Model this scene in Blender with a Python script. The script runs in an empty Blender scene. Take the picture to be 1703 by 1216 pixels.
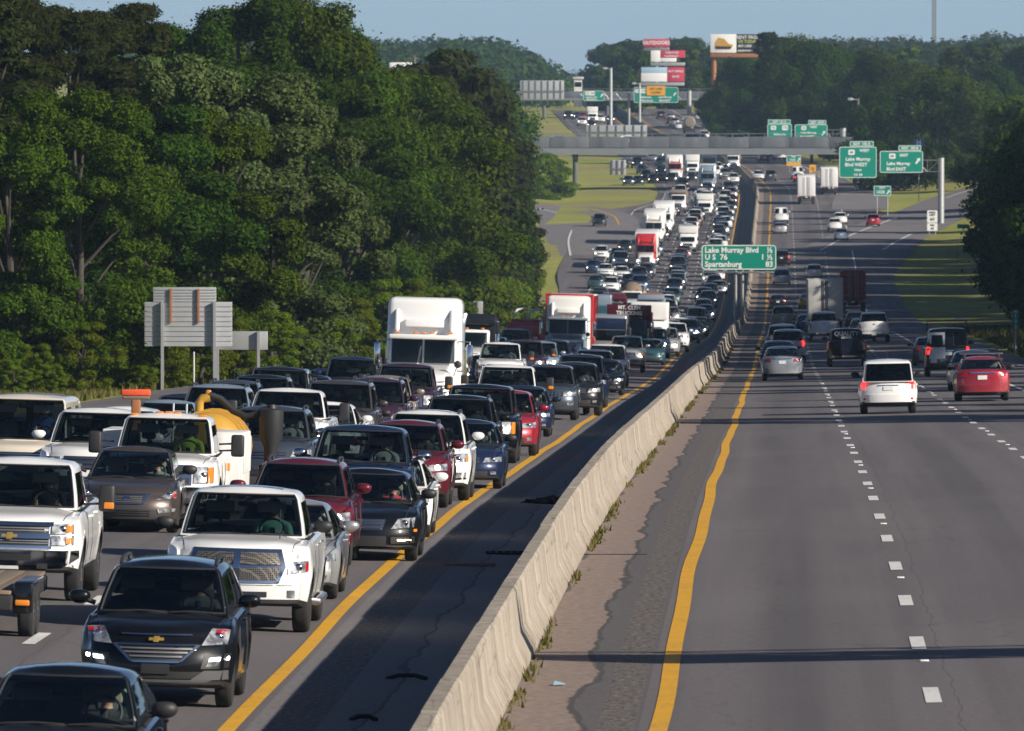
import bpy, bmesh, math, random
from mathutils import Vector, Matrix
from mathutils.bvhtree import BVHTree
random.seed(7)
C = bpy.context.scene.collection
SC = bpy.context.scene
R = math.radians
# ---------------------------------------------------------------- camera, sky, sun, exposure
CAMZ, FPX, CX, CY, Y0 = 8.5, 17000.0, 851.5, 608.0, 120.0
cam = bpy.data.cameras.new('camera'); cam_o = bpy.data.objects.new('camera', cam); C.objects.link(cam_o)
cam.sensor_width = 36.0; cam.lens = 36.0 * FPX / 1703.0
cam.clip_start = 1.0; cam.clip_end = 30000.0
cam_o.location = (0, 0, CAMZ)
cam_o.rotation_euler = (R(90) - math.atan((CY - Y0) / FPX), 0, 0)
cam.dof.use_dof = True; cam.dof.focus_distance = 200.0; cam.dof.aperture_fstop = 11.0
SC.camera = cam_o
SUN_EL, SUN_BACK = R(25.0), R(31.0)          # elevation; how far behind the line square to the view
sdir = Vector((math.cos(SUN_EL) * math.cos(SUN_BACK), -math.cos(SUN_EL) * math.sin(SUN_BACK), math.sin(SUN_EL)))
world = bpy.data.worlds.new('World'); SC.world = world; world.use_nodes = True
wn = world.node_tree; wn.nodes.clear()
sky = wn.nodes.new('ShaderNodeTexSky'); sky.sky_type = 'NISHITA'; sky.sun_disc = False
sky.sun_elevation = SUN_EL; sky.sun_rotation = math.atan2(sdir.x, sdir.y)
sky.air_density = 0.42; sky.dust_density = 0.4; sky.ozone_density = 1.7; sky.altitude = 300
bg = wn.nodes.new('ShaderNodeBackground'); bg.inputs[1].default_value = 0.072
wo = wn.nodes.new('ShaderNodeOutputWorld')
wn.links.new(sky.outputs[0], bg.inputs[0]); wn.links.new(bg.outputs[0], wo.inputs[0])
sun = bpy.data.lights.new('sun', 'SUN'); sun.energy = 5.0; sun.angle = R(0.5); sun.color = (1.0, 0.92, 0.80)
sun_o = bpy.data.objects.new('sun', sun); C.objects.link(sun_o)
sun_o.rotation_euler = sdir.to_track_quat('Z', 'Y').to_euler(); sun_o.location = (60, -40, 60)
SC.view_settings.view_transform = 'Standard'; SC.view_settings.look = 'None'
SC.view_settings.exposure = 0.42; SC.view_settings.gamma = 1.0; SC.view_settings.use_curve_mapping = False
try:
    SC.cycles.max_bounces = 8; SC.cycles.transparent_max_bounces = 16; SC.cycles.volume_bounces = 0
    SC.cycles.use_denoising = True
except Exception: pass
# ---------------------------------------------------------------- small numeric helpers
def pchip(xs, ys):
    n = len(xs); h = [xs[i+1]-xs[i] for i in range(n-1)]; dl = [(ys[i+1]-ys[i])/h[i] for i in range(n-1)]
    m = [dl[0]] + [0 if dl[i-1]*dl[i] <= 0 else 2*dl[i-1]*dl[i]/(dl[i-1]+dl[i]) for i in range(1, n-1)] + [dl[-1]]
    def f(x):
        if x <= xs[0]: return ys[0] + m[0]*(x-xs[0])*0.0
        if x >= xs[-1]: return ys[-1]
        lo, hi = 0, n-1
        while hi-lo > 1:
            mid = (lo+hi)//2
            if xs[mid] <= x: lo = mid
            else: hi = mid
        t = (x-xs[lo])/h[lo]; t2 = t*t; t3 = t2*t
        return (2*t3-3*t2+1)*ys[lo] + (t3-2*t2+t)*h[lo]*m[lo] + (-2*t3+3*t2)*ys[hi] + (t3-t2)*h[lo]*m[hi]
    return f
def lerp(a, b, t): return a+(b-a)*t
def clamp(x, a, b): return a if x < a else b if x > b else x
def smooth(a, b, x):
    t = clamp((x-a)/(b-a), 0, 1); return t*t*(3-2*t)
# ---------------------------------------------------------------- the lie of the land (metres; +Y away, +X right)
_zk = [(30,6.85),(90,6.95),(115.7,7.12),(152,7.42),(189,7.94),(225.4,8.66),(262,9.45),(298.6,10.24),(335,11.0),(396,12.3),(470,14.0),
       (540,15.5),(634,17.1),(740,19.1),(841,21.2),(940,22.8),(1036,23.5),(1130,23.0),(1280,21.0),(1500,18.9),(1655,17.2),(1720,16.3),
       (1900,13.9),(2050,12.3),(2200,10.4),(2400,8.7),(2600,9.0),(3000,9.0),(4000,7.0),(9000,6.0)]
_hz = pchip([k[0] for k in _zk], [k[1] for k in _zk])
def zR(d): return CAMZ - _hz(d)
_xk = [(1500,37.98),(1600,39.9),(1700,39.9),(1800,37.8),(1900,34.6),(2050,30.2),(2200,28.0),(2400,26.5),(2700,26),(9000,26)]
_xc = pchip([k[0] for k in _xk], [k[1] for k in _xk])
def Xc(d): return -1.32 + .0262*d if d < 1500 else _xc(d)      # yellow line of the right carriageway
_dr = pchip([0,600,700,850,950,1050,1150,1300,3000],[.5,.5,.75,1.0,1.3,1.2,.7,.5,.5])
def sep(d): return 5.1 - .4*smooth(880, 1100, d)               # between the two yellow lines
def zroad(u, d):                                               # u measured from that line
    s = sep(d); z = zR(d)
    if u > 0: return z + .02*min(u, 30)*(1-smooth(700, 1100, d)*.6)
    if u > -2.1: return z
    k = .03*(1-smooth(500, 1000, d)*.7)
    return z - _dr(d) + k*min(max(-u-s, -2), 16)
def P3(u, d, dz=0.0): return Vector((Xc(d)+u, d, zroad(u, d)+dz))
def to_px(p):
    return (CX + FPX*p[0]/p[1], Y0 + FPX*(CAMZ-p[2])/p[1])
def find(x, y, h=0.0):
    """point on the road/verge that the photograph shows at (x, y), h metres above the surface"""
    lo, hi = (60.0 if h < 2.4 else 300.0), 2450.0
    best = None
    def g(d): return to_px((0, d, zroad((x-CX)*d/FPX - Xc(d), d)+h))[1]-y
    d = lo; prev = g(d); step = 4
    while d < hi:
        d2 = d+step; cur = g(d2)
        if prev > 0 >= cur:
            a, b = d, d2
            for _ in range(30):
                m = (a+b)/2
                if g(m) > 0: a = m
                else: b = m
            best = a; break
        prev = cur; d = d2
    if best is None: best = 1000.0; print('NOT FOUND', x, y, h)
    X = (x-CX)*best/FPX; u = X-Xc(best)
    return Vector((X, best, zroad(u, best))), u
def slope(d): return (zR(d+3)-zR(d-3))/6
def heading(d): return (Xc(d+3)-Xc(d-3))/6
# ---------------------------------------------------------------- materials
M = {}
def nodes(name):
    m = bpy.data.materials.new(name); m.use_nodes = True; nt = m.node_tree
    return m, nt, nt.nodes['Principled BSDF']
def pbr(name, col, rough=.5, metal=0.0, coat=0.0, emit=None, es=0.0, noise=None, spec=.5):
    m, nt, b = nodes(name)
    b.inputs['Base Color'].default_value = (*col, 1); b.inputs['Roughness'].default_value = rough
    b.inputs['Metallic'].default_value = metal; b.inputs['Coat Weight'].default_value = coat
    b.inputs['Coat Roughness'].default_value = .06; b.inputs['Specular IOR Level'].default_value = spec
    if emit: b.inputs['Emission Color'].default_value = (*emit, 1); b.inputs['Emission Strength'].default_value = es
    if noise:
        sc, amt = noise
        tc = nt.nodes.new('ShaderNodeTexCoord'); n = nt.nodes.new('ShaderNodeTexNoise'); n.inputs['Scale'].default_value = sc; n.inputs['Detail'].default_value = 6
        mx = nt.nodes.new('ShaderNodeMix'); mx.data_type = 'RGBA'; mx.inputs[6].default_value = tuple(c*(1-amt) for c in col)+(1,); mx.inputs[7].default_value = tuple(min(1, c*(1+amt)) for c in col)+(1,)
        nt.links.new(tc.outputs['Object'], n.inputs['Vector']); nt.links.new(n.outputs['Fac'], mx.inputs[0]); nt.links.new(mx.outputs[2], b.inputs['Base Color'])
    M[name] = m; return m
def paint(name, col, metal=0.0, rough=.32, dirt=.12):
    """car paint under clear coat, with faint dust low on the body"""
    m, nt, b = nodes('paint_'+name); L = nt.links
    tc = nt.nodes.new('ShaderNodeTexCoord'); n = nt.nodes.new('ShaderNodeTexNoise'); n.inputs['Scale'].default_value = 2.2; n.inputs['Detail'].default_value = 7
    sx = nt.nodes.new('ShaderNodeSeparateXYZ'); L.new(tc.outputs['Object'], sx.inputs[0]); L.new(tc.outputs['Object'], n.inputs['Vector'])
    mr = nt.nodes.new('ShaderNodeMapRange'); mr.inputs[1].default_value = .75; mr.inputs[2].default_value = .2; mr.inputs[3].default_value = .1; mr.inputs[4].default_value = 1
    L.new(sx.outputs[2], mr.inputs[0])
    mu = nt.nodes.new('ShaderNodeMath'); mu.operation = 'MULTIPLY'; L.new(mr.outputs[0], mu.inputs[0]); L.new(n.outputs['Fac'], mu.inputs[1])
    m2 = nt.nodes.new('ShaderNodeMath'); m2.operation = 'MULTIPLY'; m2.inputs[1].default_value = (dirt if sum(col) > .25 else .02)*2.2; L.new(mu.outputs[0], m2.inputs[0])
    mx = nt.nodes.new('ShaderNodeMix'); mx.data_type = 'RGBA'; mx.inputs[6].default_value = (*col, 1); mx.inputs[7].default_value = (.23, .2, .17, 1)
    L.new(m2.outputs[0], mx.inputs[0]); L.new(mx.outputs[2], b.inputs['Base Color'])
    ro = nt.nodes.new('ShaderNodeMath'); ro.operation = 'MULTIPLY_ADD'; ro.inputs[1].default_value = .8; ro.inputs[2].default_value = rough; L.new(m2.outputs[0], ro.inputs[0]); L.new(ro.outputs[0], b.inputs['Roughness'])
    b.inputs['Specular IOR Level'].default_value = .12 if sum(col) < .3 else .4
    b.inputs['Metallic'].default_value = metal; b.inputs['Coat Weight'].default_value = .85; b.inputs['Coat Roughness'].default_value = .05
    M[name] = m; return m
for nm, col, me in [('white',(.80,.80,.79),0),('cream',(.66,.6,.5),0),('black',(.004,.005,.007),0),('navy',(.012,.022,.06),.2),('blue',(.02,.06,.16),.3),('grey',(.17,.18,.19),.5),
                    ('silver',(.46,.47,.48),.6),('bronze',(.09,.075,.068),.5),('maroon',(.11,.012,.022),.2),('red',(.32,.012,.03),.2),('brightred',(.48,.015,.02),0),('slate',(.06,.075,.10),.4),
                    ('teal',(.03,.09,.11),.2),('tan',(.3,.25,.19),.3),('yellow',(.62,.4,.03),0),('orange',(.6,.18,.02),0),('paleblue',(.3,.38,.46),.4),('plum',(.05,.02,.045),.3),('charcoal',(.014,.015,.018),.2)]:
    paint(nm, col, me)
pbr('rubber', (.018,.018,.019), .85, noise=(9,.35)); pbr('plastic', (.022,.022,.024), .55); pbr('trim_grey', (.09,.09,.095), .6)
pbr('chrome', (.72,.73,.75), .1, 1.0); pbr('alloy', (.5,.5,.5), .28, .9); pbr('steel', (.36,.36,.36), .45, .8, noise=(6,.2)); pbr('galv', (.42,.43,.43), .5, .55, noise=(2,.18))
pbr('interior', (.02,.02,.022), .8); pbr('seat_tan', (.26,.22,.17), .8); pbr('seat_grey', (.09,.09,.095), .85); pbr('amber', (.75,.24,.02), .25, coat=.6); pbr('redlens', (.45,.01,.015), .2, coat=.8)
pbr('brake_on', (.6,.02,.02), .3, emit=(1,.03,.02), es=2.2); pbr('plate', (.7,.7,.68), .5); pbr('gold', (.75,.48,.12), .3, .7)
pbr('lamp_on', (1,.95,.85), .3, emit=(1,.9,.74), es=14.0); pbr('drl', (1,1,1), .3, emit=(.85,.92,1), es=9.0); pbr('lamp_warm', (1,.7,.4), .3, emit=(1,.62,.3), es=9.0)
pbr('wood', (.2,.15,.105), .8, noise=(7,.35)); pbr('rust', (.3,.12,.05), .8, noise=(5,.4)); pbr('tank', (.50,.28,.04), .42, coat=.2, noise=(2.2,.18)); pbr('hose', (.02,.02,.02), .6)
pbr('broom', (.75,.09,.03), .8, noise=(40,.4)); pbr('boxwhite', (.72,.71,.69), .5, noise=(1.2,.07)); pbr('boxgrey', (.46,.46,.44), .5, noise=(1.5,.12)); pbr('container', (.2,.028,.03), .55, noise=(1.5,.3))
pbr('signgreen', (.0,.235,.165), .45); pbr('signwhite', (.8,.8,.78), .5); pbr('signyellow', (.75,.36,.02), .5); pbr('signblue', (.03,.12,.42), .5); pbr('signink', (.02,.02,.02), .6); pbr('alum', (.45,.46,.47), .45, .35, noise=(3,.12))
pbr('alum_dark', (.2,.19,.18), .6, .3, noise=(3,.2)); pbr('board_white', (.75,.74,.72), .6); pbr('board_red', (.5,.03,.07), .6); pbr('board_black', (.02,.02,.022), .6); pbr('board_sky', (.35,.5,.62), .6); pbr('board_lime', (.5,.6,.08), .6)
pbr('bark', (.055,.046,.038), .9, noise=(3,.4)); pbr('pole_wood', (.2,.16,.12), .9, noise=(2,.3)); pbr('deadwood', (.3,.24,.19), .9)
pbr('skin', (.5,.27,.18), .55); pbr('skin_dark', (.2,.1,.065), .55); pbr('hair_dark', (.018,.013,.011), .7); pbr('hair_blond', (.4,.27,.12), .7); pbr('hair_brown', (.06,.035,.02), .7); pbr('eye', (.015,.012,.01), .3)
for nm, col in [('shirt_dark',(.02,.022,.028)),('shirt_green',(.2,.5,.36)),('shirt_lime',(.45,.62,.06)),('shirt_red',(.5,.03,.06)),('shirt_white',(.6,.6,.58)),('shirt_blue',(.05,.1,.25)),('shirt_grey',(.16,.16,.17))]: pbr(nm, col, .85)
def glass_mat(name, tint, alpha, rough=.03):
    m = bpy.data.materials.new(name); m.use_nodes = True; nt = m.node_tree; nt.nodes.clear(); L = nt.links
    o = nt.nodes.new('ShaderNodeOutputMaterial'); fr = nt.nodes.new('ShaderNodeFresnel'); fr.inputs[0].default_value = 1.5
    tr = nt.nodes.new('ShaderNodeBsdfTransparent'); tr.inputs[0].default_value = (tint[0]*alpha, tint[1]*alpha, tint[2]*alpha, 1)
    gl = nt.nodes.new('ShaderNodeBsdfGlossy'); gl.inputs['Roughness'].default_value = rough; gl.inputs[0].default_value = (.9,.95,1,1)
    mx = nt.nodes.new('ShaderNodeMixShader'); L.new(fr.outputs[0], mx.inputs[0]); L.new(tr.outputs[0], mx.inputs[1]); L.new(gl.outputs[0], mx.inputs[2]); L.new(mx.outputs[0], o.inputs[0])
    M[name] = m
glass_mat('glass', (.88,1,.97), .86); glass_mat('glass_dark', (.6,.75,.8), .16)
def lens_mat():
    m, nt, b = nodes('lens'); L = nt.links
    tc = nt.nodes.new('ShaderNodeTexCoord'); w = nt.nodes.new('ShaderNodeTexNoise'); w.inputs['Scale'].default_value = 9; L.new(tc.outputs['Object'], w.inputs['Vector'])
    cr = nt.nodes.new('ShaderNodeValToRGB'); cr.color_ramp.elements[0].position = .38; cr.color_ramp.elements[0].color = (.2,.21,.23,1); cr.color_ramp.elements[1].position = .62; cr.color_ramp.elements[1].color = (.7,.71,.72,1)
    L.new(w.outputs['Fac'], cr.inputs[0]); L.new(cr.outputs[0], b.inputs['Base Color'])
    b.inputs['Metallic'].default_value = .5; b.inputs['Roughness'].default_value = .22; b.inputs['Coat Weight'].default_value = 1; b.inputs['Coat Roughness'].default_value = .02
    M['lens'] = m
lens_mat()
def mesh_grille():
    m, nt, b = nodes('mesh_grille'); L = nt.links
    tc = nt.nodes.new('ShaderNodeTexCoord'); v = nt.nodes.new('ShaderNodeTexVoronoi'); v.feature = 'DISTANCE_TO_EDGE'; v.inputs['Scale'].default_value = 38; v.inputs['Randomness'].default_value = .1
    L.new(tc.outputs['Object'], v.inputs['Vector'])
    cr = nt.nodes.new('ShaderNodeValToRGB'); cr.color_ramp.elements[0].position = .08; cr.color_ramp.elements[0].color = (.26,.235,.2,1); cr.color_ramp.elements[1].position = .16; cr.color_ramp.elements[1].color = (.012,.012,.013,1)
    L.new(v.outputs['Distance'], cr.inputs[0]); L.new(cr.outputs[0], b.inputs['Base Color']); b.inputs['Roughness'].default_value = .35; b.inputs['Metallic'].default_value = .5
    M['mesh_grille'] = m
mesh_grille()
# ---------------------------------------------------------------- mesh collecting
class MB:
    def __init__(s): s.v = []; s.f = []; s.m = []
    def add(s, vs, fs, mat=0):
        o = len(s.v); s.v += [tuple(v) for v in vs]; s.f += [tuple(o+i for i in f) for f in fs]; s.m += [mat]*len(fs)
    def join(s, b, mat=None, T=None):
        o = len(s.v); s.v += [tuple(T @ Vector(v)) for v in b.v] if T else b.v
        s.f += [tuple(o+i for i in f) for f in b.f]; s.m += b.m if mat is None else [mat]*len(b.f)
    def box(s, x0, x1, y0, y1, z0, z1, mat=0):
        vs = [(x, y, z) for x in (x0, x1) for y in (y0, y1) for z in (z0, z1)]
        s.add(vs, [(0,1,3,2),(4,6,7,5),(0,4,5,1),(2,3,7,6),(0,2,6,4),(1,5,7,3)], mat)
    def rbox(s, x0, x1, y0, y1, z0, z1, r=.05, mat=0, f=None):
        def ax(a, b): rr = min(r, abs(b-a)*.49); return [a, a+rr*.3, a+rr, b-rr, b-rr*.3, b]
        X, Y, Z = ax(x0, x1), ax(y0, y1), ax(z0, z1); idx = {}; vs = []
        n = 5
        for i in range(6):
            for j in range(6):
                for k in range(6):
                    if 0 < i < n and 0 < j < n and 0 < k < n: continue
                    p = [X[i], Y[j], Z[k]]; c = [clamp(p[0], X[2], X[3]), clamp(p[1], Y[2], Y[3]), clamp(p[2], Z[2], Z[3])]
                    dv = Vector(p)-Vector(c); rr = Vector((X[2]-X[0], Y[2]-Y[0], Z[2]-Z[0]))
                    if dv.length > 1e-9:
                        q = Vector((dv.x/rr.x if rr.x else 0, dv.y/rr.y if rr.y else 0, dv.z/rr.z if rr.z else 0)); m_ = max(abs(q.x), abs(q.y), abs(q.z))
                        q = q.normalized()*m_; p = [c[0]+q.x*rr.x, c[1]+q.y*rr.y, c[2]+q.z*rr.z]
                    if f: p = f(*p)
                    idx[i, j, k] = len(vs); vs.append(tuple(p))
        fs = []
        for a in range(n):
            for b in range(n):
                for e, fl in ((0, 1), (n, 0)):
                    q = [(a, b), (a+1, b), (a+1, b+1), (a, b+1)]
                    for kind in range(3):
                        g = [idx[(e, p, w) if kind == 0 else (p, e, w) if kind == 1 else (p, w, e)] for p, w in q]
                        if (fl and kind != 1) or (not fl and kind == 1): g.reverse()
                        fs.append(tuple(g))
        s.add(vs, fs, mat)
    def tube(s, pts, r, n=8, mat=0, cap=True, taper=None):
        pts = [Vector(p) for p in pts]; vs = []; fs = []
        up = None
        for i, p in enumerate(pts):
            t = (pts[min(i+1, len(pts)-1)]-pts[max(i-1, 0)]).normalized()
            if up is None: up = Vector((0, 0, 1)) if abs(t.z) < .9 else Vector((1, 0, 0))
            a = t.cross(up).normalized(); b = a.cross(t).normalized(); up = b
            rr = r if taper is None else lerp(r, taper, i/(len(pts)-1))
            vs += [p+a*rr*math.cos(2*math.pi*k/n)+b*rr*math.sin(2*math.pi*k/n) for k in range(n)]
        for i in range(len(pts)-1):
            for k in range(n): fs.append((i*n+k, i*n+(k+1) % n, (i+1)*n+(k+1) % n, (i+1)*n+k))
        if cap: fs += [tuple(range(n))[::-1], tuple(range((len(pts)-1)*n, len(pts)*n))]
        s.add(vs, fs, mat)
    def lathe(s, prof, n=20, axis='X', c=(0, 0, 0), mat=0):
        """prof: (offset along axis, radius)"""
        vs = []; fs = []
        for a, r in prof:
            for k in range(n):
                w = 2*math.pi*k/n; e, g = r*math.cos(w), r*math.sin(w)
                vs.append((c[0]+a, c[1]+e, c[2]+g) if axis == 'X' else (c[0]+e, c[1]+a, c[2]+g) if axis == 'Y' else (c[0]+e, c[1]+g, c[2]+a))
        for i in range(len(prof)-1):
            for k in range(n): fs.append((i*n+k, i*n+(k+1) % n, (i+1)*n+(k+1) % n, (i+1)*n+k))
        s.add(vs, fs, mat)
    def ball(s, c, r, nu=10, nv=7, mat=0, f=None):
        vs = []; fs = []
        rx, ry, rz = (r, r, r) if not isinstance(r, tuple) else r
        for i in range(nv+1):
            a = math.pi*i/nv
            for k in range(nu):
                b = 2*math.pi*k/nu; p = (c[0]+rx*math.sin(a)*math.cos(b), c[1]+ry*math.sin(a)*math.sin(b), c[2]+rz*math.cos(a)); vs.append(f(*p) if f else p)
        for i in range(nv):
            for k in range(nu): fs.append((i*nu+k, (i+1)*nu+k, (i+1)*nu+(k+1) % nu, i*nu+(k+1) % nu))
        s.add(vs, fs, mat)
    def mesh(s, name, mats, smooth_deg=40):
        me = bpy.data.meshes.new(name); me.from_pydata(s.v, [], s.f)
        for m in mats: me.materials.append(M[m] if isinstance(m, str) else m)
        if len(mats) > 1: me.polygons.foreach_set('material_index', s.m)
        if smooth_deg:
            me.polygons.foreach_set('use_smooth', [True]*len(me.polygons))
            me.set_sharp_from_angle(angle=R(smooth_deg))
        me.update(); return me
def link(name, data, parent=None, loc=None, rot=None):
    o = bpy.data.objects.new(name, data); C.objects.link(o)
    if parent: o.parent = parent
    if loc is not None: o.location = loc
    if rot is not None: o.rotation_euler = rot
    return o
def tag(o, label=None, cat=None, group=None, kind=None):
    if label: o['label'] = label
    if cat: o['category'] = cat
    if group: o['group'] = group
    if kind: o['kind'] = kind
    return o
def put(name, mb, mats, parent=None, deg=40, loc=None):
    return link(name, mb.mesh(name, [mats] if isinstance(mats, str) else mats, deg), parent, loc)
# ================================================================= vehicles
# local frame: x across (driver's side +x), y along (nose at -y), z up from the road
def sec(zn): # half-width profile of a body side, bottom to shoulder
    k = [(0,.90),(.08,.955),(.22,.975),(.5,1.0),(.78,.99),(.92,.965),(1,.915)]
    for a, b in zip(k, k[1:]):
        if zn <= b[0]: return lerp(a[1], b[1], (zn-a[0])/(b[0]-a[0]))
    return k[-1][1]
SPEC = {
 'sedan': dict(L=4.82,W=1.83,H=1.46,zb=.19,rw=.335,ax=(.93,3.72),deck=[(0,.68),(.06,.75),(.3,.81),(.8,.88),(1.25,.945),(1.7,.97),(3.7,1.02),(4.2,1.06),(4.7,1.05),(4.82,1.0)],cab=(1.2,2.12,3.4,4.3),bow=.34,prof=.12,tum=.70,boot=1),
 'coupe': dict(L=4.7,W=1.8,H=1.42,zb=.18,rw=.33,ax=(.9,3.6),deck=[(0,.68),(.06,.74),(.3,.80),(.8,.87),(1.25,.92),(1.7,.95),(3.6,1.02),(4.2,1.06),(4.6,1.05),(4.7,1.0)],cab=(1.1,2.05,3.1,4.35),bow=.36,prof=.12,tum=.69,boot=1),
 'crossover': dict(L=4.75,W=1.86,H=1.68,zb=.24,rw=.37,ax=(.93,3.68),deck=[(0,.86),(.06,.94),(.3,1.0),(.8,1.06),(1.25,1.11),(1.7,1.12),(3.8,1.17),(4.6,1.2),(4.75,1.16)],cab=(1.15,1.98,4.2,4.68),bow=.38,prof=.17,tum=.71),
 'suv': dict(L=5.0,W=1.95,H=1.8,zb=.27,rw=.39,ax=(.95,3.85),deck=[(0,.95),(.06,1.03),(.3,1.09),(.8,1.14),(1.3,1.18),(1.8,1.19),(4.0,1.22),(4.9,1.24),(5.0,1.2)],cab=(1.25,2.0,4.5,4.93),bow=.33,prof=.14,tum=.745),
 'bigsuv': dict(L=5.2,W=2.03,H=1.92,zb=.3,rw=.41,ax=(1.0,3.96),deck=[(0,1.02),(.06,1.1),(.3,1.15),(.8,1.2),(1.35,1.24),(1.8,1.25),(4.0,1.27),(5.1,1.28),(5.2,1.25)],cab=(1.35,2.0,4.85,5.14),bow=.26,prof=.1,tum=.79),
 'pickup': dict(L=5.85,W=2.03,H=1.94,zb=.37,rw=.41,ax=(1.0,4.62),deck=[(0,1.1),(.06,1.18),(.3,1.245),(.9,1.285),(1.4,1.315),(1.8,1.31),(3.5,1.33),(5.85,1.36)],cab=(1.38,2.08,3.45,3.66),bow=.3,prof=.1,tum=.755,bed=3.7),
 'hdpickup': dict(L=6.0,W=2.05,H=2.02,zb=.42,rw=.43,ax=(1.05,4.75),deck=[(0,1.12),(.06,1.19),(.3,1.25),(.9,1.3),(1.4,1.34),(1.8,1.34),(3.5,1.38),(6.0,1.42)],cab=(1.4,2.05,3.5,3.7),bow=.2,prof=.08,tum=.775,bed=3.75),
 'cargo_van': dict(L=5.6,W=2.02,H=2.1,zb=.3,rw=.38,ax=(.85,4.35),deck=[(0,1.04),(.05,1.12),(.4,1.2),(.75,1.26),(1.0,1.3),(5.5,1.32),(5.6,1.3)],cab=(.72,1.3,5.3,5.55),bow=.22,prof=.08,tum=.82),
 'minivan': dict(L=5.05,W=1.98,H=1.75,zb=.22,rw=.35,ax=(.95,3.95),deck=[(0,.8),(.06,.88),(.3,.95),(.8,1.04),(1.1,1.08),(1.5,1.1),(4.9,1.14),(5.05,1.1)],cab=(.95,1.85,4.6,4.98),bow=.4,prof=.18,tum=.745),
 'hatchback': dict(L=4.25,W=1.76,H=1.64,zb=.23,rw=.33,ax=(.8,3.4),deck=[(0,.82),(.06,.9),(.3,.95),(.8,1.02),(1.05,1.04),(4.1,1.02),(4.25,.98)],cab=(.98,1.6,3.95,4.2),bow=.26,prof=.11,tum=.82),
}
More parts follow.
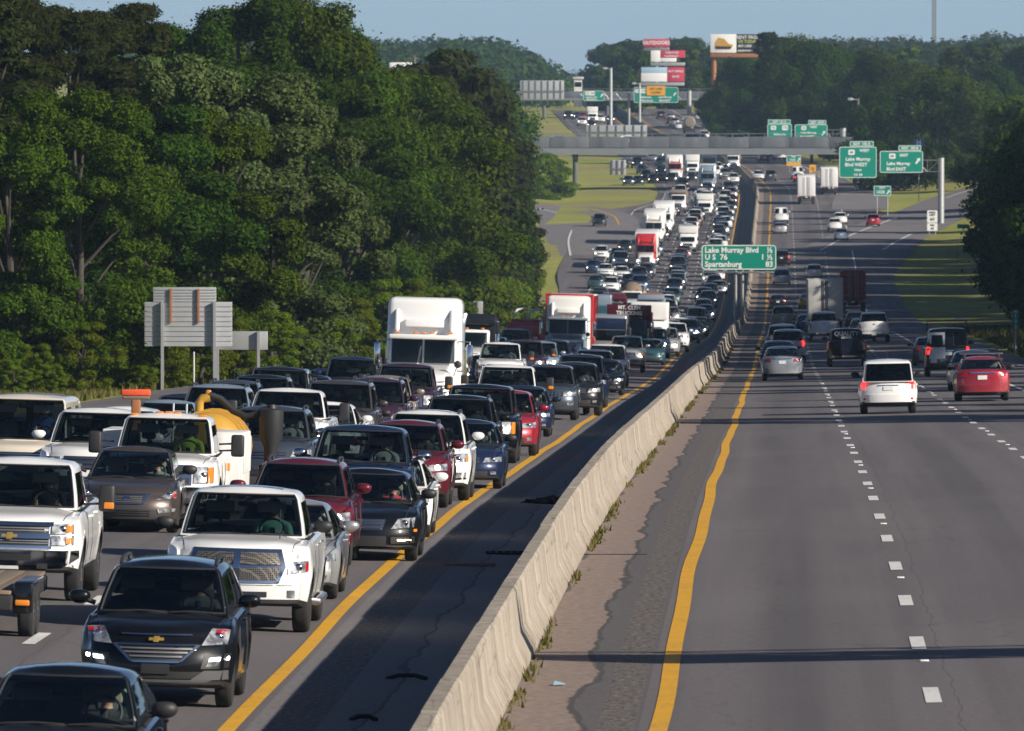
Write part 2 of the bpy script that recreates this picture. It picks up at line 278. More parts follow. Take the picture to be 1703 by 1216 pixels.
class Body:
    def __init__(s, key):
        s.key = key; sp = SPEC[key]; s.sp = sp; s.L = sp['L']; s.w = sp['W']/2
        s.dk = pchip([k[0] for k in sp['deck']], [k[1] for k in sp['deck']])
        s.build(); 
    def bot(s, t):
        z = s.sp['zb']
        if t < .5: z += .06*(1-t/.5)
        if t > s.L-.5: z += .1*(1-(s.L-t)/.5)
        for a in s.sp['ax']:
            Rr = s.sp['rw']*1.17
            if abs(t-a) < Rr: z = max(z, s.sp['rw']+math.sqrt(Rr*Rr-(t-a)**2))
        return z
    def P(s, t, b, c):
        sp = s.sp; L = s.L; zb = s.bot(t); zd = s.dk(t)
        z = lerp(zb, zd, c); zr = sp['zb']; zn = clamp((z-zr)/(zd-zr), 0, 1)
        plan = 1-.13*(1-smooth(0, .85, t))**2-.07*(1-smooth(0, .8, L-t))**2
        fl = 0
        for a in sp['ax']: fl = max(fl, 1-abs(math.hypot(t-a, (z-sp['rw']))-sp['rw']*1.25)/.18)
        w = s.w*plan*sec(zn)+.018*max(0, fl)*(1 if zn < .9 else 0)
        x = b*w
        if c > .99: z -= .05*abs(b)**3-.02*(1-b*b)-(.022*math.exp(-((abs(b)-.5)/.13)**2) if .15 < t < sp['cab'][0] else 0)
        ab = abs(b)
        nose = sp['bow']*(ab**2.6)*.8+sp['prof']*(2.6*(zn-.42)**2 if zn > .42 else 1.3*(.42-zn)**2)
        y = t+nose*(1-smooth(0, .8, t))
        y -= (.22*ab**2.6+.1*max(0, zn-.45)**2)*(1-smooth(0, .7, L-t))
        return (x, y-L/2, z)
    def build(s):
        sp = s.sp; L = s.L; tc, r0, r1, te = sp['cab']
        st = {0, .03, .08, .16, .28, .42, L, L-.03, L-.1, L-.22, L-.4}
        for a in sp['ax']:
            Rr = sp['rw']*1.17
            for k in range(13): st.add(a+Rr*math.cos(math.pi*k/12)*.9999)
            st.add(a-Rr-.012); st.add(a+Rr+.012)
        x = .5
        while x < L-.4: st.add(x); x += .3
        st.add(tc); st.add(te)
        if sp.get('bed'): st.add(sp['bed'])
        T = sorted(st); T = [t for i, t in enumerate(T) if i == 0 or t-T[i-1] > .008 or t == L]
        Bs = [-1,-.94,-.82,-.6,-.3,0,.3,.6,.82,.94,1]; Cs = [0,.08,.2,.35,.5,.65,.8,.92,1]
        nt, nb, nc = len(T)-1, len(Bs)-1, len(Cs)-1; idx = {}; mb = MB()
        def V(i, j, k):
            if (i, j, k) not in idx: idx[i, j, k] = len(mb.v); mb.v.append(s.P(T[i], Bs[j], Cs[k]))
            return idx[i, j, k]
        def F(vs, m): mb.f.append(tuple(vs)); mb.m.append(m)
        for i in range(nt):
            tm = (T[i]+T[i+1])/2
            for j in range(nb):
                top = 0
                if tc+.05 < tm < te-.03: top = 1
                if sp.get('bed') and tm > sp['bed'] and tm < L-.1 and 0 < j < nb-1: top = 1
                F([V(i,j,nc), V(i,j+1,nc), V(i+1,j+1,nc), V(i+1,j,nc)], top)
                F([V(i,j,0), V(i+1,j,0), V(i+1,j+1,0), V(i,j+1,0)], 1)
            for k in range(nc):
                lowm = 2 if Cs[k] < .07 else 0
                F([V(i,nb,k), V(i+1,nb,k), V(i+1,nb,k+1), V(i,nb,k+1)], lowm)
                F([V(i,0,k), V(i,0,k+1), V(i+1,0,k+1), V(i+1,0,k)], lowm)
        for j in range(nb):
            for k in range(nc):
                m_ = 2 if Cs[k] < .07 else 0
                F([V(0,j,k), V(0,j+1,k), V(0,j+1,k+1), V(0,j,k+1)], m_)
                F([V(nt,j,k), V(nt,j,k+1), V(nt,j+1,k+1), V(nt,j+1,k)], m_)
        # ---- cabin
        wb = s.w*.905; wt = s.w*sp['tum']; van = s.key == 'cargo_van'
        Vs = [0, .05, .3, .55, .78, .87, .94, .985, 1.0]
        fr = [-1,-.945,-.6,-.3,0,.3,.6,.945,1]
        if s.key in ('pickup','hdpickup'): sd = [0,.06,.2,.46,.5,.7,.86,.93,1]; win = (1,2,4,5)
        elif sp.get('boot'): sd = [0,.04,.2,.40,.44,.6,.74,.86,1]; win = (1,2,4,5)
        elif van: sd = [0,.03,.1,.22,.26,.5,.75,.95,1]; win = (1,2)
        else: sd = [0,.03,.18,.36,.39,.62,.66,.9,1]; win = (1,2,4,6)
        base_z = lambda t: s.dk(clamp(t, 0, L))-.02
        H = sp['H']; nF, nS = len(fr), len(sd); G = {}
        def cabpt(v, side, q):
            tf = lerp(tc, r0, v**.92); tr = lerp(te, r1, v**1.1); w = lerp(wb, wt, v**1.25)
            rnd = max(0, v-.87)/.13
            w -= .07*rnd**2; tf += .10*rnd**2; tr -= .06*rnd**2
            bowf = .16*(1-.3*v); bowr = .08
            if side == 'F': b = q; x = b*w; t = tf-bowf*(1-b*b)+bowf*.0
            elif side == 'B': b = q; x = b*w; t = tr+bowr*(1-b*b)
            else:
                t = lerp(tf, tr, q); pl = 1-.05*(1-q)**3-.05*q**3; x = (w*pl)*(1 if side == 'R' else -1)
            if side in 'FB': x *= .95
            zb_ = base_z(t if side in 'LR' else (tc if side == 'F' else te)); 
            zb_ = lerp(s.dk(tc)-.02, s.dk(te)-.02, clamp((t-tc)/(te-tc), 0, 1))
            arch = .05*(1-((clamp((t-r0)/(r1-r0), 0, 1)-.45)*1.6)**2)
            z = lerp(zb_, H-.05+arch*.6, v)
            return (x, t-L/2, z)
        ring = [('F', q) for q in fr] + [('R', q) for q in sd[1:-1]] + [('B', q) for q in fr[::-1]] + [('L', q) for q in sd[1:-1][::-1]]
        nr = len(ring); base = len(mb.v)
        for v in Vs:
            for sd_, q in ring: mb.v.append(cabpt(v, sd_, q))
        gl = {'windshield': MB(), 'rear_window': MB(), 'side_window': MB()}; s.panes = []
        def kind(k):
            if k < nF-1: return ('F', k)
            k2 = k-(nF-1)
            if k2 < nS-1: return ('R', k2)
            k2 -= nS-1
            if k2 < nF-1: return ('B', k2)
            return ('L', nS-2-(k2-(nF-1)))
        panes = {}
        for l in range(len(Vs)-1):
            for k in range(nr):
                q = (base+l*nr+k, base+l*nr+(k+1) % nr, base+(l+1)*nr+(k+1) % nr, base+(l+1)*nr+k)
                sd_, ix = kind(k); inw = 1 <= l <= (5 if sd_ == 'F' else 4 if sd_ == 'B' else 3)
                pane = None
                if inw and sd_ == 'F' and 0 < ix < nF-2: pane = 'windshield'
                elif inw and sd_ == 'B' and 0 < ix < nF-2 and not (van): pane = 'rear_window'
                elif inw and sd_ == 'B' and van and ix in (1, 2, 5, 6): pane = ('rear_window', ix < 4)
                elif inw and sd_ in 'RL' and ix in win:
                    g = ix if sp.get('boot') or s.key in ('pickup','hdpickup') or van else ix
                    if g == 2: g = 1
                    if g == 5: g = 4
                    pane = ('side_window', sd_, g)
                if pane: panes.setdefault(pane, []).append(q)
                else: 
                    mb.f.append(q); mb.m.append(2 if (inw and sd_ in 'RL' and ix in (2,3,5) ) else 0)
        # roof
        tb = base+(len(Vs)-1)*nr; fi = list(range(tb, tb+nF)); ri = list(range(tb+nF+nS-2, tb+nF+nS-2+nF))[::-1]
        Rt = list(range(tb+nF, tb+nF+nS-2)); Lt = list(range(tb+2*nF+nS-2, tb+2*(nF+nS-2)))[::-1]
        rows = [fi]
        for i in range(nS-2):
            a, b = Vector(mb.v[Lt[i]]), Vector(mb.v[Rt[i]]); row = [Lt[i]]
            for q in fr[1:-1]:
                p = a.lerp(b, (q+1)/2); p.z += .055*(1-q*q); bw = sd[i+1]
                p.y += (-.1*(1-bw)**2+.06*bw**2)*(1-q*q); row.append(len(mb.v)); mb.v.append(tuple(p))
            row.append(Rt[i]); rows.append(row)
        rows.append(ri)
        for i in range(len(rows)-1):
            for j in range(nF-1): mb.f.append((rows[i][j], rows[i][j+1], rows[i+1][j+1], rows[i+1][j])); mb.m.append(0)
        for pane, qs in panes.items():
            g = MB(); mp = {}
            for q in qs:
                f_ = []
                for i in q:
                    if i not in mp: mp[i] = len(g.v); g.v.append(mb.v[i])
                    f_.append(mp[i])
                g.f.append(tuple(f_)); g.m.append(0)
            s.panes.append((pane if isinstance(pane, str) else pane[0], pane, g))
        s.mb = mb
        allv = list(mb.v); allf = [list(f) for f in mb.f]
        for _, _, g in s.panes:
            o = len(allv); allv += g.v; allf += [[o+i for i in f] for f in g.f]
        s.bvh = BVHTree.FromPolygons([Vector(v) for v in allv], allf)
    # ---- plates that follow the skin
    def hit(s, a, z, face):
        if face == 'F': o, d = Vector((a, -9, z)), Vector((0, 1, 0))
        elif face == 'B': o, d = Vector((a, 9, z)), Vector((0, -1, 0))
        elif face == 'R': o, d = Vector((9, a, z)), Vector((-1, 0, 0))
        elif face == 'L': o, d = Vector((-9, a, z)), Vector((1, 0, 0))
        else: o, d = Vector((a, z, 9)), Vector((0, 0, -1))
        h = s.bvh.ray_cast(o, d)[0]
        if h is None:
            h = s.bvh.find_nearest(Vector((a, -s.L/2 if face == 'F' else s.L/2, z)))[0] if face in 'FB' else s.bvh.find_nearest(o)[0]
        return h, -d
    def patch(s, mb, quad, face='F', off=.012, mat=0, n=(6, 3), back=.04):
        """quad: four (across, up) corners, anticlockwise from lower inner"""
        a, b, c, d = quad; nx, ny = n; vs = []; N = None
        for j in range(ny+1):
            for i in range(nx+1):
                u, v = i/nx, j/ny
                x = lerp(lerp(a[0], b[0], u), lerp(d[0], c[0], u), v); z = lerp(lerp(a[1], b[1], u), lerp(d[1], c[1], u), v)
                h, N = s.hit(x, z, face); vs.append(h+N*off)
        m_ = len(vs)
        ringi = [i for i in range(nx+1)]+[j*(nx+1)+nx for j in range(1, ny+1)]+[ny*(nx+1)+i for i in range(nx-1, -1, -1)]+[j*(nx+1) for j in range(ny-1, 0, -1)]
        vs += [vs[i]-N*(back+off) for i in ringi]
        fs = [(j*(nx+1)+i, j*(nx+1)+i+1, (j+1)*(nx+1)+i+1, (j+1)*(nx+1)+i) for j in range(ny) for i in range(nx)]
        k = len(ringi)
        fs += [(ringi[(i+1) % k], ringi[i], m_+i, m_+(i+1) % k) for i in range(k)]
        mb.add(vs, fs, mat)
def wheel_mb(r, w=.235, hd=False):
    ty = MB(); ri = MB(); rr = r*(.62 if hd else .69)
    ty.lathe([(-w/2+.02, rr*.98), (-w/2, rr*1.08), (-w/2+.01, r*.93), (-w/2+.035, r*.985), (-w*.2, r), (w*.2, r), (w/2-.035, r*.985), (w/2-.01, r*.93), (w/2, rr*1.08), (w/2-.02, rr*.98), (w/2-.09, rr*.95)], 22)
    ty.lathe([(-w/2+.02, rr*.98), (-w/2+.02, .02)], 22)
    ri.lathe([(w/2-.015, rr*1.0), (w/2-.02, rr*.9), (w/2-.07, rr*.86), (w/2-.085, .08)], 22, mat=1)
    for k in range(6 if hd else 5):
        a = 2*math.pi*k/(6 if hd else 5)
        sp = MB(); sp.rbox(w/2-.075, w/2-.018, -rr*.13, rr*.13, rr*.1, rr*.95, .02)
        ri.join(sp, 0, Matrix.Rotation(a, 4, 'X'))
    ri.lathe([(w/2-.02, rr*.22), (w/2-.008, rr*.16), (w/2-.008, .001)], 12)
    return ty, ri
# what each model's nose and tail look like: (part, material, quad in (fraction of half-width, z share of nose height), both sides?, offset)
def Q(x0, x1, z0, z1): return [(x0, z0), (x1, z0), (x1, z1), (x0, z1)]
def bars(n, x0, x1, z0, z1, mat='chrome', th=.03): return [('grille_bar', mat, Q(x0, x1, z0+(z1-z0)*(i+.5)/n-th/2, z0+(z1-z0)*(i+.5)/n+th/2), 0, .03) for i in range(n)]
NOSE = {
 'generic': [('grille','plastic',Q(-.42,.42,.66,.88),0,.01)]+bars(3,-.42,.42,.66,.88)+[('headlight','lens',[(.5,.70),(.94,.74),(.93,.93),(.56,.88)],1,.015),('lower_intake','plastic',Q(-.62,.62,.16,.36),0,.01),('fog_lamp','lens',Q(.68,.82,.24,.36),1,.012)],
 'wide_hex': [('badge','gold',Q(-.095,.095,.835,.88),0,.045),('badge','gold',[(-.04,.81),(.03,.81),(.04,.905),(-.03,.905)],0,.05),('bonnet_trim','chrome',Q(-.46,.46,.925,.95),0,.03),('grille','plastic',[(-.30,.49),(.30,.49),(.53,.76),(-.53,.76)],0,.012)]+[('grille_bar','steel',Q(-a_,a_,z_,z_+.022),0,.035) for a_, z_ in ((.34,.555),(.41,.625),(.47,.69))]
   +[('grille_frame','chrome',[(-.30,.465),(.30,.465),(.32,.50),(-.32,.50)],0,.04),('grille_frame','chrome',[(.29,.47),(.345,.49),(.575,.77),(.52,.77)],1,.04),('grille_frame','chrome',Q(-.54,.54,.752,.782),0,.04),
   ('headlight','lens',[(.58,.76),(.90,.78),(.93,1.02),(.70,1.04)],1,.025),('turn_signal','redlens',[(.74,.95),(.90,.95),(.92,1.01),(.76,1.02)],1,.035),('running_light','drl',[(.68,.49),(.93,.51),(.93,.57),(.70,.55)],1,.02),('fog_lamp','lens',[(.64,.40),(.90,.42),(.93,.49),(.68,.49)],1,.016),('bumper_corner','plastic',[(.58,.36),(.92,.37),(.95,.62),(.62,.6)],1,.008),
   ('licence_plate','plastic',Q(-.18,.18,.27,.44),0,.04),('lower_intake','plastic',Q(-.6,.6,.19,.31),0,.014),('skid_bar','trim_grey',[(-.6,.08),(.6,.08),(.72,.17),(-.72,.17)],0,.03),('skid_bar','trim_grey',[(.45,.17),(.92,.17),(.92,.33),(.62,.33)],1,.03)],
 'cross': [('grille_frame','chrome',[(-.58,.42),(.58,.42),(.67,.70),(-.67,.70)],0,.02),('grille_frame','chrome',[(-.67,.70),(.67,.70),(.60,1.0),(-.60,1.0)],0,.02),
   ('grille_mesh','mesh_grille',[(.05,.735),(.60,.735),(.545,.93),(.05,.945)],1,.035),('grille_mesh','mesh_grille',[(.05,.46),(.54,.46),(.60,.685),(.05,.685)],1,.035),
   ('grille_post','plastic',Q(-.045,.045,.45,.66),0,.045),('badge','chrome',[(-.03,.66),(.03,.66),(.055,.80),(-.055,.80)],0,.05),('headlight','lens',[(.70,.58),(.96,.61),(.96,.80),(.72,.79)],1,.025),('turn_signal','redlens',[(.91,.62),(.965,.63),(.965,.77),(.905,.78)],1,.035),
   ('lower_intake','plastic',Q(-.55,.42,.18,.27),0,.014),('fog_lamp','lens',Q(.70,.80,.17,.30),1,.014),('bumper_seam','plastic',Q(-.9,.9,.375,.385),0,.006),('valance','plastic',Q(-.86,.86,-.08,.06),0,.015)],
 'bowtie': [('grille','plastic',Q(-.56,.56,.52,.92),0,.012),('grille_bar','chrome',Q(-.62,.62,.91,.985),0,.035),('grille_bar','chrome',Q(-.58,.58,.67,.765),0,.04),('grille_bar','chrome',Q(-.60,.60,.485,.535),0,.035)]
   +[('grille_bar','steel',Q(-.55,.55,z,z+.018),0,.02) for z in (.575,.62,.81,.86)]
   +[('headlight','lens',Q(.60,.90,.76,.95),1,.03),('headlight','lens',Q(.60,.90,.55,.73),1,.03),('turn_signal','amber',Q(.80,.89,.80,.92),1,.04),('turn_signal','amber',Q(.80,.89,.58,.69),1,.04),
   ('bumper','chrome',Q(-.97,.97,.16,.45),0,.07),('lower_intake','plastic',Q(-.32,.32,.25,.37),0,.085),('valance','plastic',Q(-.9,.9,-.06,.16),0,.03),('licence_plate','plate',Q(-.17,.14,.02,.15),0,.06),('tow_hook','plastic',Q(.40,.55,.10,.2),1,.075),('badge','gold',Q(-.11,.11,.69,.745),0,.05),('badge','gold',[(-.045,.655),(.035,.655),(.045,.78),(-.035,.78)],0,.055)],
 'bowtie_old': [('grille_frame','chrome',Q(-.56,.56,.50,.97),0,.02),('grille','plastic',Q(-.52,.52,.76,.93),0,.03),('grille','plastic',Q(-.52,.52,.53,.66),0,.03),('grille_bar','chrome',Q(-.54,.54,.67,.75),0,.04),('headlight','lens',Q(.60,.92,.56,.93),1,.03),('turn_signal','amber',Q(.84,.93,.56,.92),1,.04),
   ('bumper','chrome',Q(-.97,.97,.20,.46),0,.07),('lower_intake','plastic',Q(-.5,.5,.08,.19),0,.05),('fog_lamp','lens',Q(.66,.78,.10,.19),1,.05)],
 'vee': [('badge','chrome',[(-.06,.70),(.06,.70),(.06,.82),(-.06,.82)],0,.03),('badge','chrome',Q(-.085,.085,.745,.775),0,.034),('grille','plastic',[(-.30,.62),(.30,.62),(.36,.86),(-.36,.86)],0,.012)]+bars(4,-.30,.30,.62,.84,'steel',.014)+[('grille_frame','chrome',[(-.30,.585),(.30,.585),(.30,.62),(-.30,.62)],0,.025),('grille_frame','chrome',[(.30,.60),(.345,.60),(.47,.94),(.36,.90)],1,.025),('grille_frame','chrome',Q(-.40,.40,.88,.925),0,.025),
   ('headlight','lens',[(.55,.72),(.93,.78),(.93,1.0),(.80,.97)],1,.02),('turn_signal','redlens',[(.87,.80),(.94,.82),(.94,.92),(.88,.92)],1,.03),('lower_intake','plastic',Q(-.46,.46,.20,.42),0,.012)]+bars(3,-.46,.46,.2,.42,'plastic',.02)+[('fog_lamp','lens',[(.62,.30),(.92,.36),(.93,.46),(.60,.44)],1,.02),('valance','plastic',Q(-.85,.85,.0,.1),0,.02)],
 'luxury': [('grille_frame','chrome',[(-.34,.60),(.34,.60),(.40,.92),(-.40,.92)],0,.015),('grille','plastic',[(-.31,.63),(.31,.63),(.36,.89),(-.36,.89)],0,.025)]+bars(3,-.34,.34,.62,.9,'chrome',.045)+[('headlight','lens',[(.50,.64),(.90,.70),(.92,.98),(.62,.94)],1,.02),('turn_signal','amber',Q(.90,.96,.56,.64),1,.02),
   ('lower_intake','plastic',Q(-.42,.42,.12,.42),0,.015),('running_light','lamp_warm',Q(.62,.86,.285,.335),1,.025),('fog_trim','plastic',[(.50,.2),(.92,.22),(.92,.42),(.5,.40)],1,.014),('lip','chrome',Q(-.9,.9,.075,.11),0,.03)],
 'thin_wing': [('wing_bar','chrome',[(-.50,.84),(.50,.84),(.55,.91),(-.55,.91)],0,.025),('headlight','lens',[(.52,.73),(.93,.83),(.94,.99),(.55,.88)],1,.02),('turn_signal','amber',Q(.76,.84,.84,.90),1,.03),('grille','plastic',Q(-.5,.5,.70,.82),0,.012),('lower_intake','plastic',Q(-.45,.45,.2,.38),0,.014),('fog_trim','plastic',[(.5,.32),(.90,.34),(.86,.52),(.52,.48)],1,.016),('fog_lamp','lens',Q(.68,.78,.36,.47),1,.028)],
 'boxy': [('grille','plastic',Q(-.5,.5,.60,.9),0,.012)]+bars(3,-.5,.5,.6,.9)+[('headlight','lens',Q(.58,.85,.62,.88),1,.02),('turn_signal','amber',Q(.85,.94,.62,.88),1,.022),('bumper','trim_grey',Q(-.96,.96,.2,.44),0,.06),('licence_plate','plate',Q(-.17,.17,.25,.38),0,.07),('lower_intake','plastic',Q(-.5,.5,.02,.16),0,.02)],
 'halo': [('grille','plastic',[(-.34,.52),(.34,.52),(.40,.88),(-.40,.88)],0,.015)]+bars(3,-.36,.36,.54,.88)+[('headlight','lens',[(.50,.62),(.93,.68),(.94,.94),(.56,.92)],1,.02),('running_light','drl',[(.52,.60),(.92,.65),(.92,.69),(.52,.64)],1,.03),('turn_signal','amber',Q(.90,.95,.72,.86),1,.03),('fog_lamp','lens',[(.60,.26),(.90,.28),(.92,.42),(.62,.42)],1,.02),('fog_trim','chrome',[(.60,.22),(.92,.24),(.92,.28),(.6,.26)],1,.03),('lower_intake','plastic',Q(-.52,.52,.18,.36),0,.012),('valance','plastic',Q(-.88,.88,-.02,.08),0,.02)],
 'slots': [('grille','plastic',Q(-.44,.44,.72,.9),0,.012)]+[('grille_bar','chrome',Q(-.44+.126*i,-.40+.126*i,.71,.91),0,.03) for i in range(8)]+[('headlight','lens',[(.50,.70),(.92,.74),(.93,.9),(.50,.9)],1,.02),('lower_intake','plastic',Q(-.55,.55,.22,.46),0,.012),('fog_lamp','lens',Q(.64,.86,.30,.42),1,.014),('valance','plastic',Q(-.9,.9,-.02,.12),0,.02)],
}
TAIL = {
 'sedan': [('tail_light','redlens',[(.52,.72),(.95,.74),(.95,.92),(.56,.9)],1,.015),('chrome_strip','chrome',Q(-.45,.45,.86,.91),0,.02),('licence_plate','plate',Q(-.17,.17,.62,.78),0,.02),('bumper','',Q(-.93,.93,.14,.40),0,.03),('valance','plastic',Q(-.7,.7,.0,.12),0,.03),('exhaust_tip','chrome',Q(.52,.66,.06,.13),1,.04)],
 'tall': [('tail_light','redlens',Q(.80,.95,.66,1.0),1,.02),('licence_plate','plate',Q(-.17,.17,.62,.76),0,.02),('plate_trim','chrome',Q(-.36,.36,.80,.83),0,.02),('bumper','',Q(-.95,.95,.16,.46),0,.03),('valance','plastic',Q(-.72,.72,-.05,.12),0,.035),('reflector','redlens',Q(.78,.86,.26,.33),1,.035)],
 'truck': [('tail_light','redlens',Q(.84,.97,.52,.88),1,.02),('tailgate','',Q(-.80,.80,.42,.99),0,.02),('bumper','chrome',Q(-.95,.95,.04,.22),0,.08),('licence_plate','plate',Q(-.14,.14,.07,.19),0,.1),('gate_handle','plastic',Q(-.08,.08,.82,.88),0,.03),('hitch','plastic',Q(-.2,.2,-.14,.03),0,.06)],
}
BODIES = {}; KIT = {}
def kit(key, nose='generic', tail=None, lamp=None, extras=(), seat='seat_grey', brake=False, signs=None):
    """the parts of one model, as shared meshes: list of (name, mesh, sub-part of, location)"""
    kk = (key, nose, tail, lamp, tuple(extras), seat, brake)
    if kk in KIT: return KIT[kk]
    if key not in BODIES: BODIES[key] = Body(key)
    B = BODIES[key]; sp = B.sp; w = B.w; L = B.L; out = []
    zb = sp['zb']; zh = sp['deck'][1][1]; zt = sp['deck'][-2][1]
    mats = ['PAINT', 'interior', 'plastic']
    out.append(('body', B.mb, mats, None))
    for nm, pane, g in B.panes:
        dark = (nm != 'windshield' and not sp.get('boot')) or 'tint' in extras
        out.append((nm, g, ['glass_dark' if dark else 'glass'], None))
        if nm != 'side_window':
            ed = {}
            for f_ in g.f:
                for a_, b_ in zip(f_, f_[1:]+f_[:1]): ed[min(a_, b_), max(a_, b_)] = ed.get((min(a_, b_), max(a_, b_)), 0)+1
            sl = MB()
            for (a_, b_), c_ in ed.items():
                if c_ == 1: sl.tube([Vector(g.v[a_]), Vector(g.v[b_])], .017, 4)
            out.append(('window_seal', sl, ['plastic'], None))
    def add(nm, mat, q, face, off, z0, z1, both):
        for sgn in ((1, -1) if both else (1,)):
            qq = [(p[0]*w*sgn, lerp(z0, z1, p[1])) for p in q]
            if sgn < 0: qq = [qq[1], qq[0], qq[3], qq[2]]
            mb = MB(); wd = abs(q[1][0]-q[0][0]); B.patch(mb, qq, face, off, 0, (max(2, min(12, int(wd*10))), 2))
            out.append((nm, mb, [mat or 'PAINT'], None))
    for nm, mat, q, both, off in NOSE[nose]: add(nm, mat, q, 'F', off, zb, zh, both)
    hl = [p for p in NOSE[nose] if p[0] == 'headlight'][0][2]
    cx_, cz_ = sum(p[0] for p in hl)/4*w, lerp(zb, zh, sum(p[1] for p in hl)/4)
    for sgn in (1, -1):
        h, N = B.hit(cx_*sgn, cz_, 'F'); mb = MB(); mb.ball((h.x, h.y-.022, h.z), (.06,.03,.055), 10, 6)
        out.append(('headlight_bulb', mb, [lamp if lamp else 'chrome'], None))
    if tail:
        for nm, mat, q, both, off in TAIL[tail]:
            if nm == 'tail_light' and brake: mat = 'brake_on'
            add(nm, mat, q, 'B', off, zb, zt, both)
    # mirrors
    tc, r0, r1, te = sp['cab']; ym = tc+.42-L/2; zm = B.dk(tc+.4)+.12
    tow = 'tow' in extras
    for sgn in (1, -1):
        mb = MB(); a = w*.93
        if tow:
            mb.tube([(sgn*a, ym, zm+.06), (sgn*(a+.3), ym-.02, zm+.08)], .02, 6, 1); mb.tube([(sgn*a, ym, zm-.06), (sgn*(a+.3), ym-.02, zm-.04)], .02, 6, 1)
            mb.rbox(min(sgn*(a+.22), sgn*(a+.46)), max(sgn*(a+.22), sgn*(a+.46)), ym-.07, ym+.06, zm-.16, zm+.24, .05, 0 if 'chromemirror' in extras else 1)
            if 'ambermirror' in extras: mb.rbox(min(sgn*(a+.3), sgn*(a+.45)), max(sgn*(a+.3), sgn*(a+.45)), ym-.085, ym-.05, zm-.12, zm-.02, .02, 2)
        else:
            mb.tube([(sgn*a*.97, ym, zm-.05), (sgn*(a+.1), ym, zm-.01)], .035, 6, 1)
            mb.ball((sgn*(a+.17), ym, zm+.03), (.135,.085,.095), 12, 8, 0, lambda x, y, z: (x, y, z if z < zm+.09 else zm+.09+(z-zm-.09)*.5))
        out.append(('wing_mirror', mb, [('chrome' if 'chromemirror' in extras else 'plastic' if ('blackmirror' in extras or tow) else 'PAINT'), 'plastic', 'amber'], None))
    # interior: seats, wheel, dash
    ys = lerp(r0, r0+.6, .5)-L/2+.12; zs = B.dk(r0)
    for sx in (.38, -.38):
        mb = MB(); mb.rbox(sx-.24, sx+.24, ys+.12, ys+.30, zs-.25, sp['H']-.52, .07); mb.rbox(sx-.13, sx+.13, ys+.16, ys+.27, sp['H']-.46, sp['H']-.27, .05); mb.tube([(sx, ys+.22, sp['H']-.55), (sx, ys+.22, sp['H']-.4)], .03, 6)
        out.append(('seat', mb, [seat], None))
    if key not in ('pickup', 'hdpickup', 'cargo_van'):
        mb = MB(); mb.rbox(-.62, .62, ys+1.05, ys+1.22, zs-.3, sp['H']-.5, .06)
        for sx in (.38, -.38): mb.rbox(sx-.12, sx+.12, ys+1.08, ys+1.18, sp['H']-.5, sp['H']-.34, .04)
        out.append(('rear_seat', mb, [seat], None))
    mb = MB(); n = 18
    mb.tube([(.38+.18*math.cos(2*math.pi*k/n), ys-.42+.06*math.sin(2*math.pi*k/n), zs+.06+.16*math.sin(2*math.pi*k/n)) for k in range(n+1)], .016, 6, cap=False)
    mb.rbox(.34, .42, ys-.46, ys-.40, zs-.1, zs+.1, .02); out.append(('steering_wheel', mb, ['plastic'], None))
    mb = MB(); mb.rbox(-.11, .11, lerp(tc, r0, .86)-L/2+.02, lerp(tc, r0, .86)-L/2+.06, sp['H']-.24, sp['H']-.17, .02); out.append(('rear_view_mirror', mb, ['plastic'], None))
    for sgn in (1, -1):
        mb = MB(); yv = r0-L/2+.07; mb.rbox(sgn*.36-.2, sgn*.36+.2, yv, yv+.03, sp['H']-.33, sp['H']-.17, .02); out.append(('sun_visor', mb, ['seat_tan'], None))
        mb = MB(); mb.tube([(sgn*w*.80, tc+.16-L/2, B.dk(tc)+.05), (sgn*w*(sp['tum']-.09), r0+.08-L/2, sp['H']-.16)], .035, 5); out.append(('pillar_trim', mb, ['pillar_cloth'], None))
    # handles, wipers, side trim
    for sgn in (1, -1):
        for t in (r0+.75, r0+1.75):
            if t < te-.2 or key in ('pickup', 'hdpickup'):
                mb = MB(); h, N = B.hit(t-L/2, B.dk(t)-.16, 'R'); mb.rbox(min(sgn*(h.x-.01), sgn*(h.x+.035)), max(sgn*(h.x-.01), sgn*(h.x+.035)), t-L/2-.09, t-L/2+.09, h.z-.018, h.z+.018, .015); out.append(('door_handle', mb, ['chrome' if key in ('pickup', 'bigsuv') else 'PAINT'], None))
    for sgn in (1, -1):
        for t in (tc+.55, (r0+r1)/2+.15):
            pts = []; mb = MB()
            for k in range(6):
                z = lerp(zb+.12, B.dk(t)-.06, k/5); h, N = B.hit(t-L/2, z, 'R'); pts.append((sgn*(h.x+.001), h.y, h.z))
            mb.tube(pts, .007, 4); out.append(('door_seam', mb, ['plastic'], None))
    for sgn in (1, -1):
        pts = []; mb = MB()
        for k in range(9):
            t = lerp(.34, tc-.02, k/8); h = B.bvh.ray_cast(Vector((sgn*w*lerp(.74, .84, k/8), t-L/2, 5)), Vector((0, 0, -1)))[0]
            if h: pts.append(h+Vector((0, 0, .001)))
        if len(pts) > 2: mb.tube(pts, .007, 4); out.append(('bonnet_seam', mb, ['plastic'], None))
    if 'rails' in extras:
        for sgn in (1, -1):
            mb = MB(); zr = sp['H']; x = sgn*w*(sp['tum']-.09); pts = []
            for k in range(9):
                t = lerp(r0+.22, r1-.12, k/8); h = B.bvh.ray_cast(Vector((x, t-L/2, 5)), Vector((0, 0, -1)))[0]; lift = .055 if 0 < k < 8 else .0
                pts.append((x, t-L/2, (h.z if h else zr-.1)+lift))
            mb.tube(pts, .026, 6); mb.join(mb) if False else None
            for k in (1, 7): mb.tube([pts[k], (pts[k][0], pts[k][1], pts[k][2]-.09)], .03, 6)
            out.append(('roof_rail', mb, ['plastic' if 'chromerails' not in extras else 'alloy'], None))
